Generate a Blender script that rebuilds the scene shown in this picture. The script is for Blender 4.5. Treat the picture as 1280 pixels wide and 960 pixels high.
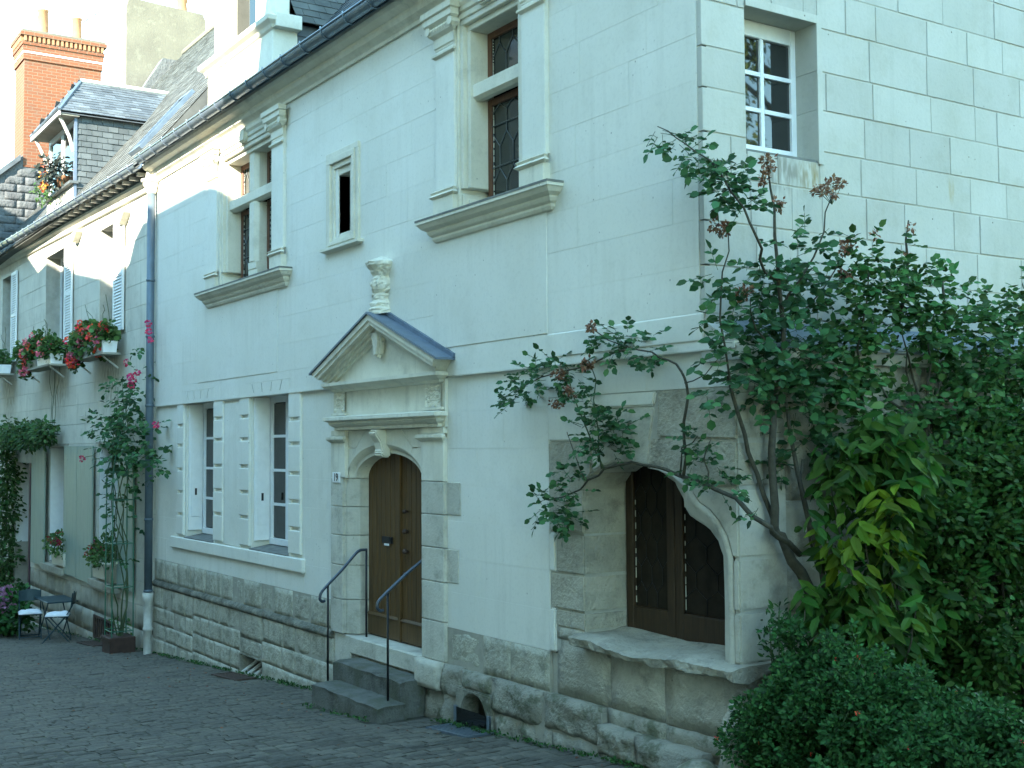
import bpy, bmesh, math, random
import numpy as np
from mathutils import Vector, Matrix, noise

random.seed(7)
for o in list(bpy.data.objects):
    bpy.data.objects.remove(o)
scene = bpy.context.scene
COL = scene.collection
PI = math.pi

# ------------------------------------------------------------------ camera
CAM = Vector((6.6, -6.0, 2.3))
RX = Vector((0.54630105, 0.83755972, -0.00699065))      # camera right
RY = Vector((0.04670168, -0.02212603, 0.9986638))       # camera up
RZ = Vector((-0.8362859, 0.54589756, 0.05120292))       # camera forward
cd = bpy.data.cameras.new('camera')
cd.sensor_width = 36.0
cd.lens = 36.0 * 1540.0 / 1280.0
cd.clip_start = 0.05
cd.clip_end = 3000
cam = bpy.data.objects.new('camera', cd)
cam.matrix_world = Matrix(((RX.x, RY.x, -RZ.x, CAM.x), (RX.y, RY.y, -RZ.y, CAM.y), (RX.z, RY.z, -RZ.z, CAM.z), (0, 0, 0, 1)))
COL.objects.link(cam)
scene.camera = cam

# ------------------------------------------------------------------ sky, sun, exposure
SUN_AZ = math.radians(27.0)      # from -Y towards +X
SUN_EL = math.radians(26.0)
sdir = Vector((math.sin(SUN_AZ) * math.cos(SUN_EL), -math.cos(SUN_AZ) * math.cos(SUN_EL), math.sin(SUN_EL)))
world = bpy.data.worlds.new('World')
scene.world = world
world.use_nodes = True
wn = world.node_tree
wn.nodes.clear()
sky = wn.nodes.new('ShaderNodeTexSky')
sky.sky_type = 'NISHITA'
sky.sun_disc = False
sky.sun_elevation = SUN_EL
sky.sun_rotation = math.atan2(sdir.x, sdir.y)
sky.air_density = 1.0
sky.dust_density = 0.0
sky.ozone_density = 0.8
bg = wn.nodes.new('ShaderNodeBackground')
bg.inputs['Strength'].default_value = 0.15
wo = wn.nodes.new('ShaderNodeOutputWorld')
tint = wn.nodes.new('ShaderNodeMix')          # the whole sky leans to cyan, as in the photograph
tint.data_type = 'RGBA'
tint.blend_type = 'MULTIPLY'
tint.inputs[0].default_value = 1.0
tint.inputs[7].default_value = (0.87, 1.06, 0.90, 1)
wn.links.new(sky.outputs[0], tint.inputs[6])
wn.links.new(tint.outputs[2], bg.inputs['Color'])
wn.links.new(bg.outputs[0], wo.inputs['Surface'])
sl = bpy.data.lights.new('sun', 'SUN')
sl.energy = 2.8
sl.angle = math.radians(0.5)
sl.color = (1.0, 0.93, 0.80)
sun = bpy.data.objects.new('sun', sl)
sun.rotation_euler = sdir.to_track_quat('Z', 'Y').to_euler()
sun.location = (0, -20, 30)
COL.objects.link(sun)
vs = scene.view_settings
vs.view_transform = 'Standard'
vs.look = 'None'
vs.gamma = 1.0
vs.exposure = 3.25
try:
    vs.use_curve_mapping = False
except Exception:
    pass


def zg(x):
    return -0.05 + 0.066 * x


# ------------------------------------------------------------------ materials
def base_mat(name):
    m = bpy.data.materials.new(name)
    m.use_nodes = True
    nt = m.node_tree
    nt.nodes.clear()
    out = nt.nodes.new('ShaderNodeOutputMaterial')
    p = nt.nodes.new('ShaderNodeBsdfPrincipled')
    nt.links.new(p.outputs[0], out.inputs['Surface'])
    return m, nt, p, out


def nd(nt, typ, **kw):
    n = nt.nodes.new(typ)
    for k, v in kw.items():
        if k in n.inputs.keys():
            n.inputs[k].default_value = v
        else:
            setattr(n, k, v)
    return n


def mixc(nt, a, b, fac, mode='MIX'):
    n = nt.nodes.new('ShaderNodeMix')
    n.data_type = 'RGBA'
    n.blend_type = mode
    for sock, val in ((n.inputs[0], fac), (n.inputs[6], a), (n.inputs[7], b)):
        if isinstance(val, bpy.types.NodeSocket):
            nt.links.new(val, sock)
        elif isinstance(val, (int, float)):
            sock.default_value = val
        else:
            sock.default_value = (val[0], val[1], val[2], 1)
    return n.outputs[2]


def ramp(nt, src, lo, hi):
    n = nt.nodes.new('ShaderNodeMapRange')
    n.inputs[1].default_value = lo
    n.inputs[2].default_value = hi
    n.clamp = True
    nt.links.new(src, n.inputs[0])
    return n.outputs[0]


def mult(nt, a, b):
    n = nt.nodes.new('ShaderNodeMath')
    n.operation = 'MULTIPLY'
    for i, v in enumerate((a, b)):
        if isinstance(v, bpy.types.NodeSocket):
            nt.links.new(v, n.inputs[i])
        else:
            n.inputs[i].default_value = v
    return n.outputs[0]


def nz(nt, vec, scale, detail=4, rough=0.55, stretch=None):
    if stretch:
        mp = nt.nodes.new('ShaderNodeMapping')
        mp.inputs['Scale'].default_value = stretch
        nt.links.new(vec, mp.inputs[0])
        vec = mp.outputs[0]
    n = nt.nodes.new('ShaderNodeTexNoise')
    n.inputs['Scale'].default_value = scale
    n.inputs['Detail'].default_value = detail
    n.inputs['Roughness'].default_value = rough
    nt.links.new(vec, n.inputs['Vector'])
    return n.outputs[0]


def stone(name, c1, c2, big=1.5, fine=40, bump=0.3, dist=0.01, rnd=0.1, dark=None, darkamt=0.0, darkscale=6,
          streak=0.0, rough=0.9, pits=0.0, streakcol=(0.2, 0.19, 0.15), moss=None, spots=()):
    m, nt, p, out = base_mat(name)
    pos = nt.nodes.new('ShaderNodeNewGeometry').outputs['Position']
    a = nz(nt, pos, big, 3, 0.6)
    col = mixc(nt, c1, c2, ramp(nt, a, 0.35, 0.65))
    b = nz(nt, pos, fine, 2, 0.7)
    col = mixc(nt, col, (0.45, 0.45, 0.45), mult(nt, ramp(nt, b, 0.5, 0.8), 0.16), 'MULTIPLY')
    if dark:
        d = nz(nt, pos, darkscale, 5, 0.72)
        col = mixc(nt, col, dark, mult(nt, ramp(nt, d, 0.52, 0.68), darkamt))
    if streak:
        s = nz(nt, pos, 3.0, 3, 0.6, (3.2, 3.2, 0.25))
        s2 = nz(nt, pos, 0.9, 1, 0.5)
        col = mixc(nt, col, streakcol, mult(nt, mult(nt, ramp(nt, s, 0.5, 0.75), ramp(nt, s2, 0.42, 0.6)), streak))
    if moss:
        ms = nz(nt, pos, 4.0, 4, 0.7)
        col = mixc(nt, col, moss[0], mult(nt, ramp(nt, ms, 0.5, 0.62), moss[1]))
    nn = nz(nt, pos, 7, 2, 0.65, (2.5, 2.5, 0.6)) if spots else None
    for (sx, sy, sz, rx_, ry_, rz_, sc, amt) in spots:      # single stains with a place and shape of their own
        mp = nt.nodes.new('ShaderNodeVectorMath')
        mp.operation = 'SUBTRACT'
        mp.inputs[1].default_value = (sx, sy, sz)
        nt.links.new(pos, mp.inputs[0])
        dv = nt.nodes.new('ShaderNodeVectorMath')
        dv.operation = 'DIVIDE'
        dv.inputs[1].default_value = (rx_, ry_, rz_)
        nt.links.new(mp.outputs[0], dv.inputs[0])
        ln = nt.nodes.new('ShaderNodeVectorMath')
        ln.operation = 'LENGTH'
        nt.links.new(dv.outputs[0], ln.inputs[0])
        col = mixc(nt, col, sc, mult(nt, mult(nt, ramp(nt, ln.outputs['Value'], 1.0, 0.35), ramp(nt, nn, 0.38, 0.62)), amt))
    if pits:
        v = nt.nodes.new('ShaderNodeTexVoronoi')
        v.inputs['Scale'].default_value = 9
        v.inputs['Randomness'].default_value = 1
        nt.links.new(pos, v.inputs['Vector'])
        n2 = nz(nt, pos, 2.2, 2, 0.5)
        col = mixc(nt, col, (0.12, 0.11, 0.09), mult(nt, mult(nt, ramp(nt, v.outputs[0], 0.085, 0.05), ramp(nt, n2, 0.5, 0.6)), pits))
    if rnd:
        oi = nt.nodes.new('ShaderNodeObjectInfo')
        h = nt.nodes.new('ShaderNodeHueSaturation')
        mr = nt.nodes.new('ShaderNodeMapRange')
        mr.inputs[3].default_value = 1 - rnd
        mr.inputs[4].default_value = 1 + rnd * 0.6
        nt.links.new(oi.outputs['Random'], mr.inputs[0])
        nt.links.new(mr.outputs[0], h.inputs['Value'])
        nt.links.new(col, h.inputs['Color'])
        col = h.outputs[0]
    nt.links.new(col, p.inputs['Base Color'])
    p.inputs['Roughness'].default_value = rough
    p.inputs['Specular IOR Level'].default_value = 0.25
    if bump:
        bm = nt.nodes.new('ShaderNodeBump')
        bm.inputs['Strength'].default_value = bump
        bm.inputs['Distance'].default_value = dist
        add = nt.nodes.new('ShaderNodeMath')
        add.operation = 'ADD'
        nt.links.new(b, add.inputs[0])
        nt.links.new(nz(nt, pos, fine * 0.2, 3, 0.65), add.inputs[1])
        nt.links.new(add.outputs[0], bm.inputs['Height'])
        nt.links.new(bm.outputs[0], p.inputs['Normal'])
    return m


def plain(name, c, rough=0.6, metal=0.0, var=0.12, scale=12, bump=0.0, spec=0.4, coat=0.0, stretch=None, island=0.0):
    m, nt, p, out = base_mat(name)
    pos = nt.nodes.new('ShaderNodeNewGeometry')
    n = nz(nt, pos.outputs['Position'], scale, 5, 0.6, stretch)
    col = mixc(nt, [q * (1 - var) for q in c], [min(1, q * (1 + var)) for q in c], ramp(nt, n, 0.3, 0.7))
    if island:
        h = nt.nodes.new('ShaderNodeHueSaturation')
        mr = nt.nodes.new('ShaderNodeMapRange')
        mr.inputs[3].default_value = 1 - island
        mr.inputs[4].default_value = 1 + island
        nt.links.new(pos.outputs['Random Per Island'], mr.inputs[0])
        nt.links.new(mr.outputs[0], h.inputs['Value'])
        nt.links.new(col, h.inputs['Color'])
        col = h.outputs[0]
    nt.links.new(col, p.inputs['Base Color'])
    p.inputs['Roughness'].default_value = rough
    p.inputs['Metallic'].default_value = metal
    p.inputs['Specular IOR Level'].default_value = spec
    if bump:
        bm = nt.nodes.new('ShaderNodeBump')
        bm.inputs['Strength'].default_value = bump
        bm.inputs['Distance'].default_value = 0.01
        nt.links.new(n, bm.inputs['Height'])
        nt.links.new(bm.outputs[0], p.inputs['Normal'])
    return m


def leafmat(name, c, var=0.45, trans=0.25, hue=0.03, rough=0.55, objrand=False):
    m, nt, p, out = base_mat(name)
    if objrand:
        rnd = nt.nodes.new('ShaderNodeObjectInfo').outputs['Random']
    else:
        rnd = nt.nodes.new('ShaderNodeNewGeometry').outputs['Random Per Island']
    h = nt.nodes.new('ShaderNodeHueSaturation')
    h.inputs['Color'].default_value = (c[0], c[1], c[2], 1)
    a = nt.nodes.new('ShaderNodeMapRange')
    a.inputs[3].default_value = 1 - var
    a.inputs[4].default_value = 1 + var
    nt.links.new(rnd, a.inputs[0])
    nt.links.new(a.outputs[0], h.inputs['Value'])
    w = nt.nodes.new('ShaderNodeMath')
    w.operation = 'MULTIPLY_ADD'
    w.inputs[1].default_value = 7.31
    w.inputs[2].default_value = 0.0
    nt.links.new(rnd, w.inputs[0])
    fr = nt.nodes.new('ShaderNodeMath')
    fr.operation = 'FRACT'
    nt.links.new(w.outputs[0], fr.inputs[0])
    a2 = nt.nodes.new('ShaderNodeMapRange')
    a2.inputs[3].default_value = 0.5 - hue
    a2.inputs[4].default_value = 0.5 + hue
    nt.links.new(fr.outputs[0], a2.inputs[0])
    nt.links.new(a2.outputs[0], h.inputs['Hue'])
    nt.links.new(h.outputs[0], p.inputs['Base Color'])
    p.inputs['Roughness'].default_value = rough
    p.inputs['Specular IOR Level'].default_value = 0.15
    t = nt.nodes.new('ShaderNodeBsdfTranslucent')
    nt.links.new(h.outputs[0], t.inputs['Color'])
    mx = nt.nodes.new('ShaderNodeMixShader')
    mx.inputs[0].default_value = trans
    nt.links.new(p.outputs[0], mx.inputs[1])
    nt.links.new(t.outputs[0], mx.inputs[2])
    nt.links.new(mx.outputs[0], out.inputs['Surface'])
    return m


def brickmat(name):
    m, nt, p, out = base_mat(name)
    g = nt.nodes.new('ShaderNodeNewGeometry').outputs['Position']
    mp = nt.nodes.new('ShaderNodeSeparateXYZ')
    nt.links.new(g, mp.inputs[0])
    ad = nt.nodes.new('ShaderNodeMath')
    ad.operation = 'ADD'
    nt.links.new(mp.outputs[0], ad.inputs[0])
    nt.links.new(mp.outputs[1], ad.inputs[1])
    cb = nt.nodes.new('ShaderNodeCombineXYZ')
    nt.links.new(ad.outputs[0], cb.inputs[0])
    nt.links.new(mp.outputs[2], cb.inputs[1])
    b = nt.nodes.new('ShaderNodeTexBrick')
    b.inputs['Color1'].default_value = (0.20, 0.066, 0.026, 1)
    b.inputs['Color2'].default_value = (0.16, 0.057, 0.026, 1)
    b.inputs['Mortar'].default_value = (0.18, 0.115, 0.07, 1)
    b.inputs['Scale'].default_value = 1.0
    b.inputs['Mortar Size'].default_value = 0.009
    b.inputs['Brick Width'].default_value = 0.24
    b.inputs['Row Height'].default_value = 0.085
    nt.links.new(cb.outputs[0], b.inputs['Vector'])
    n = nz(nt, g, 3, 5, 0.6)
    col = mixc(nt, b.outputs[0], (0.13, 0.085, 0.06), mult(nt, ramp(nt, n, 0.5, 0.75), 0.5))
    nt.links.new(col, p.inputs['Base Color'])
    p.inputs['Roughness'].default_value = 0.9
    bm = nt.nodes.new('ShaderNodeBump')
    bm.inputs['Strength'].default_value = 0.5
    bm.inputs['Distance'].default_value = 0.01
    bm.invert = True
    nt.links.new(b.outputs['Fac'], bm.inputs['Height'])
    nt.links.new(bm.outputs[0], p.inputs['Normal'])
    return m


M = {}
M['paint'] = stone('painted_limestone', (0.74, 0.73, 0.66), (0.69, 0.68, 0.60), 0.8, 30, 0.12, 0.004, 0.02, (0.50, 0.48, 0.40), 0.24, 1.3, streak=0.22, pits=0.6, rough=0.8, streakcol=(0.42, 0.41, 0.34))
M['trim'] = stone('carved_limestone', (0.72, 0.69, 0.58), (0.64, 0.61, 0.50), 2.0, 35, 0.2, 0.005, 0.04, (0.40, 0.38, 0.31), 0.4, 3.0, streak=0.3, pits=0.5)
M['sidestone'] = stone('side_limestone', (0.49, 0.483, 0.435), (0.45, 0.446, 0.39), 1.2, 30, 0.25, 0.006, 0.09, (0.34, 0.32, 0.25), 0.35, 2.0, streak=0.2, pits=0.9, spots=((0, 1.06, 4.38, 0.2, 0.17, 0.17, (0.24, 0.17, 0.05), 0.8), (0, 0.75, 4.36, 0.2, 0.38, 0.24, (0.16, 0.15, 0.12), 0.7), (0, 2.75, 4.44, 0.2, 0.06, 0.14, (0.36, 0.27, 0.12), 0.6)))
M['mortar'] = stone('lime_mortar', (0.47, 0.46, 0.40), (0.38, 0.37, 0.32), 6, 60, 0.3, 0.006, 0)
M['plinthmortar'] = stone('plinth_mortar', (0.38, 0.362, 0.295), (0.30, 0.285, 0.235), 6, 60, 0.3, 0.006, 0)
M['paintjoint'] = stone('painted_joint', (0.70, 0.69, 0.62), (0.66, 0.65, 0.57), 3, 40, 0.2, 0.004, 0)
M['plinth'] = stone('plinth_limestone', (0.46, 0.44, 0.355), (0.38, 0.365, 0.29), 3.0, 22, 0.9, 0.02, 0.13, (0.17, 0.165, 0.135), 0.55, 6, streak=0.4, streakcol=(0.15, 0.15, 0.12), moss=((0.11, 0.12, 0.07), 0.35))
M['lichen'] = stone('lichened_ledge_stone', (0.24, 0.23, 0.185), (0.11, 0.112, 0.09), 6, 24, 0.9, 0.02, 0.2, (0.045, 0.048, 0.038), 0.8, 5)
M['rough'] = stone('weathered_plinth_stone', (0.33, 0.315, 0.255), (0.23, 0.22, 0.178), 3, 22, 0.9, 0.02, 0.2, (0.10, 0.10, 0.085), 0.75, 4, moss=((0.085, 0.10, 0.05), 0.6))
M['surround'] = stone('old_surround_stone', (0.47, 0.44, 0.355), (0.36, 0.34, 0.27), 3.5, 26, 0.9, 0.02, 0.14, (0.17, 0.165, 0.14), 0.6, 4.5, streak=0.4, pits=0.9)
M['jamb'] = stone('door_jamb_stone', (0.55, 0.53, 0.45), (0.47, 0.45, 0.375), 2.5, 30, 0.6, 0.012, 0.1, (0.24, 0.225, 0.185), 0.5, 5, streak=0.3, pits=0.8)
M['step'] = stone('blue_step_stone', (0.145, 0.148, 0.132), (0.095, 0.098, 0.085), 4, 40, 0.8, 0.015, 0.1, (0.055, 0.058, 0.048), 0.7, 5, streak=0.6, streakcol=(0.07, 0.065, 0.05), moss=((0.09, 0.10, 0.06), 0.5))
M['sett'] = stone('street_setts', (0.118, 0.110, 0.090), (0.078, 0.076, 0.064), 1.3, 24, 0.9, 0.015, 0.35, (0.046, 0.048, 0.041), 0.6, 5, moss=((0.13, 0.118, 0.093), 0.5), rough=0.8)
M['settfar'] = stone('street_setts_joined', (0.118, 0.110, 0.090), (0.078, 0.076, 0.064), 1.3, 24, 0.9, 0.015, 0.0, (0.046, 0.048, 0.041), 0.6, 5, moss=((0.13, 0.118, 0.093), 0.5), rough=0.8)
M['sand'] = stone('joint_sand', (0.070, 0.066, 0.050), (0.046, 0.046, 0.034), 3, 60, 0.6, 0.01, 0, moss=((0.06, 0.075, 0.035), 0.6))
M['nwall'] = stone('neighbour_limestone', (0.64, 0.62, 0.53), (0.55, 0.53, 0.45), 1.0, 26, 0.25, 0.006, 0.06, (0.36, 0.34, 0.28), 0.45, 2.2, streak=0.5, streakcol=(0.30, 0.28, 0.22), pits=0.5, spots=((-19.6, 0, 3.5, 1.0, 0.5, 0.75, (0.19, 0.17, 0.125), 0.75), (-15.7, 0, 3.5, 0.9, 0.5, 0.8, (0.19, 0.17, 0.125), 0.8), (-24.4, 0, 3.6, 0.9, 0.5, 0.8, (0.2, 0.18, 0.13), 0.7)))
M['nbase'] = stone('neighbour_base_stone', (0.40, 0.38, 0.31), (0.31, 0.295, 0.24), 2.0, 26, 0.5, 0.01, 0.12, (0.18, 0.175, 0.15), 0.55, 3, streak=0.4)
M['stucco'] = stone('grey_stucco', (0.15, 0.138, 0.108), (0.12, 0.11, 0.088), 1.5, 20, 0.5, 0.015, 0, (0.22, 0.21, 0.16), 0.5, 3)
M['gable'] = stone('gable_rubble', (0.13, 0.135, 0.13), (0.085, 0.09, 0.092), 2.5, 14, 0.9, 0.03, 0.1, (0.09, 0.09, 0.09), 0.6, 3)
M['slate'] = plain('roof_slate', (0.085, 0.098, 0.105), 0.55, 0, 0.25, 3, 0.2, 0.4, island=0.3)
M['oldslate'] = plain('weathered_roof_slate', (0.085, 0.090, 0.082), 0.85, 0, 0.3, 2.5, 0.3, 0.3, island=0.3)
M['slateobj'] = stone('cheek_slate', (0.10, 0.115, 0.115), (0.075, 0.088, 0.09), 4, 30, 0.3, 0.006, 0.25, rough=0.55)
M['zinc'] = plain('grey_zinc', (0.22, 0.27, 0.32), 0.42, 0.7, 0.15, 6, 0.05)
M['lead'] = plain('blue_lead', (0.14, 0.18, 0.235), 0.5, 0.3, 0.15, 8, 0.05)
M['pipe'] = plain('grey_blue_pipe', (0.11, 0.15, 0.185), 0.5, 0.2, 0.12, 6)
M['castpipe'] = plain('painted_cast_pipe', (0.48, 0.47, 0.42), 0.6, 0, 0.15, 10, 0.1)
M['brick'] = brickmat('red_brick')
M['brickplain'] = plain('brick_dentil', (0.40, 0.15, 0.07), 0.9, 0, 0.2, 20)
M['terracotta'] = plain('terracotta', (0.33, 0.16, 0.08), 0.85, 0, 0.15, 8)
M['white'] = plain('white_paint', (0.78, 0.79, 0.78), 0.5, 0, 0.05, 10, 0.03)
M['cream'] = plain('cream_plastic', (0.62, 0.60, 0.50), 0.5, 0, 0.06, 10)
M['grime'] = plain('dirty_sill', (0.16, 0.165, 0.15), 0.85, 0, 0.3, 8, 0.2)
M['oak'] = plain('dark_oak', (0.098, 0.052, 0.016), 0.5, 0, 0.45, 5, 0.25, 0.4, stretch=(9, 9, 0.5))
M['darkwood'] = plain('dark_window_wood', (0.045, 0.025, 0.011), 0.5, 0, 0.35, 6, 0.15, stretch=(8, 8, 0.6))
M['brownwood'] = plain('brown_window_wood', (0.13, 0.055, 0.028), 0.5, 0, 0.3, 6, 0.1, stretch=(8, 8, 0.6))
M['glass'] = plain('window_glass', (0.008, 0.010, 0.010), 0.04, 0, 0.1, 1.5, 0.03, 0.3)
M['mirrorglass'] = plain('clear_side_glass', (0.012, 0.016, 0.016), 0.02, 0, 0.1, 2, 0.0, 1.0)
M['oldglass'] = plain('old_leaded_glass', (0.018, 0.024, 0.022), 0.08, 0, 0.4, 7, 0.06, 0.5)
M['shopglass'] = plain('dusty_shop_glass', (0.024, 0.018, 0.012), 0.35, 0, 0.4, 7, 0.02, 0.12)
M['came'] = plain('lead_came', (0.13, 0.14, 0.14), 0.5, 0.4, 0.1, 10)
M['iron'] = plain('black_iron', (0.014, 0.015, 0.017), 0.4, 0.2, 0.2, 20)
M['railiron'] = plain('blue_grey_handrail', (0.05, 0.065, 0.085), 0.35, 0.3, 0.2, 20)
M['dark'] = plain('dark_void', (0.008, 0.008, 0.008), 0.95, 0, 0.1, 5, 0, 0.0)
M['sage'] = plain('sage_shutter_paint', (0.25, 0.315, 0.265), 0.6, 0, 0.10, 5, 0.05, stretch=(5, 5, 0.5))
M['louvre'] = plain('white_louvre_paint', (0.76, 0.77, 0.76), 0.55, 0, 0.05, 10)
M['plum'] = plain('plum_door_paint', (0.055, 0.018, 0.035), 0.5, 0, 0.2, 6)
M['trellis'] = plain('green_trellis_metal', (0.045, 0.15, 0.10), 0.5, 0.1, 0.15, 12)
M['chairmetal'] = plain('dark_teal_chair_metal', (0.018, 0.045, 0.055), 0.45, 0.2, 0.15, 12)
M['cushion'] = plain('white_cushion', (0.74, 0.74, 0.76), 0.9, 0, 0.06, 14, 0.1)
M['planter'] = plain('rusty_planter', (0.055, 0.03, 0.022), 0.8, 0, 0.3, 9, 0.2)
M['rust'] = plain('rusty_grate', (0.07, 0.045, 0.035), 0.8, 0.2, 0.3, 14, 0.2)
M['platewhite'] = plain('number_plate_enamel', (0.75, 0.76, 0.76), 0.3, 0, 0.03, 10)
M['black'] = plain('black_paint', (0.012, 0.012, 0.014), 0.4, 0, 0.1, 10)
M['bark'] = plain('rose_cane_bark', (0.060, 0.055, 0.038), 0.9, 0, 0.35, 25, 0.4)
M['greenstem'] = plain('green_stem', (0.055, 0.085, 0.035), 0.7, 0, 0.3, 25)
M['trunk'] = plain('tree_bark', (0.11, 0.085, 0.06), 0.95, 0, 0.35, 6, 0.5)
M['roseleaf'] = leafmat('rose_leaf', (0.0390, 0.1144, 0.0398), 0.6, 0.25)
M['roseleafobj'] = leafmat('rose_leaf_single', (0.0403, 0.1170, 0.0398), 0.6, 0.25, objrand=True)
M['wallleaf'] = leafmat('wall_rose_leaf', (0.0468, 0.1196, 0.0309), 0.6, 0.2)
M['laurel'] = leafmat('laurel_leaf', (0.0351, 0.0891, 0.0138), 0.6, 0.3, 0.03)
M['laurelobj'] = leafmat('laurel_leaf_single', (0.0405, 0.0999, 0.0138), 0.6, 0.3, 0.03, objrand=True)
M['younglaurel'] = leafmat('young_laurel_leaf', (0.0978, 0.1667, 0.0117), 0.45, 0.3, 0.02, objrand=True)
M['shrubleaf'] = leafmat('dark_shrub_leaf', (0.0338, 0.0858, 0.0155), 0.55, 0.2, 0.03)
M['lowleaf'] = leafmat('low_bush_leaf', (0.0300, 0.0925, 0.0234), 0.65, 0.2, 0.02)
M['vineleaf'] = leafmat('vine_leaf', (0.0525, 0.1100, 0.0340), 0.5, 0.25)
M['potleaf'] = leafmat('geranium_leaf', (0.0720, 0.1440, 0.0408), 0.5, 0.25)
M['darkleaf'] = leafmat('dark_pot_leaf', (0.025, 0.035, 0.03), 0.5, 0.1)
M['treeleaf'] = leafmat('tree_leaf', (0.17, 0.20, 0.03), 0.5, 0.35, 0.03)
M['dryrose'] = leafmat('dried_rose', (0.20, 0.10, 0.06), 0.45, 0.15, 0.02)
M['pinkrose'] = leafmat('pink_rose', (0.60, 0.055, 0.16), 0.3, 0.2, 0.02)
M['redbloom'] = leafmat('red_geranium', (0.80, 0.045, 0.045), 0.3, 0.2, 0.02)
M['pinkbloom'] = leafmat('pink_geranium', (0.78, 0.20, 0.28), 0.3, 0.2, 0.03)
M['darkbloom'] = leafmat('crimson_bloom', (0.27, 0.015, 0.035), 0.3, 0.2, 0.02)
M['hydbloom'] = leafmat('mauve_hydrangea', (0.40, 0.20, 0.33), 0.3, 0.2, 0.03)
M['yellowbloom'] = leafmat('orange_berry', (0.5, 0.16, 0.05), 0.4, 0.2, 0.05)
M['facing'] = stone('facing_render', (0.34, 0.32, 0.27), (0.28, 0.26, 0.22), 0.8, 10, 0.3, 0.01, 0)


# ------------------------------------------------------------------ mesh helpers
def link(name, me, mat=None, parent=None, smooth=False):
    o = bpy.data.objects.new(name, me)
    COL.objects.link(o)
    if mat is not None and not me.materials:
        me.materials.append(M[mat] if isinstance(mat, str) else mat)
    if parent is not None:
        o.parent = parent
        o.matrix_parent_inverse = parent.matrix_world.inverted()
    if smooth:
        me.polygons.foreach_set('use_smooth', [True] * len(me.polygons))
    return o


def tag(o, label=None, cat=None, group=None, kind=None):
    if label:
        o['label'] = label
    if cat:
        o['category'] = cat
    if group:
        o['group'] = group
    if kind:
        o['kind'] = kind
    return o


def empty(name, loc, label, cat, group=None):
    o = bpy.data.objects.new(name, None)
    o.location = loc
    o.empty_display_size = 0.1
    COL.objects.link(o)
    o.matrix_world = Matrix.Translation(loc)
    return tag(o, label, cat, group)


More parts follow.
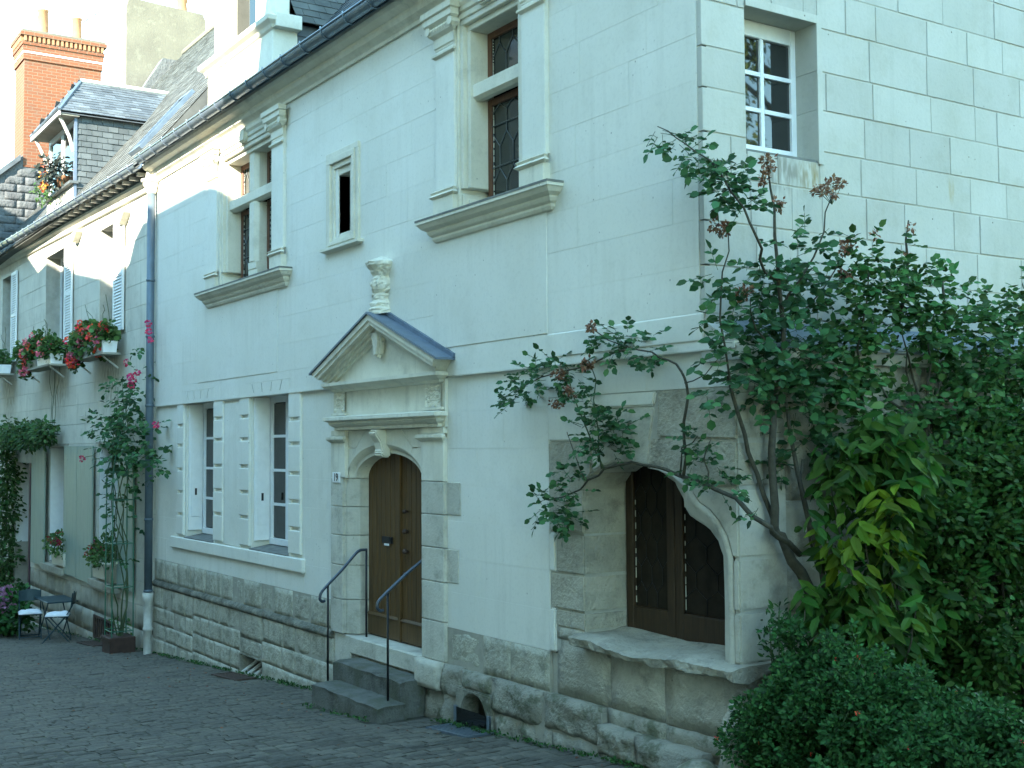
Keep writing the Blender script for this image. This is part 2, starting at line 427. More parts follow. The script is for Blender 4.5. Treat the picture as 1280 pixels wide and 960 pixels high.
class MB:
    def __init__(s):
        s.v = []
        s.f = []

    def add(s, vs, fs):
        n = len(s.v)
        s.v.extend([tuple(v) for v in vs])
        s.f.extend([tuple(i + n for i in f) for f in fs])
        return s

    def box(s, x0, x1, y0, y1, z0, z1):
        return s.add([(x0, y0, z0), (x1, y0, z0), (x1, y1, z0), (x0, y1, z0), (x0, y0, z1), (x1, y0, z1), (x1, y1, z1), (x0, y1, z1)],
                     [(0, 3, 2, 1), (4, 5, 6, 7), (0, 1, 5, 4), (1, 2, 6, 5), (2, 3, 7, 6), (3, 0, 4, 7)])

    def cbox(s, x0, x1, y0, y1, z0, z1, b=0.006):
        """box chamfered round its -Y front face"""
        return s.add([(x0, y1, z0), (x1, y1, z0), (x1, y1, z1), (x0, y1, z1),
                      (x0, y0 + b, z0), (x1, y0 + b, z0), (x1, y0 + b, z1), (x0, y0 + b, z1),
                      (x0 + b, y0, z0 + b), (x1 - b, y0, z0 + b), (x1 - b, y0, z1 - b), (x0 + b, y0, z1 - b)],
                     [(0, 1, 5, 4), (1, 2, 6, 5), (2, 3, 7, 6), (3, 0, 4, 7), (4, 5, 9, 8), (5, 6, 10, 9), (6, 7, 11, 10), (7, 4, 8, 11), (8, 9, 10, 11)])

    def obox(s, c, ax, ay, az, hx, hy, hz):
        c = Vector(c)
        pts = []
        for k in (-1, 1):
            for (i, j) in ((-1, -1), (1, -1), (1, 1), (-1, 1)):
                pts.append(c + ax * (i * hx) + ay * (j * hy) + az * (k * hz))
        return s.add(pts, [(0, 3, 2, 1), (4, 5, 6, 7), (0, 1, 5, 4), (1, 2, 6, 5), (2, 3, 7, 6), (3, 0, 4, 7)])

    def prism(s, pts, y0, y1):
        """polygon of (x, z) extruded along y"""
        n = len(pts)
        vs = [(p[0], y0, p[1]) for p in pts] + [(p[0], y1, p[1]) for p in pts]
        fs = [tuple(range(n)), tuple(range(2 * n - 1, n - 1, -1))]
        fs += [(i, n + i, n + (i + 1) % n, (i + 1) % n) for i in range(n)]
        return s.add(vs, fs)

    def prismx(s, pts, x0, x1):
        """polygon of (y, z) extruded along x"""
        n = len(pts)
        vs = [(x0, p[0], p[1]) for p in pts] + [(x1, p[0], p[1]) for p in pts]
        fs = [tuple(range(n)), tuple(range(2 * n - 1, n - 1, -1))]
        fs += [(i, n + i, n + (i + 1) % n, (i + 1) % n) for i in range(n)]
        return s.add(vs, fs)

    def mould(s, x0, x1, prof, y0=0.0):
        """profile of (out, z) swept along the wall from x0 to x1 with mitred returns"""
        n = len(prof)
        vs = []
        for (o, z) in prof:
            vs += [(x0 - o, y0, z), (x0 - o, y0 - o, z), (x1 + o, y0 - o, z), (x1 + o, y0, z)]
        fs = []
        for i in range(n - 1):
            a, b = 4 * i, 4 * (i + 1)
            for k in range(3):
                fs.append((a + k, a + k + 1, b + k + 1, b + k))
        fs.append((0, 3, 2, 1))
        fs.append((4 * n - 4, 4 * n - 3, 4 * n - 2, 4 * n - 1))
        return s.add(vs, fs)

    def tube(s, path, r, n=6, cap=True):
        path = [Vector(p) for p in path]
        rs = r if isinstance(r, (list, tuple)) else [r] * len(path)
        base = len(s.v)
        up = Vector((0.31, 0.17, 0.93))
        for i, p in enumerate(path):
            t = (path[min(i + 1, len(path) - 1)] - path[max(i - 1, 0)])
            if t.length < 1e-9:
                t = Vector((0, 0, 1))
            t.normalize()
            a = t.cross(up)
            if a.length < 0.05:
                a = t.cross(Vector((1, 0, 0)))
            a.normalize()
            b = t.cross(a)
            for k in range(n):
                an = 2 * PI * k / n
                s.v.append(tuple(p + (a * math.cos(an) + b * math.sin(an)) * rs[i]))
        for i in range(len(path) - 1):
            for k in range(n):
                s.f.append((base + i * n + k, base + i * n + (k + 1) % n, base + (i + 1) * n + (k + 1) % n, base + (i + 1) * n + k))
        if cap:
            s.f.append(tuple(base + k for k in range(n))[::-1])
            e = base + (len(path) - 1) * n
            s.f.append(tuple(e + k for k in range(n)))
        return s

    def lathe(s, c, prof, n=14):
        """profile of (r, z) turned about a vertical axis at c"""
        base = len(s.v)
        for (r, z) in prof:
            for k in range(n):
                a = 2 * PI * k / n
                s.v.append((c[0] + r * math.cos(a), c[1] + r * math.sin(a), c[2] + z))
        for i in range(len(prof) - 1):
            for k in range(n):
                s.f.append((base + i * n + k, base + i * n + (k + 1) % n, base + (i + 1) * n + (k + 1) % n, base + (i + 1) * n + k))
        s.f.append(tuple(base + k for k in range(n))[::-1])
        e = base + (len(prof) - 1) * n
        s.f.append(tuple(e + k for k in range(n)))
        return s

    def mesh(s, name, fix=True):
        me = bpy.data.meshes.new(name)
        me.from_pydata(s.v, [], s.f)
        if fix:
            bm = bmesh.new()
            bm.from_mesh(me)
            bmesh.ops.recalc_face_normals(bm, faces=bm.faces)
            bm.to_mesh(me)
            bm.free()
        me.update()
        return me

    def build(s, name, mat, parent=None, smooth=False, bevel=0.0, segs=1):
        me = s.mesh(name)
        if bevel:
            bm = bmesh.new()
            bm.from_mesh(me)
            es = [e for e in bm.edges if len(e.link_faces) == 2 and e.calc_face_angle(0) > 0.5]
            bmesh.ops.bevel(bm, geom=es, offset=bevel, segments=segs, affect='EDGES', clamp_overlap=True)
            bm.to_mesh(me)
            bm.free()
        return link(name, me, mat, parent, smooth)


def rough_stone(name, mat, parent, x0, x1, z0, z1, yf, yb, amp=0.015, rnd=0.03, nx=5, nzz=4, axis='y', seed=0):
    """one hewn stone: an uneven, round-edged front; axis 'y' faces the street (-Y), 'x' faces +X"""
    vs = []
    fs = []
    for j in range(nzz + 1):
        for i in range(nx + 1):
            u, w = i / nx, j / nzz
            x = x0 + (x1 - x0) * u
            z = z0 + (z1 - z0) * w
            e = min(min(u, 1 - u) * (x1 - x0), min(w, 1 - w) * (z1 - z0))
            fall = rnd * max(0.0, 1 - e / (rnd * 1.6 + 1e-6)) ** 2
            d = noise.noise(Vector((x * 6 + seed, z * 6, seed * 1.7))) * amp + noise.noise(Vector((x * 17 + seed, z * 17, 3.1))) * amp * 0.4
            jx = noise.noise(Vector((x * 9, z * 9, seed + 5.0))) * amp * 0.5
            border = (i in (0, nx)) or (j in (0, nzz))
            y = fall - d * (0.4 if border else 1.0)
            vs.append((x + (jx if not border else jx * 0.5), y, z + (jx * 0.6)))
    n = len(vs)
    ring = [i for i in range(nx + 1)] + [(nx + 1) * j + nx for j in range(1, nzz + 1)] + [(nx + 1) * nzz + i for i in range(nx - 1, -1, -1)] + [(nx + 1) * j for j in range(nzz - 1, 0, -1)]
    for r in ring:
        vs.append((vs[r][0], abs(yb - yf), vs[r][2]))
    for j in range(nzz):
        for i in range(nx):
            a = j * (nx + 1) + i
            fs.append((a, a + 1, a + nx + 2, a + nx + 1))
    L = len(ring)
    for k in range(L):
        k2 = (k + 1) % L
        fs.append((ring[k], n + k, n + k2, ring[k2]))
    if axis == 'y':
        vs = [(v[0], v[1] + yf, v[2]) for v in vs]
    else:
        vs = [(yf - v[1], v[0], v[2]) for v in vs]
    mb = MB()
    mb.add(vs, fs)
    return mb.build(name, mat, parent, smooth=True)


def intervals(a, b, holes):
    out = [(a, b)]
    for (h0, h1) in holes:
        nxt = []
        for (p, q) in out:
            if h1 <= p or h0 >= q:
                nxt.append((p, q))
                continue
            if h0 > p:
                nxt.append((p, h0))
            if h1 < q:
                nxt.append((h1, q))
        out = nxt
    return out


def core_wall(mb, x0, x1, z0, z1, holes, yf, yb, axis='y'):
    """solid wall with rectangular openings (hx0, hx1, hz0, hz1)"""
    zs = sorted(set([z0, z1] + [min(max(h[k], z0), z1) for h in holes for k in (2, 3)]))
    for a, b in zip(zs[:-1], zs[1:]):
        if b - a < 1e-4:
            continue
        hs = [(h[0], h[1]) for h in holes if h[2] < b - 1e-4 and h[3] > a + 1e-4]
        for (p, q) in intervals(x0, x1, hs):
            if axis == 'y':
                mb.box(p, q, yf, yb, a, b)
            else:
                mb.box(min(yf, yb), max(yf, yb), p, q, a, b)


def lay_blocks(name, mat, parent, x0, x1, courses, holes, yf, depth, wmin, wmax, gap=0.004, bev=0.004, axis='y', seed=1, jit=0.002, tol=0.25):
    rr = random.Random(seed)
    cnt = 0
    for ci in range(len(courses) - 1):
        a, b = courses[ci], courses[ci + 1]
        x = x0 - rr.uniform(0, wmin)
        cuts = []
        while x < x1:
            w = rr.uniform(wmin, wmax)
            cuts.append((x, x + w))
            x += w
        bounds = [x0] + [c[0] for c in cuts if x0 + tol < c[0] < x1 - tol] + [x1]
        near = [h for h in holes if h[2] < b - 1e-3 and h[3] > a + 1e-3]
        for h in near:          # joints keep clear of the edges of openings
            bounds = [q for q in bounds if not (0 < abs(q - h[0]) < tol * 0.6 or 0 < abs(q - h[1]) < tol * 0.6) or q in (x0, x1)]
        rects = [(u, v, a, b) for u, v in zip(bounds[:-1], bounds[1:])]
        for h in near:
            nxt = []
            for (u, v, c, d) in rects:
                if h[1] <= u + 1e-4 or h[0] >= v - 1e-4 or h[3] <= c + 1e-4 or h[2] >= d - 1e-4:
                    nxt.append((u, v, c, d))
                    continue
                if h[0] > u:
                    nxt.append((u, h[0], c, d))
                if h[1] < v:
                    nxt.append((h[1], v, c, d))
                m0, m1 = max(u, h[0]), min(v, h[1])
                if h[2] > c + 0.02:
                    nxt.append((m0, m1, c, h[2]))
                if h[3] < d - 0.02:
                    nxt.append((m0, m1, h[3], d))
            rects = nxt
        for (u, v, za, zb) in rects:
            if v - u < 0.025:
                continue
            dy = rr.uniform(-jit, jit)
            mb = MB()
            g = gap / 2
            mb.cbox(u + g, v - g, yf + dy, yf + depth, za + g, zb - g, bev)
            if axis == 'x':
                mb.v = [(-(q_[1]), q_[0], q_[2]) for q_ in mb.v]
            mb.build(name, mat, parent)
            cnt += 1
    return cnt


# ------------------------------------------------------------------ foliage helpers
LEAF = {
    # (along, across, lift) outline; faces
    'oval': ([(0, 0, 0), (0.28, 0.24, 0.05), (0.65, 0.23, 0.04), (1, 0, -0.06), (0.65, -0.23, 0.04), (0.28, -0.24, 0.05), (0.5, 0, -0.02)],
             [(0, 6, 1), (1, 6, 2), (2, 6, 3), (3, 6, 4), (4, 6, 5), (5, 6, 0)]),
    'long': ([(0, 0, 0), (0.3, 0.17, 0.04), (0.65, 0.16, 0.0), (1, 0, -0.16), (0.65, -0.16, 0.0), (0.3, -0.17, 0.04), (0.5, 0, -0.04)],
             [(0, 6, 1), (1, 6, 2), (2, 6, 3), (3, 6, 4), (4, 6, 5), (5, 6, 0)]),
    'rose': ([(0, 0, 0), (0.22, 0.30, 0.05), (0.62, 0.34, 0.05), (1, 0, -0.08), (0.62, -0.34, 0.05), (0.22, -0.30, 0.05), (0.5, 0, -0.03)],
             [(0, 6, 1), (1, 6, 2), (2, 6, 3), (3, 6, 4), (4, 6, 5), (5, 6, 0)]),
    'small': ([(0, 0, 0), (0.45, 0.3, 0.06), (1, 0, 0), (0.45, -0.3, 0.06)], [(0, 2, 1), (0, 3, 2)]),
    'round': ([(0, 0, 0), (0.25, 0.4, 0.08), (0.75, 0.42, 0.1), (1, 0, 0.02), (0.75, -0.42, 0.1), (0.25, -0.4, 0.08)], [(0, 2, 1), (0, 3, 2), (0, 4, 3), (0, 5, 4)]),
}


def leaf_frames(pts, dirs, sizes, rng):
    """list of 4x4 frames for leaves: x along leaf, z the leaf normal"""
    fr = []
    for p, d, sz in zip(pts, dirs, sizes):
        d = Vector(d)
        if d.length < 1e-6:
            d = Vector((0, 0, 1))
        d.normalize()
        n = Vector((rng.gauss(0.35, 0.5), rng.gauss(-0.55, 0.5), rng.gauss(0.75, 0.4)))
        n = (n - d * n.dot(d))
        if n.length < 1e-3:
            n = d.orthogonal()
        n.normalize()
        a = n.cross(d)
        fr.append((Vector(p), d * sz, a * sz, n * sz))
    return fr


def joined_leaves(name, mat, parent, frames, kind, stuff=True):
    tv, tf = LEAF[kind]
    T = np.array(tv, dtype=np.float64)
    if not frames:
        return None
    P = np.array([f[0][:] for f in frames])
    A = np.array([f[1][:] for f in frames])
    B = np.array([f[2][:] for f in frames])
    N = np.array([f[3][:] for f in frames])
    V = P[:, None, :] + T[None, :, 0:1] * A[:, None, :] + T[None, :, 1:2] * B[:, None, :] + T[None, :, 2:3] * N[:, None, :]
    nv = len(tv)
    F = np.array(tf)
    Fi = (F[None, :, :] + (np.arange(len(frames)) * nv)[:, None, None]).reshape(-1, 3)
    me = bpy.data.meshes.new(name)
    me.vertices.add(V.shape[0] * nv)
    me.vertices.foreach_set('co', V.reshape(-1))
    me.loops.add(Fi.size)
    me.loops.foreach_set('vertex_index', Fi.reshape(-1).astype(np.int32))
    me.polygons.add(Fi.shape[0])
    me.polygons.foreach_set('loop_start', (np.arange(Fi.shape[0]) * 3).astype(np.int32))
    me.polygons.foreach_set('loop_total', np.full(Fi.shape[0], 3, dtype=np.int32))
    me.update(calc_edges=True)
    me.validate()
    o = link(name, me, mat, parent)
    if stuff:
        o['kind'] = 'stuff'
    return o


LEAFMESH = {}


def single_leaves(name, mat, parent, frames, kind):
    key = (kind, mat)
    if key not in LEAFMESH:
        me = bpy.data.meshes.new(name)
        me.from_pydata(LEAF[kind][0], [], LEAF[kind][1])
        me.materials.append(M[mat])
        LEAFMESH[key] = me
    me = LEAFMESH[key]
    for (p, a, b, n) in frames:
        o = bpy.data.objects.new(name, me)
        COL.objects.link(o)
        o.parent = parent
        o.matrix_parent_inverse = parent.matrix_world.inverted()
        o.matrix_basis = Matrix(((a.x, b.x, n.x, p.x), (a.y, b.y, n.y, p.y), (a.z, b.z, n.z, p.z), (0, 0, 0, 1)))


def gauss_ball(rng, c, r):
    while True:
        v = Vector((rng.uniform(-1, 1), rng.uniform(-1, 1), rng.uniform(-1, 1)))
        if v.length <= 1:
            return Vector(c) + Vector((v.x * r[0], v.y * r[1], v.z * r[2])), v


def cluster_frames(rng, clusters, dens, size, flat=(1, 1, 1), droop=0.3, compound=0, thin=None):
    """leaves spread through balls (x, y, z, r); compound > 0 gives pinnate sprigs of leaflets"""
    fr = []
    tw = []
    for (x, y, z, r) in clusters:
        n = max(3, int(dens * r * r * 1000))
        for _ in range(n):
            p, v = gauss_ball(rng, (x, y, z), (r * flat[0], r * flat[1], r * flat[2]))
            if thin and thin(p):
                continue
            d = Vector((v.x, v.y, v.z * 0.6 - droop)) + Vector((rng.gauss(0, 0.5), rng.gauss(0, 0.5), rng.gauss(0, 0.35)))
            if d.length < 0.05:
                d = Vector((0, -1, 0))
            d.normalize()
            if compound:
                L = size * rng.uniform(1.6, 2.4)
                side = d.cross(Vector((0, 0, 1)))
                if side.length < 0.05:
                    side = Vector((1, 0, 0))
                side.normalize()
                pts, ds, ss = [], [], []
                for k in range(compound // 2):
                    t = (k + 1) / (compound // 2 + 0.6)
                    for sg in (-1, 1):
                        pts.append(p + d * (L * t))
                        ds.append(d * 0.5 + side * sg)
                        ss.append(size * rng.uniform(0.55, 1.2))
                pts.append(p + d * L)
                ds.append(d)
                ss.append(size * rng.uniform(0.9, 1.25))
                fr += leaf_frames(pts, ds, ss, rng)
                tw.append((p, p + d * L))
            else:
                fr += leaf_frames([p], [d], [size * rng.uniform(0.65, 1.3)], rng)
    return fr, tw


def bloom(name, mat, parent, c, r, rng, n=26, kind='round', ps=0.55):
    """a flower head of many small petals"""
    pts, ds, ss = [], [], []
    for _ in range(n):
        v = Vector((rng.gauss(0, 1), rng.gauss(0, 1), rng.gauss(0, 1))).normalized()
        pts.append(Vector(c) + v * r * 0.55)
        ds.append(v + Vector((rng.gauss(0, 0.6), rng.gauss(0, 0.6), rng.gauss(0, 0.6))))
        ss.append(r * ps * rng.uniform(0.8, 1.3))
    return joined_leaves(name, mat, parent, leaf_frames(pts, ds, ss, rng), kind, stuff=False)


def wobble(path, rng, amp):
    out = []
    path = [Vector(p) for p in path]
    for a, b in zip(path[:-1], path[1:]):
        for t in (0, 0.5):
            q = a.lerp(b, t)
            out.append(q + (Vector((rng.gauss(0, amp), rng.gauss(0, amp), rng.gauss(0, amp))) if t else Vector()))
    out.append(path[-1])
    return out


def taper(n, a, b):
    return [a + (b - a) * i / max(1, n - 1) for i in range(n)]


def slates(mb, o, u, v, n, W, H, sw, sh, rng, lift=0.012, jit=0.004, inside=None):
    """overlapping slates on a plane: o eave corner, u along the eave, v up the slope, n outward"""
    o, u, v, n = Vector(o), Vector(u), Vector(v), Vector(n)
    rows = int(H / sh) + 1
    for r in range(rows):
        off = (sw / 2 if r % 2 else 0)
        k = -1
        while True:
            x0 = k * sw + off
            k += 1
            if x0 > W:
                break
            x1 = min(x0 + sw - 0.006, W)
            x0 = max(x0, 0)
            if x1 - x0 < 0.02:
                continue
            z0 = r * sh + rng.uniform(-jit, jit)
            z1 = z0 + sh * 1.35
            if inside and not inside((x0 + x1) / 2, z0 + sh / 2):
                continue
            t = lift + rng.uniform(-0.003, 0.003)
            a, b = o + u * x0 + v * z0 + n * t, o + u * x1 + v * z0 + n * t
            c, d = o + u * x1 + v * z1 + n * 0.001, o + u * x0 + v * z1 + n * 0.001
            a2, b2 = a - n * 0.008, b - n * 0.008
            mb.add([a, b, c, d, a2, b2], [(0, 1, 2, 3), (4, 5, 1, 0), (4, 0, 3), (1, 5, 2)])


# ------------------------------------------------------------------ the street
def build_street():
    xs = [-160, -60, -40, -24, -14, -6, 0, 8, 20, 60, 160]

    def zz(x):
        return zg(max(-60, min(20, x))) - 0.0085
    ys = [-160, -40, -12, -6, 0.3, 12, 40, 160]
    vs = [(x, y, zz(x)) for x in xs for y in ys]
    n = len(ys)
    fs = [(i * n + j, (i + 1) * n + j, (i + 1) * n + j + 1, i * n + j + 1) for i in range(len(xs) - 1) for j in range(n - 1)]
    st = MB().add(vs, fs).build('street', 'sand')
    tag(st, kind='structure')
    rng = random.Random(3)
    cells = []
    x = 2.2
    while x > -25.0:
        w = rng.uniform(0.10, 0.16)
        y = -6.2 + rng.uniform(0, 0.15)
        y1 = -0.06 if x < 0.2 else 0.6
        while y < y1:
            h = rng.uniform(0.11, 0.25)
            # leave out what lies under the steps and the floor grates
            cx, cy = x - w / 2, y + h / 2
            skip = (-5.66 < cx < -4.0 and cy > -0.66) or (-3.6 < cx < -2.72 and cy > -0.42) or (-9.4 < cx < -8.35 and cy > -0.40) or (-16.3 < cx < -15.0 and cy > -0.45)
            if not skip:
                cells.append((x - w, x, y, min(y + h, y1 + 0.04)))
            y += h
        x -= w

    def sett_geo(c, local=False):
        x0, x1, y0, y1 = c
        r = random.Random(int((x0 * 37 + y0 * 91) * 1000))
        g = 0.005
        x0 += g + r.uniform(0, 0.004)
        x1 -= g
        y0 += g + r.uniform(0, 0.004)
        y1 -= g
        b = 0.02
        tx, ty = r.gauss(0, 0.016), r.gauss(0, 0.016)
        dz = r.gauss(0, 0.0026)
        cx, cy = (x0 + x1) / 2, (y0 + y1) / 2
        ox, oy, oz = (cx, cy, zg(cx)) if local else (0, 0, 0)

        def P(x, y, d):
            x += r.uniform(-0.008, 0.008) + 0.03 * noise.noise(Vector((x * 0.9, y * 0.9, 0.0)))
            y += r.uniform(-0.006, 0.006)
            return (x - ox, y - oy, zg(x) + d + dz + (x - cx) * tx + (y - cy) * ty - oz)
        vs = [P(x0, y0, -0.03), P(x1, y0, -0.03), P(x1, y1, -0.03), P(x0, y1, -0.03),
              P(x0, y0, -0.006), P(x1, y0, -0.006), P(x1, y1, -0.006), P(x0, y1, -0.006),
              P(x0 + b, y0 + b, 0), P(x1 - b, y0 + b, 0), P(x1 - b, y1 - b, 0), P(x0 + b, y1 - b, 0), P(cx, cy, 0.004)]
        fs = []
        for k in range(4):
            k2 = (k + 1) % 4
            fs += [(k, k2, 4 + k2, 4 + k), (4 + k, 4 + k2, 8 + k2, 8 + k), (8 + k, 8 + k2, 12)]
        return vs, fs, (cx, cy, zg(cx))

    def vis(c):
        p = Vector(((c[0] + c[1]) / 2, (c[2] + c[3]) / 2, zg(c[0]))) - CAM
        d = p.dot(RZ)
        if d < 0.5:
            return 1e9
        u = p.dot(RX) / d * 1540
        v = -p.dot(RY) / d * 1540
        return d if abs(u) < 645 and abs(v) < 485 else 1e9
    cells.sort(key=vis)
    for c in cells[:290]:
        vs, fs, o = sett_geo(c, True)
        ob = MB().add(vs, fs).build('sett', 'sett', None)
        ob.location = o
        ob.parent = st
    mb = MB()
    for c in cells[290:]:
        vs, fs, o = sett_geo(c)
        mb.add(vs, fs)
    me = mb.mesh('setts_joined', False)
    o = link('setts', me, 'settfar', st)
    o['kind'] = 'stuff'
    return st


STREET = build_street()

# ------------------------------------------------------------------ main house
HOUSE = empty('stone_house', (-6.5, 0.25, zg(-6.5)), 'white limestone townhouse with pedimented doorway, mullioned upper windows and arched shop window', 'house')
UY = -0.04            # front plane of the upper wall
W1 = (-11.52, -10.31, 1.0, 3.0)
W2 = (-8.88, -7.63, 1.0, 3.0)
DOORH = (-6.31, -3.75, -1.2, 2.97)
SHOPH = (-2.03, 0.28, -1.2, 2.72)
VENT = (-9.2, -8.42, -0.63, -0.40)
VR = (-3.40, -2.88, -0.5, 0.06)
U1H = (-10.0, -8.02, 4.5, 6.34)
U2H = (-3.46, -2.29, 4.5, 6.34)
SLH = (-6.12, -5.69, 4.69, 5.54)

mb = MB()
core_wall(mb, -13.0, 0.28, 0.58, 2.99, [W1, W2, DOORH, SHOPH], 0.0035, 0.6)
core_wall(mb, -13.0, -0.055, 2.99, 6.86, [U1H, U2H, SLH], UY + 0.0035, 0.36)
mb.build('wall_core', 'paintjoint', HOUSE)

mb = MB()
core_wall(mb, -13.0, -6.31, 0.155, 0.579, [], -0.0045, 0.6)
core_wall(mb, -13.0, -6.32, -1.2, 0.155, [VENT], -0.0245, 0.6)
core_wall(mb, -3.75, -2.03, 0.2, 0.579, [], -0.0045, 0.6)
core_wall(mb, -3.74, -1.25, -0.6, 0.2, [VR], -0.055, 0.6)
mb.build('plinth_core', 'plinthmortar', HOUSE)

# painted ashlar of the street front
low_courses = [0.58, 0.92, 1.25, 1.60, 1.94, 2.29, 2.64, 2.99]
STRIPS = [(-11.87, -11.57), (-10.26, -9.89), (-9.25, -8.90), (-7.58, -7.22)]
holes = [(-11.87, -9.89, 0.98, 3.0), (-9.25, -7.22, 0.98, 3.0), (-12.1, -7.15, 0.82, 0.985), DOORH, SHOPH, (-3.76, -3.48, 1.6, 1.95), (-3.76, -3.52, 1.04, 1.33)]
lay_blocks('wall_block', 'paint', HOUSE, -13.0, -2.03, low_courses, holes, 0.0, 0.05, 0.65, 1.05, gap=0.0012, bev=0.001, seed=11, jit=0.001)
lay_blocks('wall_block', 'paint', HOUSE, -2.03, 0.28, [2.72, 2.99], [], 0.0, 0.05, 0.6, 0.9, gap=0.0012, bev=0.001, seed=12, jit=0.001)
up_courses = [3.0, 3.26, 3.60, 3.94, 4.28, 4.62, 4.96, 5.30, 5.64, 5.98, 6.32, 6.62]
LINT = [(-11.62, -10.2, 3.0, 3.26), (-9.02, -7.5, 3.0, 3.26)]
uholes = [U1H, U2H, SLH, (-6.38, -3.6, 3.0, 3.32)] + LINT
lay_blocks('wall_block', 'paint', HOUSE, -13.0, -0.052, up_courses, uholes, UY, 0.05, 0.75, 1.25, gap=0.0012, bev=0.001, seed=21, jit=0.001)

# flat arches over the ground floor windows: five wedge stones each
for (a, b, z0, z1) in LINT:
    n = 5
    for k in range(n):
        t0, t1 = k / n, (k + 1) / n
        c = (a + b) / 2
        w0, w1 = (b - a) * 0.46, (b - a) * 0.56
        xa0, xa1 = c + (t0 * 2 - 1) * w0, c + (t1 * 2 - 1) * w0
        xb0, xb1 = c + (t0 * 2 - 1) * w1, c + (t1 * 2 - 1) * w1
        if k == 0:
            xa0 = xb0 = a
        if k == n - 1:
            xa1 = xb1 = b
        g = 0.012
        h = z1 - 0.10
        pts = [(xa0 + (g if k else 0.002), z0 + 0.002), (xa1 - (g if k < n - 1 else 0.002), z0 + 0.002), (xb1 - (g if k < n - 1 else 0.002), h), (xb0 + (g if k else 0.002), h)]
        MB().prism(pts, UY - 0.004, 0.01).build('lintel_wedge', 'paint', HOUSE)
    MB().cbox(a + 0.002, b - 0.002, UY - 0.001, 0.01, z1 - 0.098, z1 - 0.002, 0.003).build('wall_block', 'paint', HOUSE)
    # dark strip of the open joints
    MB().box(a + 0.1, b - 0.1, UY + 0.001, 0.0, z0 + 0.01, z1 - 0.11).build('joint_backing', 'grime', HOUSE)

# jamb strips: proud blocks with open slots between them
slots = [1.04, 1.33, 1.66, 2.0, 2.36, 2.66, 3.0]
for si, (a, b) in enumerate(STRIPS):
    sh = (0.0, 0.07, 0.07, 0.0)[si]
    zz = [1.0] + [q + (sh if 0 < i < 6 else 0) for i, q in enumerate(slots)][1:-1] + [2.995]
    MB().box(a + 0.004, b - 0.004, 0.004, 0.04, 0.985, 2.995).build('jamb_backing', 'grime', HOUSE)
    for k in range(len(zz) - 1):
        z0 = zz[k] + (0.022 if k else 0.03)
        z1 = zz[k + 1] - (0.022 if k < len(zz) - 2 else 0)
        MB().cbox(a, b, -0.032, 0.03, z0, z1, 0.008).build('jamb_block', 'paint', HOUSE)
        # narrow filler that leaves the slot in the middle of the strip only
        if k:
            ins = 0.10
            left = si % 2 == 0
            MB().box(a if not left else a, a + ins * 0.55, -0.026, 0.03, zz[k] - 0.022, zz[k] + 0.022).build('jamb_filler', 'paint', HOUSE)
            MB().box(b - ins * 0.55, b, -0.026, 0.03, zz[k] - 0.022, zz[k] + 0.022).build('jamb_filler', 'paint', HOUSE)
# panels beside and between the strips
MB().cbox(-9.886, -9.254, -0.012, 0.03, 0.99, 2.93, 0.006).build('wall_panel', 'paint', HOUSE)
MB().box(-9.90, -9.24, -0.03, 0.03, 2.965, 2.99).build('panel_drip', 'paint', HOUSE)
# sill band under the two windows
MB().mould(-12.08, -7.17, [(0.0, 0.80), (0.035, 0.815), (0.045, 0.83), (0.045, 0.975), (0.03, 0.985), (0.0, 0.985)]).build('sill_band', 'paint', HOUSE)
# drip edge of the upper wall and the thin band over the shop window
mb = MB()
mb.prismx([(0.0, 2.999), (UY - 0.002, 2.980), (UY - 0.004, 2.99), (UY - 0.003, 3.03), (0.0, 3.03)], -13.0, -6.45)
mb.prismx([(0.0, 2.999), (UY - 0.002, 2.980), (UY - 0.004, 2.99), (UY - 0.003, 3.03), (0.0, 3.03)], -3.52, 0.30)
mb.build('drip_course', 'paint', HOUSE)
MB().prismx([(UY + 0.01, 3.06), (UY - 0.010, 3.06), (UY - 0.010, 3.245), (UY - 0.004, 3.255), (UY + 0.01, 3.255)], -1.96, -0.02).build('band_course', 'paint', HOUSE)


def apron(x0, x1):
    MB().cbox(x0, x1, UY - 0.007, UY + 0.02, 3.262, 4.32, 0.004).build('apron_panel', 'paint', HOUSE)


apron(-3.93, -1.97)
apron(-10.88, -7.90)


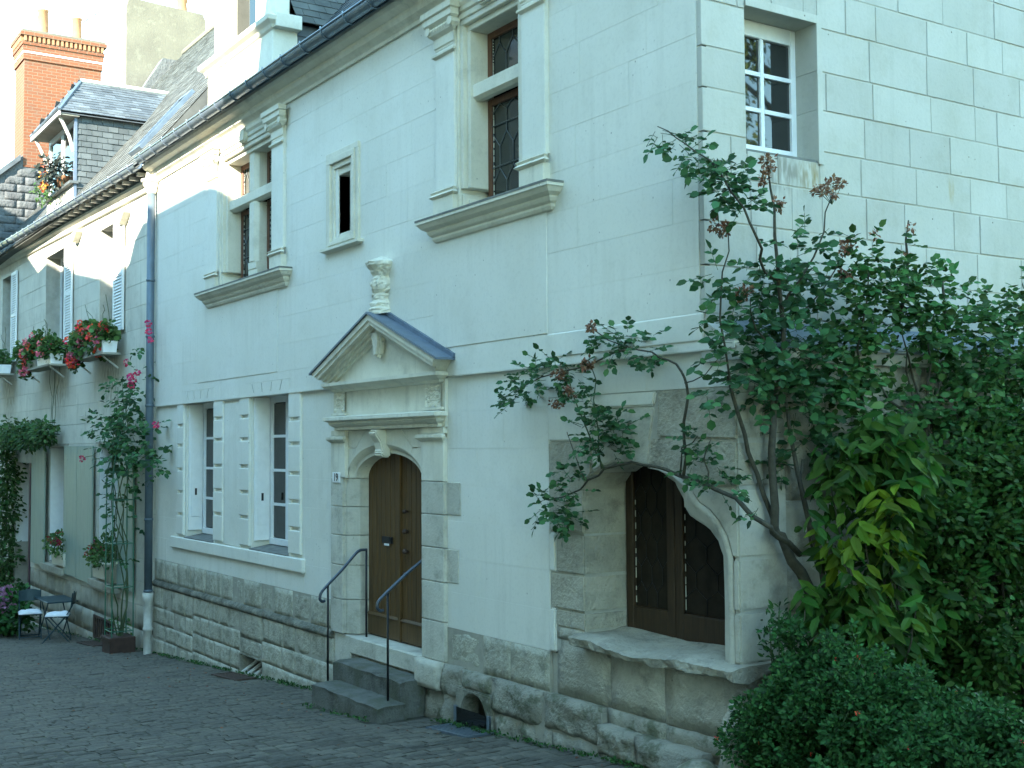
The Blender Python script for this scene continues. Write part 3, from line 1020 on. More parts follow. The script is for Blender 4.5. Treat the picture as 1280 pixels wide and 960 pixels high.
# ---------------- ground floor casements
def low_window(op, name_parent):
    x0, x1, z0, z1 = op
    w = empty_child('window', name_parent)
    d = 0.25
    f = MB()
    f.box(x0, x0 + 0.06, d, d + 0.06, z0 + 0.05, z1)
    f.box(x1 - 0.06, x1, d, d + 0.06, z0 + 0.05, z1)
    f.box(x0 + 0.06, x1 - 0.06, d, d + 0.06, z1 - 0.09, z1)
    f.box(x0 + 0.06, x1 - 0.06, d - 0.02, d + 0.06, z0 + 0.05, z0 + 0.13)
    xm = (x0 + x1) / 2
    f.box(xm - 0.05, xm + 0.05, d - 0.012, d + 0.05, z0 + 0.13, z1 - 0.09)
    f.box(x0 + 0.06, x0 + 0.105, d + 0.006, d + 0.045, z0 + 0.13, z1 - 0.09)
    f.box(x1 - 0.105, x1 - 0.06, d + 0.006, d + 0.045, z0 + 0.13, z1 - 0.09)
    fr = f.build('window', 'white', name_parent, bevel=0.004)
    rows = 4
    za, zb = z0 + 0.13, z1 - 0.09
    hh = (zb - za) / rows
    for r in range(1, rows):
        for (a, b) in ((x0 + 0.105, xm - 0.05), (xm + 0.05, x1 - 0.105)):
            MB().box(a, b, d + 0.004, d + 0.04, za + r * hh - 0.018, za + r * hh + 0.018).build('glazing_bar', 'white', fr)
    for r in range(rows):
        for (a, b) in ((x0 + 0.1, xm - 0.045), (xm + 0.045, x1 - 0.1)):
            MB().box(a, b, d + 0.025, d + 0.031, za + r * hh + 0.012, za + (r + 1) * hh - 0.012).build('pane', 'glass', fr)
    # folded inner shutter against the left reveal
    s = MB()
    s.box(x0 + 0.012, x0 + 0.045, 0.03, d - 0.01, z0 + 0.10, z1 - 0.03)
    s.box(x0 + 0.046, x0 + 0.052, 0.07, d - 0.05, z0 + 0.30, z1 - 0.25)
    sh = s.build('shutter', 'white', name_parent, bevel=0.003)
    MB().box(x0 + 0.053, x0 + 0.058, 0.12, 0.15, 1.62, 1.72).build('shutter_latch', 'black', sh)
    s2 = MB()
    s2.box(x1 - 0.045, x1 - 0.012, 0.03, d - 0.01, z0 + 0.10, z1 - 0.03)
    s2.build('shutter', 'white', name_parent, bevel=0.003)
    # weathered sill
    MB().prismx([(-0.03, 0.988), (-0.03, 1.0), (d + 0.05, 1.05), (d + 0.05, 0.97)], x0 + 0.002, x1 - 0.002).build('window_sill', 'grime', name_parent)
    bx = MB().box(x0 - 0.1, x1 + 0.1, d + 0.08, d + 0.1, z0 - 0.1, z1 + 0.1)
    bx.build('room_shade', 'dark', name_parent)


def empty_child(name, parent):
    return None


low_window(W1, HOUSE)
low_window(W2, HOUSE)


# ---------------- upper stone windows
def leaded(parent, x0, x1, z0, z1, y, wood='brownwood'):
    f = MB()
    t = 0.065
    f.box(x0, x0 + t, y, y + 0.05, z0, z1)
    f.box(x1 - t, x1, y, y + 0.05, z0, z1)
    f.box(x0 + t, x1 - t, y, y + 0.05, z1 - t, z1)
    f.box(x0 + t, x1 - t, y, y + 0.05, z0, z0 + t)
    fr = f.build('window', wood, parent, bevel=0.004)
    MB().box(x0 + t - 0.004, x1 - t + 0.004, y + 0.025, y + 0.03, z0 + t - 0.004, z1 - t + 0.004).build('pane', 'oldglass', fr)
    c = MB()
    xa, xb, za, zb = x0 + t, x1 - t, z0 + t, z1 - t
    cw = (xb - xa) / 3
    ch = 0.34
    yy = y + 0.02

    def seg(p, q):
        p = (min(max(p[0], xa), xb), p[1])
        q = (min(max(q[0], xa), xb), q[1])
        if p[1] > zb and q[1] > zb:
            return
        p = (p[0], min(p[1], zb))
        q = (q[0], min(q[1], zb))
        if abs(p[0] - q[0]) + abs(p[1] - q[1]) < 0.01:
            return
        c.tube([(p[0], yy, p[1]), (q[0], yy, q[1])], 0.0055, 4, False)
    k = 0
    z = za
    while z < zb:
        for i in range(-1, 4):
            xo = xa + (i + (0.5 if k % 2 else 0.0)) * cw
            seg((xo, z), (xo, z + ch * 0.62))
            seg((xo, z + ch * 0.62), (xo + cw / 2, z + ch))
            seg((xo, z + ch * 0.62), (xo - cw / 2, z + ch))
        z += ch
        k += 1
    for zb_ in np.arange(za + 0.36, zb - 0.1, 0.4):
        c.tube([(xa, yy - 0.012, zb_), (xb, yy - 0.012, zb_)], 0.006, 4, False)
    c.build('lead_cames', 'came', fr)
    # a pale bead of old putty along the frame
    pm = MB()
    for i in range(14):
        a = za + (zb - za) * i / 14 + 0.01
        pm.box(xa, xa + 0.008, y + 0.018, y + 0.026, a, a + (zb - za) / 14 * random.uniform(0.3, 0.95))
    pm.build('putty', 'cream', fr)


def upper_window(px0, px1, hole, mullion, parent):
    hx0, hx1, hz0, hz1 = hole
    pw = 0.36
    ypf = UY - 0.045
    # stepped architrave from the wall face into the opening
    steps = [(0.0, UY - 0.02), (0.055, UY + 0.0), (0.11, UY + 0.045), (0.17, UY + 0.09)]
    for k in range(len(steps) - 1):
        o0, o1 = steps[k][0], steps[k + 1][0]
        yk = steps[k][1]
        m = MB()
        low = hz0 + 0.0
        zt = hz1 + 0.10 - o0
        zt1 = hz1 + 0.10 - o1
        m.box(hx0 - 0.0 + o0, hx0 + o1, yk, 0.58, low + (0.26 if k else 0.0), zt1)
        m.box(hx1 - o1, hx1 - o0, yk, 0.58, low + (0.26 if k else 0.0), zt1)
        m.box(hx0 + o0, hx1 - o0, yk, 0.58, zt1, zt)
        if k:
            # foot of the moulding, stepped out to a plain block
            m.box(hx0 + o0, hx0 + o1 - 0.02 * k, yk + 0.01, 0.58, low, low + 0.26 - 0.05 * k)
            m.box(hx1 - o1 + 0.02 * k, hx1 - o0, yk + 0.01, 0.58, low, low + 0.26 - 0.05 * k)
        m.build('architrave', 'trim', parent, bevel=0.006)
    ox0, ox1 = hx0 + 0.17, hx1 - 0.17
    oz1 = hz1 + 0.10 - 0.17
    # pilasters with base and capital
    for (a, b) in ((px0, px0 + pw), (px1 - pw, px1)):
        p = MB().cbox(a, b, ypf, 0.0, 4.80, 6.18, 0.008).build('pilaster', 'paint', parent)
        bm = MB()
        bm.cbox(a - 0.01, b + 0.01, ypf - 0.03, 0.0, 4.52, 4.715, 0.006)
        bm.mould(a, b, [(0.03, 4.717), (0.055, 4.735), (0.03, 4.76), (0.045, 4.78), (0.012, 4.80)], ypf)
        bm.build('pilaster_base', 'trim', p)
        c = MB()
        c.mould(a, b, [(0.0, 6.10), (0.03, 6.12), (0.03, 6.14), (0.0, 6.15)], ypf)
        c.mould(a, b, [(0.0, 6.20), (0.012, 6.21), (0.012, 6.30), (0.05, 6.33), (0.07, 6.37), (0.05, 6.40), (0.09, 6.43), (0.09, 6.49), (0.11, 6.50), (0.11, 6.56)], ypf)
        c.box(a, b, ypf, 0.0, 6.18, 6.58)
        c.build('capital', 'trim', p)
        vv = MB()
        for sx in (a - 0.035, b + 0.035):
            vv.tube([(sx, ypf - 0.075, 6.38), (sx, ypf + 0.02, 6.38)], 0.042, 10)
        for i in range(7):
            xx = a + (b - a) * (i + 0.5) / 7
            vv.lathe((xx, ypf - 0.062, 6.37), [(0.004, -0.022), (0.018, 0), (0.004, 0.022)], 6)
        vv.build('volute', 'trim', p)
    # frieze and keystone bracket above the opening
    MB().mould(hx0 - 0.03, hx1 + 0.03, [(0.0, 6.44), (0.03, 6.46), (0.03, 6.50), (0.055, 6.53), (0.055, 6.57), (0.0, 6.58)], UY).build('lintel_moulding', 'trim', parent)
    kx = (hx0 + hx1) / 2
    MB().prism([(kx - 0.13, 6.585), (kx - 0.10, 6.40), (kx + 0.10, 6.40), (kx + 0.13, 6.585)], UY - 0.075, 0.0).build('keystone', 'trim', parent, bevel=0.02, segs=2)
    # sill cornice
    MB().mould(px0 - 0.03, px1 + 0.03, [(0.0, 4.30), (0.03, 4.31), (0.045, 4.335), (0.045, 4.355), (0.07, 4.375), (0.085, 4.40), (0.085, 4.415), (0.13, 4.44), (0.155, 4.475), (0.17, 4.482), (0.17, 4.515), (0.155, 4.522), (-0.1, 4.525)], UY).build('sill_cornice', 'trim', parent)
    # lead cover of the sill
    MB().mould(px0 - 0.03, px1 + 0.03, [(0.174, 4.508), (0.174, 4.528), (0.05, 4.535)], UY).build('sill_lead', 'grime', parent)
    # transom and mullion
    yb = UY + 0.075
    tr = MB().prismx([(yb, 5.63), (yb, 5.75), (0.30, 5.75), (0.30, 5.69), (yb + 0.10, 5.60), (yb + 0.04, 5.60)], ox0, ox1)
    tr.build('transom', 'trim', parent)
    lights = [(ox0, ox1)]
    if mullion:
        ma, mb_ = mullion
        mm = MB()
        for (za, zb) in ((4.80, 5.60), (5.75, oz1)):
            n = [(ma, 0.30), (ma, yb + 0.06), (ma + 0.05, yb), (mb_ - 0.05, yb), (mb_, yb + 0.06), (mb_, 0.30)]
            vs = [(p[0], p[1], za) for p in n] + [(p[0], p[1], zb) for p in n]
            mm.add(vs, [(0, 1, 2, 3, 4, 5), (11, 10, 9, 8, 7, 6)] + [(i, (i + 1) % 6, 6 + (i + 1) % 6, 6 + i) for i in range(6)])
        mm.box(ma - 0.03, mb_ + 0.03, yb + 0.02, 0.30, 4.53, 4.70)
        mm.box(ma - 0.012, mb_ + 0.012, yb + 0.01, 0.29, 4.70, 4.80)
        mm.build('mullion', 'trim', parent, bevel=0.006)
        lights = [(ox0, ma), (mb_, ox1)]
    for (a, b) in lights:
        leaded(parent, a, b, 4.53, 5.62, 0.20)
        leaded(parent, a, b, 5.74, oz1, 0.20)
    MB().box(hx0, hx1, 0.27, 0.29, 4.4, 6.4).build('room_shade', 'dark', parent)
    MB().box(ox0, ox1, UY + 0.02, 0.4, 4.40, 4.528).build('inner_sill', 'trim', parent)


upper_window(-10.38, -7.64, U1H, (-9.13, -8.87), HOUSE)
upper_window(-3.80, -1.92, U2H, None, HOUSE)

# ---------------- slit window
sx0, sx1, sz0, sz1 = -6.40, -5.56, 4.57, 5.69
m = MB()
for k, (i, y) in enumerate(((0.0, UY - 0.03), (0.07, UY - 0.05), (0.14, UY - 0.02), (0.20, UY + 0.01))):
    j = (0.07, 0.14, 0.20, 0.28)[k]
    m.box(sx0 + i, sx0 + j, y, 0.3, sz0 + i * 0.6, sz1 - j)
    m.box(sx1 - j, sx1 - i, y, 0.3, sz0 + i * 0.6, sz1 - j)
    m.box(sx0 + i, sx1 - i, y, 0.3, sz1 - j, sz1 - i)
    m.box(sx0 + j, sx1 - j, y, 0.3, sz0 + i * 0.6, sz0 + j * 0.6)
m.build('slit_surround', 'trim', HOUSE, bevel=0.005)
MB().mould(sx0, sx1, [(0, sz0 - 0.03), (0.075, sz0 - 0.01), (0.075, sz0 + 0.02), (0.0, sz0 + 0.03)], UY).build('slit_sill', 'trim', HOUSE)
leaded(HOUSE, SLH[0], SLH[1], SLH[2], SLH[3], 0.20, 'darkwood')
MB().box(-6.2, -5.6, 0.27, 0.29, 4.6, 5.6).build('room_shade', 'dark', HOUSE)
mb = MB()
for k in range(6):
    z = 4.80 + k * 0.13
    mb.tube([(-6.05, 0.16, z), (-6.05, 0.13, z + 0.02)], 0.014, 5)
mb.tube([(-6.03, 0.15, 4.70), (-6.03, 0.15, 5.53)], 0.01, 5)
mb.build('hinge_bar', 'iron', HOUSE)

# ---------------- main cornice, gutter
MB().prismx([(0.0, 6.585), (UY - 0.03, 6.585), (UY - 0.035, 6.62), (UY - 0.06, 6.645), (UY - 0.10, 6.67), (UY - 0.12, 6.71), (UY - 0.12, 6.74), (UY - 0.20, 6.78), (UY - 0.23, 6.82), (UY - 0.23, 6.86), (0.3, 6.88), (0.3, 6.6)], -12.98, 0.04).build('cornice', 'trim', HOUSE)


def gutter(parent, xa, xb, za, zb, y, r, name='gutter'):
    prof = []
    for k in range(9):
        a = PI + PI * k / 8
        prof.append((math.cos(a) * r, math.sin(a) * r))
    prof2 = [(p[0] * 0.88, p[1] * 0.88) for p in prof][::-1]
    pr = prof + prof2
    n = len(pr)
    vs = [(xa, y + p[0], za + p[1]) for p in pr] + [(xb, y + p[0], zb + p[1]) for p in pr]
    fs = [(i, n + i, n + (i + 1) % n, (i + 1) % n) for i in range(n)]
    g = MB().add(vs, fs)
    g.tube([(xa, y - r, za), (xb, y - r, zb)], 0.014, 6)
    go = g.build(name, 'zinc', parent, smooth=True)
    k = int(abs(xb - xa) / 0.55)
    for i in range(k):
        t = (i + 0.5) / k
        x, z = xa + (xb - xa) * t, za + (zb - za) * t
        b = MB()
        path = [(x, y + math.cos(PI + PI * j / 8) * (r + 0.008), z + math.sin(PI + PI * j / 8) * (r + 0.008)) for j in range(9)]
        path = [(x, y - r - 0.008, z + 0.03)] + path + [(x, y + r + 0.05, z + 0.06)]
        b.tube(path, 0.009, 5)
        b.build('gutter_bracket', 'zinc', go)
    return go


gutter(HOUSE, -12.75, 0.25, 6.90, 6.90, UY - 0.33, 0.085)
MB().prismx([(UY - 0.235, 6.862), (UY - 0.30, 6.80), (UY - 0.305, 6.80), (UY - 0.24, 6.885), (0.1, 6.895)], -12.9, 0.05).build('eave_flashing', 'lead', HOUSE)

# ---------------- main roof
rng = random.Random(5)
tan_m = 1.1
nv = Vector((0, -tan_m, 1)).normalized()
vv = Vector((0, 1, tan_m)).normalized()
H_m = 5.2 / vv.y
mb = MB()
mb.prismx([(-0.20, 6.90), (5.0, 6.90 + 5.2 * tan_m), (10.2, 6.90), (10.2, 6.85), (-0.20, 6.85)], -12.95, 0.05)
ro = mb.build('roof', 'slate', HOUSE)
mb = MB()
slates(mb, (-12.95, -0.20, 6.90), (1, 0, 0), vv, nv, 13.0, H_m, 0.26, 0.13, rng)
o = link('roof_slates', mb.mesh('roof_slates', False), 'slate', ro)
o['kind'] = 'stuff'
MB().tube([(-12.95, 5.0, 6.92 + 5.2 * tan_m), (0.05, 5.0, 6.92 + 5.2 * tan_m)], 0.09, 8).build('ridge', 'zinc', ro)

# ---------------- dormer of the main house
d = MB()
d.cbox(-10.48, -8.05, -0.06, 0.28, 6.96, 7.70, 0.01)
dm = d.build('dormer', 'trim', HOUSE)
d = MB()
d.mould(-10.48, -8.05, [(0.0, 7.66), (0.03, 7.68), (0.05, 7.72), (0.11, 7.76), (0.12, 7.82), (0.03, 7.86), (0.0, 7.86)], -0.06)
d.box(-10.6, -7.93, -0.06, 0.30, 7.68, 7.86)
d.build('dormer_cornice', 'trim', dm, bevel=0.006)
d = MB()
d.box(-10.25, -9.85, -0.05, 0.25, 7.861, 9.3)
d.box(-8.65, -8.22, -0.05, 0.25, 7.861, 9.3)
d.box(-9.85, -8.65, -0.05, 0.25, 9.0, 9.3)
d.prism([(-10.4, 9.3), (-8.1, 9.3), (-9.25, 10.4)], -0.06, 0.25)
d.build('dormer_front', 'trim', dm, bevel=0.01)
MB().box(-9.85, -8.65, 0.14, 0.18, 7.87, 9.0).build('dormer_window', 'glass', dm)
MB().box(-8.98, -8.92, 0.08, 0.135, 7.87, 9.0).build('dormer_window_bar', 'white', dm)
MB().box(-10.40, -8.10, 0.281, 2.2, 6.9, 7.80).build('dormer_cheek', 'slate', dm)
mb = MB()
for sgn in (1, -1):
    ex = -9.25 + sgn * 1.28
    u = Vector((0, 1, 0))
    v = Vector((-sgn * 1.28, 0, 1.75)).normalized()
    n = Vector((sgn * 1.75, 0, 1.28)).normalized()
    mb.add([(ex, 0.26, 7.80), (ex, 3.2, 7.80), (-9.25, 3.2, 9.55), (-9.25, 0.26, 9.55)], [(0, 1, 2, 3)])
    slates(mb, (ex, 0.26, 7.80), u, v, n, 2.9, 2.16, 0.24, 0.15, rng)
o = link('dormer_slates', mb.mesh('dormer_slates', False), 'oldslate', dm)
o['kind'] = 'stuff'
# slate rows on the cheek that the street sees
for r in range(6):
    z0 = 6.93 + r * 0.145
    MB().prism([(-8.10, z0), (-8.075, z0), (-8.09, z0 + 0.15), (-8.10, z0 + 0.15)], 0.285, 1.2).build('cheek_slate_row', 'slate', dm)
# slates laid along the valley
MB().tube([(-8.06, 0.30, 6.97), (-8.06, 0.9, 7.80)], 0.02, 5).build('valley_lead', 'zinc', dm)

# ---------------- side wall round the corner
side_courses = [2.9, 3.25, 3.60, 3.925, 4.262, 4.572, 4.898, 5.203, 5.547, 5.848, 6.18, 6.50, 6.86]
SW = (0.40, 1.165, 4.487, 5.588)
mb = MB()
core_wall(mb, 0.02, 10.0, 2.9, 6.86, [SW], -0.6, -0.006, axis='x')
mb.prismx([(0.02, 6.86), (10.0, 6.86), (5.0, 6.86 + 5.0 * tan_m - 0.1)], -0.5, -0.006)
mb.build('side_core', 'mortar', HOUSE)
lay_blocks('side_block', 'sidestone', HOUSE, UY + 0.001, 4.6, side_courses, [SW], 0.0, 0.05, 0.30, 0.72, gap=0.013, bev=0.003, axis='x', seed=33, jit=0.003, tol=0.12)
# raised margin of the side window
mb = MB()
mb.box(0.0045, 0.014, 1.150, 1.205, 4.47, 5.64)
mb.box(0.0045, 0.0142, 0.40, 1.149, 5.575, 5.64)
mb.build('window_margin', 'sidestone', HOUSE)
for za, zb in ((4.487, 4.897), (4.90, 5.202), (5.206, 5.588)):
    MB().box(-0.26, 0.0044, 1.150, 1.164, za, zb).build('window_reveal', 'sidestone', HOUSE)
MB().box(-0.26, 0.0043, 0.402, 1.149, 5.574, 5.586).build('window_reveal', 'sidestone', HOUSE)
wx = -0.21
f = MB()
f.box(wx - 0.05, wx, 0.41, 0.465, 4.53, 5.573)
f.box(wx - 0.05, wx, 1.095, 1.149, 4.53, 5.573)
f.box(wx - 0.05, wx, 0.465, 1.095, 5.45, 5.573)
f.box(wx - 0.05, wx + 0.008, 0.465, 1.095, 4.53, 4.60)
f.box(wx - 0.045, wx - 0.004, 0.765, 0.805, 4.60, 5.45)
fr = f.build('side_window', 'white', HOUSE, bevel=0.004)
for k in (1, 2):
    z = 4.60 + 0.85 * k / 3
    MB().box(wx - 0.045, wx - 0.005, 0.465, 0.764, z - 0.016, z + 0.016).build('glazing_bar', 'white', fr)
    MB().box(wx - 0.045, wx - 0.005, 0.806, 1.095, z - 0.016, z + 0.016).build('glazing_bar', 'white', fr)
for k in range(3):
    z = 4.60 + 0.85 * k / 3
    for (a, b) in ((0.463, 0.768), (0.803, 1.097)):
        MB().box(wx - 0.032, wx - 0.026, a, b, z + 0.012, z + 0.85 / 3 - 0.012).build('pane', 'mirrorglass', fr)
MB().box(wx - 0.05, wx + 0.03, 0.41, 1.148, 4.50, 4.528).build('window_drip', 'white', fr)
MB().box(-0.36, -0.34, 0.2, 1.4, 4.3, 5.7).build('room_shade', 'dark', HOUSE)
MB().prismx([(0.40, 4.46), (1.165, 4.46), (1.165, 4.499), (0.40, 4.499)], -0.3, -0.003).build('window_sill', 'grime', HOUSE)

# thicker lower side wall with a lead-covered weathering on top
mb = MB()
core_wall(mb, 0.47, 10.0, -0.4, 2.9, [], -0.3, 0.265, axis='x')
mb.build('side_core', 'mortar', HOUSE)
MB().prism([(-0.02, 2.90), (0.31, 2.90), (0.315, 2.99), (0.30, 3.01), (-0.02, 3.20)], UY + 0.006, 6.0).build('side_weathering', 'sidestone', HOUSE)
MB().prism([(-0.005, 3.205), (0.325, 3.012), (0.325, 2.996), (0.33, 2.996), (0.33, 3.02), (-0.005, 3.222)], 0.15, 6.0).build('side_lead', 'zinc', HOUSE)
sc = [-0.35, 0.0, 0.35, 0.72, 1.10, 1.50, 1.90, 2.33, 2.90]
rr = random.Random(8)
for a, b in zip(sc[:-1], sc[1:]):
    y = 0.46
    while y < 4.4:
        w = rr.uniform(0.4, 0.75)
        rough_stone('side_rubble', 'surround', HOUSE, y + 0.006, y + w - 0.006, a + 0.006, b - 0.006, 0.28, 0.2, 0.012, 0.008, axis='x', seed=rr.uniform(0, 90))
        y += w

# ---------------- doorway
DC = -5.10
ARCH_A, ARCH_B = (0.88, 0.37), (0.76, 0.275)
SPR = 1.97


def ell(ab, n=24):
    return [(DC - ab[0] * math.cos(PI * k / n), SPR + ab[1] * math.sin(PI * k / n)) for k in range(n + 1)]


zj = [0.24, 0.62, 1.0, 1.33, 1.65, 1.97]
# jamb stones: pilaster face, arris and chamfer in one plan outline, one stone per course
for side in (-1, 1):
    for k in range(5):
        z0, z1 = zj[k] + 0.003, zj[k + 1] - 0.003
        inner, arris, outer = DC + side * 0.76, DC + side * 0.88, (-6.31 if side < 0 else -3.75)
        ex = 0.0
        if side > 0 and k in (2, 4):
            ex = 0.25 if k == 4 else 0.21
        if side < 0 and k in (1, 3):
            ex = 0.06
        pil = arris + side * 0.03
        plan = [(inner, 0.32), (inner, 0.10), (arris, 0.0), (pil, 0.0), (pil, -0.045), (outer, -0.045), (outer, -0.006), (outer + side * ex, -0.006), (outer + side * ex, 0.32)]
        if not ex:
            plan = plan[:6] + [(outer, 0.32)]
        vs = [(p[0], p[1], z0) for p in plan] + [(p[0], p[1], z1) for p in plan]
        n = len(plan)
        mb = MB().add(vs, [tuple(range(n)), tuple(range(2 * n - 1, n - 1, -1))] + [(i, (i + 1) % n, n + (i + 1) % n, n + i) for i in range(n)])
        mb.build('door_jamb_stone', 'jamb', HOUSE, bevel=0.006)
    # pilaster above the springing
    a, b = ((-6.31, -5.95) if side < 0 else (-4.19, -3.75))
    MB().cbox(a, b, -0.045, 0.3, 1.973, 2.40, 0.006).build('door_pilaster', 'trim', HOUSE)
    MB().mould(a, b, [(0.0, 2.36), (0.02, 2.375), (0.045, 2.40), (0.045, 2.425), (0.0, 2.44)], -0.045).build('door_capital', 'trim', HOUSE)
    MB().cbox(a, b, -0.045, 0.3, 2.441, 2.50, 0.004).build('door_pilaster_head', 'trim', HOUSE)
# arch: five wedge stones in front, moulded chamfer, plain ring behind
A = ell(ARCH_A)
B = ell(ARCH_B)
cuts = [0, 6, 10, 14, 18, 24]
outp = {0: (-5.948, 1.973), 6: (-5.75, 2.28), 10: (-5.34, 2.497), 14: (-4.86, 2.497), 18: (-4.45, 2.28), 24: (-4.192, 1.973)}
extra = {0: [(-5.948, 2.497), (-5.60, 2.497)], 6: [], 10: [], 14: [], 18: []}
polys = [
    A[0:7] + [(-5.755, 2.30), (-5.946, 2.30), (-5.946, 1.974)],
    A[6:11] + [(-5.33, 2.496), (-5.50, 2.496), (-5.75, 2.303)],
    A[10:15] + [(-4.87, 2.496), (-5.326, 2.496)],
    A[14:19] + [(-4.45, 2.303), (-4.70, 2.496), (-4.866, 2.496)],
    A[18:25] + [(-4.194, 1.974), (-4.194, 2.30), (-4.445, 2.30)],
    [(-5.946, 2.304), (-5.754, 2.306), (-5.505, 2.496), (-5.946, 2.496)],
    [(-4.194, 2.304), (-4.194, 2.496), (-4.695, 2.496), (-4.446, 2.306)],
]
for p in polys:
    c = (sum(q[0] for q in p) / len(p), sum(q[1] for q in p) / len(p))
    p = [(q[0] + (c[0] - q[0]) * 0.006, q[1] + (c[1] - q[1]) * 0.008) for q in p]
    MB().prism(p, -0.002 + random.uniform(-0.002, 0.002), 0.05).build('arch_stone', 'trim', HOUSE)
mb = MB()
n = len(A)
for (y0, E0, y1, E1) in ((0.004, A, 0.03, [(a[0] * 0.75 + b[0] * 0.25, a[1] * 0.75 + b[1] * 0.25) for a, b in zip(A, B)]),):
    pass
rings = []
for t, y in ((0.0, 0.0), (0.15, 0.012), (0.35, 0.02), (0.5, 0.05), (0.85, 0.07), (1.0, 0.10), (1.0, 0.32)):
    rings.append([(a[0] * (1 - t) + b[0] * t, y, a[1] * (1 - t) + b[1] * t) for a, b in zip(A, B)])
for r in rings:
    mb.v.extend(r)
for i in range(len(rings) - 1):
    for k in range(n - 1):
        mb.f.append((i * n + k, i * n + k + 1, (i + 1) * n + k + 1, (i + 1) * n + k))
mb.build('arch_moulding', 'trim', HOUSE, smooth=True)
MB().prism([(-5.95, 2.0)] + [(p[0], p[1] + 0.002) for p in B] + [(-4.19, 2.0), (-4.19, 2.5), (-5.95, 2.5)], 0.055, 0.33).build('arch_backing', 'trim', HOUSE)
# keystone scroll
MB().prismx([(0.05, 2.20), (-0.03, 2.20), (-0.075, 2.235), (-0.05, 2.27), (-0.07, 2.36), (-0.12, 2.43), (-0.14, 2.47), (-0.12, 2.495), (0.05, 2.495)], -5.19, -5.02).build('keystone', 'trim', HOUSE, bevel=0.016, segs=2)
# entablature
MB().mould(-6.10, -3.84, [(0.0, 2.50), (0.05, 2.505), (0.05, 2.535), (0.085, 2.555), (0.10, 2.575), (0.10, 2.59), (0.15, 2.61), (0.15, 2.645), (0.02, 2.665)], -0.03).build('entablature', 'trim', HOUSE)
MB().box(-6.25, -3.73, -0.03, 0.3, 2.501, 2.97).build('frieze', 'trim', HOUSE)
for (a, b) in ((-6.22, -5.93), (-4.10, -3.78)):
    mb = MB()
    nx, nz_ = 12, 18
    idx = len(mb.v)
    for j in range(nz_ + 1):
        for i in range(nx + 1):
            x = a + (b - a) * i / nx
            z = 2.70 + 0.25 * j / nz_
            u = abs(i / nx - 0.5) * 2
            dd = abs(noise.noise(Vector((abs(x - (a + b) / 2) * 26, z * 24, a)))) * 0.05
            if i in (0, nx) or j in (0, nz_):
                dd = 0.018
            mb.v.append((x, -0.034 - dd, z))
    for j in range(nz_):
        for i in range(nx):
            q = j * (nx + 1) + i
            mb.f.append((q, q + 1, q + nx + 2, q + nx + 1))
    mb.build('carved_panel', 'trim', HOUSE)
    MB().mould(a, b, [(0.0, 2.665), (0.035, 2.67), (0.035, 2.69), (0.0, 2.70)], -0.034).build('panel_ledge', 'trim', HOUSE)
# pediment
PC, PHW, PZ0, PZ1 = -4.99, 1.42, 3.15, 3.70
MB().mould(-6.17, -3.81, [(0.0, 2.93), (0.05, 2.94), (0.06, 2.96), (0.11, 2.98), (0.14, 3.0), (0.14, 3.035), (0.0, 3.05)], -0.03).build('pediment_base', 'trim', HOUSE)
MB().prism([(-6.20, 3.04), (-3.78, 3.04), (PC, 3.62)], -0.055, 0.02).build('tympanum', 'trim', HOUSE)
for sg in (-1, 1):
    # raking cornice: bands that step out towards the roof
    ex = PC + sg * PHW
    dx, dz = PC - ex, PZ1 - PZ0
    ln = math.hypot(dx, dz)
    ux, uz = dx / ln, dz / ln
    nx_, nz2 = (-uz * sg * -1, ux * sg * -1)
    if nz2 > 0:
        nx_, nz2 = -nx_, -nz2
    mb = MB()
    for (t0, t1, y) in ((0.0, 0.055, -0.235), (0.055, 0.10, -0.215), (0.10, 0.135, -0.165), (0.135, 0.17, -0.125), (0.17, 0.20, -0.09)):
        a0 = (ex + nx_ * t0 + ux * t0 * 0.6, PZ0 + nz2 * t0 + uz * t0 * 0.6)
        a1 = (ex + nx_ * t1 + ux * t1 * 0.6, PZ0 + nz2 * t1 + uz * t1 * 0.6)
        k0 = t0 / abs(nz2) if abs(nz2) > 1e-6 else t0
        k1 = t1 / abs(nz2)
        mb.prism([a0, a1, (PC, PZ1 - k1), (PC, PZ1 - k0)], y, 0.02)
    mb.build('raking_cornice', 'trim', HOUSE)
    th = 0.022
    mb = MB().prism([(ex - sg * -0.03 * 0 + sg * 0.05, PZ0 - 0.02 + 0.006), (PC, PZ1 + 0.006), (PC, PZ1 + 0.006 + th), (ex + sg * 0.05, PZ0 - 0.02 + 0.006 + th)], -0.255, UY + 0.01)
    mb.build('pediment_roof', 'lead', HOUSE)
    mb = MB().prism([(ex + sg * 0.05, PZ0 + 0.0), (PC, PZ1 + 0.035), (PC, PZ1 + 0.075), (ex + sg * 0.05, PZ0 + 0.05)], UY - 0.03, UY + 0.012)
    mb.build('roof_upstand', 'lead', HOUSE)
# worn bracket inside the tympanum
MB().prism([(PC - 0.15, 3.55), (PC + 0.05, 3.54), (PC + 0.09, 3.42), (PC + 0.03, 3.26), (PC - 0.06, 3.24), (PC - 0.08, 3.36)], -0.15, -0.05).build('worn_bracket', 'trim', HOUSE, bevel=0.03, segs=2)
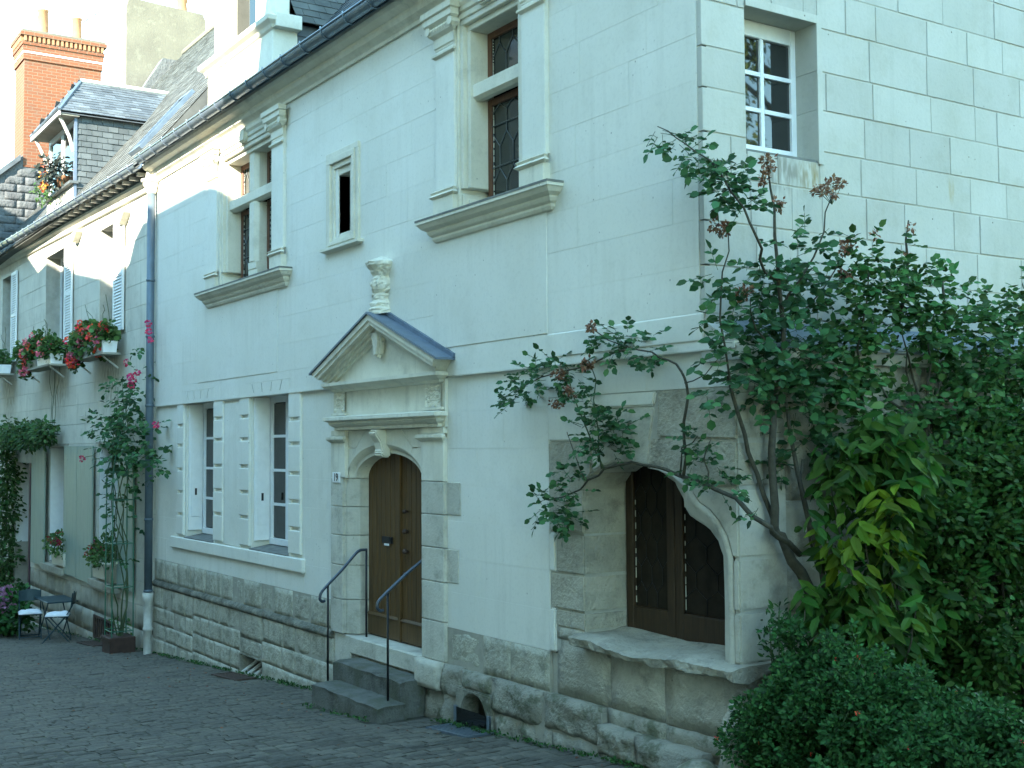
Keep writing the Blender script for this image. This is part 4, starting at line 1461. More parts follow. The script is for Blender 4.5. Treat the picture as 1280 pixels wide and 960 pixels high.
# baluster on top
prof = [(0.17, 0.0), (0.17, 0.05), (0.14, 0.07), (0.15, 0.11), (0.12, 0.15), (0.135, 0.19), (0.12, 0.22), (0.15, 0.26), (0.155, 0.33), (0.12, 0.39), (0.135, 0.42), (0.15, 0.44), (0.16, 0.46), (0.21, 0.51), (0.215, 0.545), (0.15, 0.575), (0.07, 0.60)]
prof = [(r_ * 0.84, z_) for (r_, z_) in prof]
fine = []
for (p, q) in zip(prof[:-1], prof[1:]):
    for t in (0, 0.33, 0.66):
        fine.append((p[0] + (q[0] - p[0]) * t, p[1] + (q[1] - p[1]) * t))
fine.append(prof[-1])
mb = MB().lathe((PC, UY - 0.02, 3.71), fine, 28)
for i, v in enumerate(mb.v):
    q = Vector(v)
    j = abs(noise.noise(q * 19)) * 0.04 - 0.012
    dx_, dy_ = v[0] - PC, v[1] - (UY - 0.02)
    ln_ = math.hypot(dx_, dy_) + 1e-6
    mb.v[i] = (v[0] + dx_ / ln_ * j + noise.noise(q * 4) * 0.02, v[1] + dy_ / ln_ * j, v[2] + noise.noise(q * 12) * 0.012)
mb.build('baluster_ornament', 'trim', HOUSE)

# door leaves
DY = 0.20
x0, x1 = DC - 0.765, DC + 0.765


def top_z(x, sc=1.0):
    t = max(0.0, 1 - ((x - DC) / 0.78) ** 2)
    return SPR + 0.29 * math.sqrt(t)


dl = MB().prism([(x0, 0.23)] + [(x0 + (x1 - x0) * k / 16, top_z(x0 + (x1 - x0) * k / 16) + 0.01) for k in range(17)] + [(x1, 0.23)], DY + 0.03, DY + 0.08).build('door', 'oak', HOUSE)
pw = 0.10
for leaf in (0, 1):
    la, lb = (x0, DC - 0.03) if leaf == 0 else (DC + 0.03, x1)
    n = 7
    w = (lb - la) / n
    for k in range(n):
        a, b = la + k * w + 0.004, la + (k + 1) * w - 0.004
        MB().prism([(a, 0.48), (b, 0.48), (b, top_z(b)), ((a + b) / 2, top_z((a + b) / 2)), (a, top_z(a))], DY + 0.008 + random.uniform(0, 0.003), DY + 0.029).build('plank', 'oak', dl, bevel=0.004)
    MB().cbox(la, lb, DY - 0.004, DY + 0.029, 0.25, 0.475, 0.008).build('kick_rail', 'oak', dl)
    MB().prismx([(DY - 0.02, 0.47), (DY + 0.01, 0.495), (DY + 0.029, 0.495), (DY + 0.029, 0.465)], la, lb).build('kick_ledge', 'oak', dl)
MB().prism([(DC - 0.028, 0.25), (DC + 0.028, 0.25), (DC + 0.028, top_z(DC + 0.02)), (DC - 0.028, top_z(DC - 0.02))], DY - 0.02, DY + 0.029).build('meeting_stile', 'oak', dl, bevel=0.006)
mb = MB().box(-5.50, -5.28, DY - 0.012, DY + 0.008, 1.27, 1.34)
mb.box(-5.48, -5.30, DY - 0.022, DY - 0.013, 1.30, 1.345)
mb.build('letter_slot', 'black', dl)
MB().box(-5.44, -5.33, DY - 0.016, DY - 0.0125, 1.245, 1.268).build('letter_label', 'platewhite', dl)
for z, r in ((1.63, 0.022), (1.42, 0.026), (1.21, 0.03), (0.98, 0.02)):
    MB().lathe((0, 0, 0), [(r * 0.6, 0), (r * 0.6, 0.02), (r, 0.03), (r, 0.05), (r * 0.5, 0.06)], 10)
    m_ = MB().lathe((0, 0, 0), [(r * 0.6, 0), (r * 0.6, 0.02), (r, 0.03), (r, 0.05), (r * 0.5, 0.06)], 10)
    m_.v = [(v[0] - 4.94, DY + 0.008 - v[2], v[1] + z) for v in m_.v]
    m_.build('door_knob', 'rust', dl, smooth=True)
for z in (0.7, 1.3, 1.8):
    MB().tube([(x1 - 0.02, DY - 0.01, z), (x1 - 0.02, DY - 0.01, z + 0.12)], 0.014, 6).build('hinge', 'iron', dl)

# threshold and the wall stones that flank the steps
MB().cbox(-5.86, -4.22, -0.03, 0.34, 0.05, 0.235, 0.012).build('threshold', 'jamb', HOUSE)
MB().cbox(-6.28, -5.87, -0.01, 0.3, -0.45, 0.234, 0.01).build('door_foot_stone', 'jamb', HOUSE)
mb = MB().box(-5.9, -4.1, 0.0, 0.3, -0.7, 0.049)
mb.build('threshold_base', 'rough', HOUSE)
rough_stone('door_foot_stone', 'jamb', HOUSE, -4.21, -3.76, -0.02, 0.238, -0.13, 0.05, 0.014, 0.014, 7, 6, seed=4)
rough_stone('door_foot_stone', 'rough', HOUSE, -4.20, -3.74, -0.40, -0.03, -0.05, 0.06, 0.03, 0.05, seed=9)

# ---------------- house number
np_ = empty('house_number_plate', (-6.15, -0.05, 1.97), 'small white enamel plate with black number 19 beside the arched door', 'sign')
MB().cbox(-6.245, -6.055, -0.058, -0.046, 1.915, 2.03, 0.004).build('plate', 'platewhite', np_)
cu = bpy.data.curves.new('number_text', 'FONT')
cu.body = '19'
cu.size = 0.125
cu.align_x = 'CENTER'
cu.align_y = 'CENTER'
cu.extrude = 0.002
to = bpy.data.objects.new('tmp_text', cu)
COL.objects.link(to)
bpy.context.view_layer.update()
dg = bpy.context.evaluated_depsgraph_get()
tme = bpy.data.meshes.new_from_object(to.evaluated_get(dg))
bpy.data.objects.remove(to)
tme.transform(Matrix.Translation((-6.15, -0.0605, 1.972)) @ Matrix.Rotation(PI / 2, 4, 'X'))
tme.materials.clear()
link('digits', tme, 'black', np_)

# ---------------- plinth
rr = random.Random(17)


def lay_rough(name, mat, x0, x1, z0, z1, yf, wmin, wmax, amp, rnd, holes=(), nx=5, nzz=4, yb=0.1):
    x = x0
    while x < x1 - 0.02:
        w = rr.uniform(wmin, wmax)
        if x1 - (x + w) < wmin * 0.6:
            w = x1 - x
        for (a, b) in intervals(x, min(x + w, x1), [(h[0], h[1]) for h in holes if h[2] < z1 - 0.01 and h[3] > z0 + 0.01]):
            if b - a > 0.04 and z1 > zg(b) - 0.05:
                rough_stone(name, mat, HOUSE, a + 0.003, b - 0.003, z0 + 0.003 + rr.uniform(-0.004, 0.004), z1 - 0.003 + rr.uniform(-0.004, 0.004), yf + rr.uniform(-0.003, 0.003), yb, amp, rnd, nx, nzz, seed=rr.uniform(0, 99))
        x += w


for (a, b) in ((-13.0, -6.31), (-3.75, -2.03)):
    lay_rough('plinth_stone', 'plinth', a, b, 0.235, 0.578, -0.008, 0.38, 0.68, 0.003, 0.003, nx=6, nzz=5)
x = -13.0
while x < -6.33:
    w = min(rr.uniform(0.5, 0.95), -6.31 - x)
    mb = MB()
    nseg = 6
    for i in range(nseg + 1):
        xx = x + 0.002 + (w - 0.004) * i / nseg
        j = noise.noise(Vector((xx * 7, 1, 2))) * 0.012
        mb.v += [(xx, 0.03, 0.250), (xx, -0.008, 0.248 + j * 0.3), (xx, -0.030 + j, 0.232 + j * 0.4), (xx, -0.050 + j, 0.208 + j * 0.5), (xx, -0.056 + j, 0.178 + j * 0.5), (xx, -0.034, 0.150), (xx, 0.03, 0.15)]
    for i in range(nseg):
        for k in range(6):
            q = i * 7 + k
            mb.f.append((q, q + 7, q + 8, q + 1))
    mb.f.append(tuple(range(7)))
    mb.f.append(tuple(range(nseg * 7, nseg * 7 + 7)))
    mb.build('ledge_stone', 'lichen', HOUSE, smooth=True)
    x += w
for (xa, xb, cz) in ((-13.0, -11.1, [0.155, -0.17, -0.42, -0.66, -0.90, -1.15]), (-11.1, -9.2, [0.155, -0.11, -0.37, -0.63, -0.92, -1.15]), (-9.2, -8.42, [0.155, -0.18, -0.40, -0.63, -0.90]), (-8.42, -6.29, [0.155, -0.14, -0.41, -0.66, -0.95])):
    for z1, z0 in zip(cz[:-1], cz[1:]):
        lay_rough('plinth_stone', 'plinth', xa, xb, z0, z1, -0.0285, 0.34, 0.72, 0.004, 0.003, holes=(VENT,), nx=7, nzz=5)
# right of the door: bigger, more worn
lay_rough('plinth_stone', 'rough', -3.75, -1.25, -0.06, 0.236, -0.085, 0.55, 0.95, 0.05, 0.035, holes=(VR,), nx=11, nzz=7)
lay_rough('plinth_stone', 'rough', -3.40, -2.88, 0.06, 0.236, -0.085, 0.55, 0.95, 0.04, 0.03, nx=9, nzz=5)
lay_rough('plinth_stone', 'rough', -3.75, -1.25, -0.5, -0.058, -0.075, 0.45, 0.8, 0.05, 0.02, holes=(VR,), nx=10, nzz=7)
lay_rough('plinth_stone', 'rough', -1.24, -0.02, -0.10, 0.13, -0.15, 0.45, 0.75, 0.06, 0.04, nx=10, nzz=6)
lay_rough('plinth_stone', 'rough', -1.24, 0.25, -0.5, -0.098, -0.12, 0.45, 0.7, 0.06, 0.02, nx=9, nzz=6)
lay_rough('plinth_stone', 'rough', -1.24, 0.27, 0.10, 0.242, -0.02, 0.45, 0.8, 0.03, 0.015, nx=8, nzz=4)
mb = MB().box(-2.02, 0.27, 0.02, 0.35, -0.6, 0.57)
mb.box(-1.24, 0.2, -0.09, 0.019, -0.6, 0.05)
core = mb.build('plinth_core', 'plinthmortar', HOUSE)
# worn arch of the right hand cellar vent
mb = MB()
pts = [(-3.43, -0.5)]
for k in range(9):
    a = PI - PI * k / 8
    pts.append((-3.15 + 0.22 * math.cos(a) + 0.03, -0.17 + 0.22 * math.sin(a)))
pts += [(-2.86, -0.5), (-2.84, 0.08), (-3.44, 0.08)]
mb.prism(pts, -0.105, 0.10)
mb.build('vent_arch', 'rough', HOUSE, bevel=0.012, segs=2)
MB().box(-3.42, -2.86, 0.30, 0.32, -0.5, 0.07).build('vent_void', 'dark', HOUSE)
# left hand cellar vent
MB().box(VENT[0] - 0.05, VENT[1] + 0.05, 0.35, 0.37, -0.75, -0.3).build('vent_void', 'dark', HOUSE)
mb = MB().box(VENT[0] - 0.02, VENT[0] + 0.01, -0.03, 0.35, -0.7, -0.4)
mb.box(VENT[0], VENT[1], -0.03, 0.35, -0.405, -0.385)
mb.build('vent_lining', 'rough', HOUSE)
for k in range(4):
    x = VENT[0] + 0.1 + k * 0.19
    MB().tube([(x, -0.03, -0.64), (x + 0.05, 0.2, -0.47)], 0.022, 6).build('vent_bar', 'castpipe', HOUSE)

# ---------------- arched shop window
OUT = [(-1.53, 1.95), (-1.50, 2.01), (-1.42, 2.085), (-1.30, 2.14), (-1.15, 2.175), (-1.0, 2.183), (-0.8, 2.163), (-0.7, 2.135), (-0.6, 2.10), (-0.45, 2.025), (-0.40, 1.955), (-0.375, 1.90), (-0.36, 1.85), (-0.30, 1.79), (-0.18, 1.735), (-0.08, 1.69), (0.0, 1.62), (0.05, 1.52)]
OUTER = []
for i_, (x_, z_) in enumerate(OUT):
    k_ = min(1.0, max(0.0, (i_ - 7) / 4.0))
    k2_ = min(1.0, max(0.0, (i_ - 14) / 3.0))
    OUTER.append((x_ + 0.16 * k_, z_ + 0.11 * k_ * (1 - k2_)))
stones = [
    ('surround_stone', 'surround', [(-1.94, 0.80), (-1.53, 0.80), (-1.53, 0.95), (-1.94, 0.95)]),
    ('surround_stone', 'surround', [(-2.0, 0.95), (-1.53, 0.95), (-1.53, 1.25), (-2.0, 1.25)]),
    ('surround_stone', 'surround', [(-1.93, 1.25), (-1.53, 1.25), (-1.53, 1.585), (-1.93, 1.585)]),
    ('surround_stone', 'surround', [(-2.03, 1.585), (-1.53, 1.585)] + OUT[0:3] + [(-1.42, 2.34), (-2.03, 2.34)]),
    ('surround_stone', 'jamb', OUT[2:8] + [(-0.68, 2.36), (-0.62, 2.60), (-1.42, 2.60)]),
    ('surround_stone', 'surround', OUTER[7:12] + [(0.275, OUTER[11][1]), (0.275, 2.335), (-0.67, 2.36)]),
    ('surround_stone', 'surround', [(-0.60, 2.365), (0.275, 2.34), (0.275, 2.72), (-0.58, 2.72)]),
    ('surround_stone', 'jamb', OUTER[11:18] + [(0.275, 1.52), (0.275, OUTER[11][1] - 0.005)]),
    ('surround_stone', 'jamb', [(0.21, 1.15), (0.275, 1.15), (0.275, 1.515), (0.21, 1.515)]),
    ('surround_stone', 'jamb', [(0.21, 0.79), (0.275, 0.79), (0.275, 1.145), (0.21, 1.145)]),
    ('surround_stone', 'paint', [(-2.03, 2.345), (-1.425, 2.345), (-1.425, 2.715), (-2.03, 2.715)]),
    ('surround_stone', 'paint', [(-1.42, 2.605), (-0.63, 2.605), (-0.60, 2.715), (-1.42, 2.715)]),
    ('wall_block', 'paint', [(-2.028, 1.25), (-1.935, 1.25), (-1.935, 1.58), (-2.028, 1.58)]),
    ('wall_block', 'paint', [(-2.028, 0.58), (-1.945, 0.58), (-1.945, 0.945), (-2.028, 0.945)]),
]
for nm, mt, p in stones:
    c = (sum(q[0] for q in p) / len(p), sum(q[1] for q in p) / len(p))
    p = [(q[0] + (c[0] - q[0]) * 0.008, q[1] + (c[1] - q[1]) * 0.008) for q in p]
    MB().prism(p, -0.004 + random.uniform(-0.006, 0.004), 0.47).build(nm, mt, HOUSE, bevel=0.014, segs=2)
# hollow moulding along the head and right jamb
inn = OUT[7:] + [(0.05, 1.15), (0.05, 0.74)]
out_ = OUTER[7:] + [(0.21, 1.15), (0.21, 0.74)]
fi, fo = [], []
for k in range(len(inn) - 1):
    for t in (0, 0.5):
        fi.append((inn[k][0] + (inn[k + 1][0] - inn[k][0]) * t, inn[k][1] + (inn[k + 1][1] - inn[k][1]) * t))
        fo.append((out_[k][0] + (out_[k + 1][0] - out_[k][0]) * t, out_[k][1] + (out_[k + 1][1] - out_[k][1]) * t))
fi.append(inn[-1])
fo.append(out_[-1])
mb = MB()
prof_ = ((0.0, 0.006), (0.1, -0.014), (0.25, -0.012), (0.45, 0.010), (0.7, 0.034), (0.9, 0.045), (1.0, 0.07), (1.0, 0.46))
for t, y_ in prof_:
    for a_, b_ in zip(fo, fi):
        q = Vector((a_[0], y_, a_[1]))
        mb.v.append((a_[0] * (1 - t) + b_[0] * t + noise.noise(q * 9) * 0.014, y_ + noise.noise(q * 8) * 0.012, a_[1] * (1 - t) + b_[1] * t + noise.noise(q * 7) * 0.006))
n_ = len(fi)
for i in range(len(prof_) - 1):
    for k in range(n_ - 1):
        mb.f.append((i * n_ + k, i * n_ + k + 1, (i + 1) * n_ + k + 1, (i + 1) * n_ + k))
mb.build('hood_moulding', 'jamb', HOUSE, smooth=True)
# mortar slab just behind the stone faces, following the opening
MB().prism([(-2.03, 0.6), (-1.545, 0.6), (-1.545, 1.94)] + [(q[0] + (0.012 if q[0] > -0.9 else -0.004), q[1] + 0.012) for q in OUTER] + [(0.20, 0.6), (0.265, 0.6), (0.265, 2.72), (-2.03, 2.72)], 0.012, 0.46).build('surround_core', 'mortar', HOUSE)
# hollow mould cut along the right hand head of the opening
mb = MB()
OM = OUT[10:] + [(0.05, 1.2), (0.05, 0.80)]
OM2 = [(q[0] + 0.05, q[1] + 0.055) for q in OUT[10:]] + [(0.13, 1.2), (0.13, 0.80)]
# sill slab
vs = []
nxs, nys = 40, 8
mb = MB()
for j in range(nys + 1):
    for i in range(nxs + 1):
        x = -1.56 + 1.90 * i / nxs
        y = -0.15 + 0.62 * j / nys
        wv = noise.noise(Vector((x * 3, y * 4, 1.0))) * 0.7 + noise.noise(Vector((x * 11, y * 11, 1.0))) * 0.35
        dip = -0.045 * max(0, 1 - abs(x + 0.75) / 0.55)
        z = 0.79 + wv * 0.012 + dip * (0.5 if j > 5 else 1.0) - (0.022 + 0.02 * abs(noise.noise(Vector((x * 9, 5, 1.0)))) if j == 0 else 0.004 if j == 1 else 0) + (0.02 if j >= nys - 1 else 0)
        if j == 0:
            y += wv * 0.035
        mb.v.append((x, y, z))
n1 = len(mb.v)
for i in range(nxs + 1):
    x = -1.56 + 1.90 * i / nxs
    wv = noise.noise(Vector((x * 3, 7, 1.0))) + 0.6 * noise.noise(Vector((x * 13, 7, 1.0)))
    mb.v.append((x, -0.135 + noise.noise(Vector((x * 4, 2, 1.0))) * 0.04 + noise.noise(Vector((x * 15, 2, 1.0))) * 0.02, 0.70 + wv * 0.03 - 0.02 * max(0, 1 - abs(x + 0.75) / 0.5)))
n2 = len(mb.v)
for i in range(nxs + 1):
    x = -1.56 + 1.90 * i / nxs
    mb.v.append((x, 0.0, 0.665))
for j in range(nys):
    for i in range(nxs):
        q = j * (nxs + 1) + i
        mb.f.append((q, q + 1, q + nxs + 2, q + nxs + 1))
for i in range(nxs):
    mb.f.append((i, n1 + i, n1 + i + 1, i + 1))
    mb.f.append((n1 + i, n2 + i, n2 + i + 1, n1 + i + 1))
for (c0, c1, c2, top) in ((0, n1, n2, [j * (nxs + 1) for j in range(nys + 1)]), (nxs, n1 + nxs, n2 + nxs, [j * (nxs + 1) + nxs for j in range(nys + 1)])):
    mb.f.append(tuple([c1] + top + [c2]))
mb.build('shop_sill', 'surround', HOUSE, smooth=False)
# stones below the sill
for (a, b, m_) in ((-1.94, -1.22, 'surround'), (-1.21, -0.56, 'surround'), (-0.55, 0.27, 'surround')):
    rough_stone('sill_wall_stone', m_, HOUSE, a, b, 0.245, 0.70, -0.008, 0.06, 0.012, 0.02, seed=a * 7)
rough_stone('sill_wall_stone', 'surround', HOUSE, -1.94, -1.56, 0.70, 0.80, -0.006, 0.06, 0.008, 0.015, seed=3.3)
# side return of the corner pier
rough_stone('corner_stone', 'surround', HOUSE, 0.0, 0.46, -0.3, 0.30, 0.285, 0.2, 0.02, 0.04, axis='x', seed=2)
rough_stone('corner_stone', 'surround', HOUSE, 0.0, 0.46, 0.31, 0.78, 0.28, 0.2, 0.015, 0.03, axis='x', seed=6)
MB().box(0.0, 0.265, 0.03, 0.46, -0.4, 0.78).build('corner_core', 'mortar', HOUSE)
# casements behind the opening
SY = 0.45
back = MB().box(-1.52, 0.04, SY, SY + 0.05, 0.76, 2.2).build('shop_window', 'darkwood', HOUSE)
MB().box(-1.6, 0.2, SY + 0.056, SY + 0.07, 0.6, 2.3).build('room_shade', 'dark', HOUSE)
for (a, b) in ((-1.51, -0.905), (-0.895, 0.035)):
    w = (b - a)
    MB().box(a + 0.10, b - 0.10, SY - 0.006, SY - 0.001, 1.0, 2.15).build('pane', 'shopglass', back)
    mb = MB()
    mb.box(a, a + 0.09, SY - 0.035, SY - 0.001, 0.78, 2.19)
    mb.box(b - 0.09, b, SY - 0.035, SY - 0.001, 0.78, 2.19)
    mb.box(a + 0.09, b - 0.09, SY - 0.034, SY - 0.001, 0.78, 0.99)
    mb.build('casement', 'darkwood', back, bevel=0.006)
    mb = MB()
    cw = (w - 0.2) / 3
    k = 0
    z = 1.0
    while z < 2.0:
        for i in range(4):
            xo = a + 0.1 + (i + (0.5 if k % 2 else 0)) * cw
            if xo > b - 0.1:
                continue
            mb.tube([(xo, SY - 0.011, z), (xo, SY - 0.009, z + 0.12)], 0.003, 4, False)
            for sg in (-1, 1):
                x2 = xo + sg * cw / 2
                if a + 0.09 < x2 < b - 0.09:
                    mb.tube([(xo, SY - 0.011, z + 0.12), (x2, SY - 0.009, z + 0.2)], 0.003, 4, False)
        z += 0.2
        k += 1
    mb.build('lead_cames', 'iron', back)
    pm = MB()
    for i in range(9):
        z = 1.02 + i * 0.1
        pm.box(a + 0.10, a + 0.106, SY - 0.016, SY - 0.011, z, z + random.uniform(0.03, 0.09))
    pm.build('putty', 'cream', back)

# ---------------- downpipe on the house boundary
PX = -12.93
mb = MB().tube([(PX, -0.13, 6.42), (PX, -0.13, 0.06)], 0.062, 14)
dp = mb.build('downpipe', 'pipe', HOUSE, smooth=True)
for z in (5.0, 3.0, 1.2, 4.1, 0.08):
    MB().lathe((PX, -0.13, z), [(0.064, -0.02), (0.072, -0.015), (0.072, 0.015), (0.064, 0.02)], 14).build('pipe_collar', 'pipe', dp, smooth=True)
MB().lathe((PX, -0.13, 0.0), [(0.075, -1.0), (0.072, -0.95), (0.066, -0.92), (0.066, -0.55), (0.078, -0.54), (0.078, -0.50), (0.066, -0.49), (0.066, -0.10), (0.08, -0.08), (0.085, 0.05), (0.07, 0.05)], 14).build('pipe_shoe', 'castpipe', dp, smooth=True)
MB().lathe((PX, -0.13, 6.40), [(0.065, 0.0), (0.085, 0.04), (0.095, 0.06), (0.095, 0.08), (0.125, 0.12), (0.13, 0.16), (0.16, 0.18), (0.16, 0.22), (0.09, 0.23), (0.075, 0.40)], 14).build('pipe_head', 'trim', dp)

# ---------------- steps and handrails
steps = empty('door_steps', (-4.85, -0.3, -0.38), 'two worn blue-grey stone steps below the arched oak door', 'steps')


def step(x0, x1, y0, y1, z0, z1, seed):
    mb = MB()
    nx, ny = 14, 4
    for j in range(ny + 1):
        for i in range(nx + 1):
            x = x0 + (x1 - x0) * i / nx
            y = y0 + (y1 - y0) * j / ny
            e = noise.noise(Vector((x * 5, y * 5, seed)))
            z = z1 + e * 0.007 - (0.014 + abs(noise.noise(Vector((x * 11, 3, seed)))) * 0.016 if j == 0 else 0) - (0.01 if i in (0, nx) else 0)
            if j == 0:
                y += e * 0.012
            mb.v.append((x, y, z))
    for j in range(ny):
        for i in range(nx):
            q = j * (nx + 1) + i
            mb.f.append((q, q + 1, q + nx + 2, q + nx + 1))
    n = len(mb.v)
    ring = list(range(nx + 1)) + [(nx + 1) * j + nx for j in range(1, ny + 1)] + [(nx + 1) * ny + i for i in range(nx - 1, -1, -1)] + [(nx + 1) * j for j in range(ny - 1, 0, -1)]
    for r in ring:
        v = mb.v[r]
        e = noise.noise(Vector((v[0] * 4, v[1] * 4, seed + 3)))
        mb.v.append((v[0] + (0.008 if v[0] < (x0 + x1) / 2 else -0.008), v[1] + 0.004 + e * 0.012, v[2] - 0.035))
    n3 = len(mb.v)
    for r in ring:
        v = mb.v[r]
        mb.v.append((v[0], v[1] + 0.008, z0))
    L = len(ring)
    for k in range(L):
        k2 = (k + 1) % L
        mb.f.append((ring[k], n + k, n + k2, ring[k2]))
        mb.f.append((n + k, n3 + k, n3 + k2, n + k2))
    return mb.build('step', 'step', steps)


step(-5.68, -4.14, -0.31, -0.031, -0.40, 0.035, 1)
step(-5.60, -4.06, -0.60, -0.29, -0.50, -0.165, 5)


def handrail(name, x, pts, posts, label):
    e = empty(name, (x, posts[0][0], posts[0][1]), label, 'handrail', 'handrails beside the door steps')
    path = [Vector((x, p[0], p[1])) for p in pts]
    fine = []
    for a, b in zip(path[:-1], path[1:]):
        for t in (0, 0.25, 0.5, 0.75):
            fine.append(a.lerp(b, t))
    fine.append(path[-1])
    sm = [fine[0]] + [(fine[i - 1] + fine[i] * 2 + fine[i + 1]) / 4 for i in range(1, len(fine) - 1)] + [fine[-1]]
    MB().tube(sm, 0.016, 8).build('rail', 'railiron', e, smooth=True)
    for (y, zb, zt) in posts:
        MB().tube([(x, y, zb), (x, y, zt)], 0.012, 8).build('post', 'iron', e, smooth=True)


handrail('handrail', -5.69, [(-0.40, 0.665), (-0.43, 0.655), (-0.46, 0.68), (-0.455, 0.735), (-0.42, 0.785), (-0.20, 0.98), (-0.02, 1.165), (0.02, 1.185), (0.10, 1.186)],
         [(-0.365, -0.19, 0.835), (0.095, 0.22, 1.186)], 'blue-grey iron handrail with two posts on the downhill side of the steps')
handrail('handrail', -4.27, [(-0.425, 0.715), (-0.46, 0.71), (-0.495, 0.74), (-0.49, 0.79), (-0.46, 0.825), (-0.37, 0.90), (-0.15, 1.07), (0.02, 1.18), (0.10, 1.24), (0.12, 1.25)],
         [(-0.378, -0.19, 0.89)], 'blue-grey iron handrail with one post on the uphill side of the steps')

# ---------------- guard stone at the corner
gs = MB()
gs.lathe((0.40, -0.16, -0.1), [(0.16, 0), (0.15, 0.1), (0.14, 0.2), (0.13, 0.3), (0.12, 0.4), (0.115, 0.48), (0.10, 0.56), (0.08, 0.62), (0.05, 0.66), (0.02, 0.67)], 16)
for i, v in enumerate(gs.v):
    q = Vector(v)
    j = noise.noise(q * 7) * 0.05 + noise.noise(q * 19) * 0.02
    gs.v[i] = (v[0] + j, v[1] + noise.noise(q * 6 + Vector((9, 0, 0))) * 0.05 + noise.noise(q * 17) * 0.02, v[2] + noise.noise(q * 11) * 0.03)
g = gs.build('guard_stone', 'surround', None, smooth=True)
tag(g, 'short rounded pale guard stone at the house corner beside the low bush', 'guard stone')
gs = MB().lathe((0.12, -0.26, -0.14), [(0.2, 0), (0.2, 0.12), (0.15, 0.24), (0.06, 0.29)], 10)
for i, v in enumerate(gs.v):
    q = Vector(v)
    gs.v[i] = (v[0] + noise.noise(q * 6) * 0.05, v[1] + noise.noise(q * 6 + Vector((9, 0, 0))) * 0.04, v[2] + noise.noise(q * 5) * 0.02)
g = gs.build('kerb_stone', 'rough', None, smooth=True)
tag(g, 'low mossy boulder at the foot of the corner beside the guard stone', 'stone')


# ---------------- floor grates
def grate(name, x0, x1, y0, y1, label, n, board=False, mat='rust'):
    e = empty(name, ((x0 + x1) / 2, (y0 + y1) / 2, zg((x0 + x1) / 2)), label, 'grate')
    zf = lambda x: zg(x)
    t = 0.03

    def slab(a, b, c, d, up, dn=-0.04):
        return [(a, c, zf(a) + dn), (b, c, zf(b) + dn), (b, d, zf(b) + dn), (a, d, zf(a) + dn), (a, c, zf(a) + up), (b, c, zf(b) + up), (b, d, zf(b) + up), (a, d, zf(a) + up)]
    F6 = [(0, 3, 2, 1), (4, 5, 6, 7), (0, 1, 5, 4), (1, 2, 6, 5), (2, 3, 7, 6), (3, 0, 4, 7)]
    mb = MB()
    mb.add(slab(x0, x1, y0, y0 + t, 0.012), F6)
    mb.add(slab(x0, x1, y1 - t, y1, 0.012), F6)
    mb.add(slab(x0, x0 + t, y0 + t, y1 - t, 0.0115), F6)
    mb.add(slab(x1 - t, x1, y0 + t, y1 - t, 0.0115), F6)
    mb.build('frame', mat, e)
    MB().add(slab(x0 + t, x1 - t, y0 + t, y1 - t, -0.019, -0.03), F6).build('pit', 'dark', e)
    for k in range(n):
        y = y0 + t + (y1 - y0 - 2 * t) * (k + 0.5) / n
        w = (y1 - y0 - 2 * t) / n * 0.28
        MB().add(slab(x0 + t, x1 - t, y - w, y + w, 0.006, -0.018), F6).build('bar', mat, e)
    return e


grate('floor_grate', -3.48, -2.76, -0.40, -0.10, 'steel floor grate in front of the arched cellar hole right of the steps', 7, mat='zinc')
gp = MB()
gp.box(-3.42, -2.80, -0.128, -0.118, -0.30, -0.10)
gp.build('splash_plate', 'glass')
o = bpy.data.objects['splash_plate']
tag(o, 'clear upright splash plate standing in front of the arched cellar hole', 'plate')
for x in (-3.40, -2.82):
    MB().box(x - 0.02, x + 0.02, -0.134, -0.112, -0.31, -0.09).build('clamp', 'zinc', o)
MB().prism([(-3.44, -0.30), (-2.78, -0.26), (-2.78, -0.24), (-3.44, -0.28)], -0.136, -0.129).build('rail', 'zinc', o)
grate('floor_grate', -9.30, -8.42, -0.38, -0.09, 'dark rusty floor grate below the barred cellar vent', 6)
grate('floor_grate', -16.2, -15.1, -0.42, -0.06, 'rusty floor grate below the grilled vent by the trellis', 6)

# ------------------------------------------------------------------ neighbour house
NB = empty('row_house', (-19.0, 0.3, zg(-19)), 'pale limestone row house with sage green shutters, window boxes and slated dormer', 'house')
NX0, NX1 = -27.0, -13.02
NW = [(-25.5, -24.25, 4.38, 6.5), (-20.85, -19.05, 4.38, 6.42), (-16.5, -15.45, 4.38, 6.35)]
NL = [(-20.25, -18.78, 0.0, 2.36), (-16.42, -15.02, 0.0, 2.38)]
ND = (-23.65, -22.0, -1.7, 2.02)
NV = (-16.65, -15.36, -1.12, -0.70)
mb = MB()
core_wall(mb, NX0, NX1, -2.2, 7.0, NW + NL + [ND, NV], 0.006, 0.6)
mb.build('wall_core', 'mortar', NB)
nco = [-0.25, 0.13, 0.51, 0.89, 1.27, 1.65, 2.03, 2.42, 2.80, 3.18, 3.56, 3.94, 4.32, 4.70, 5.08, 5.46, 5.84, 6.22, 6.60, 6.98]
lay_blocks('wall_block', 'nwall', NB, -25.6, NX1, nco, NW + NL + [ND], 0.0, 0.05, 0.95, 1.7, gap=0.006, bev=0.004, seed=51, jit=0.003)
MB().box(NX0, -25.6, 0.0, 0.05, -2.0, 6.98).build('wall_end', 'nwall', NB)
nb = [-2.0, -1.4, -1.05, -0.65, -0.25]
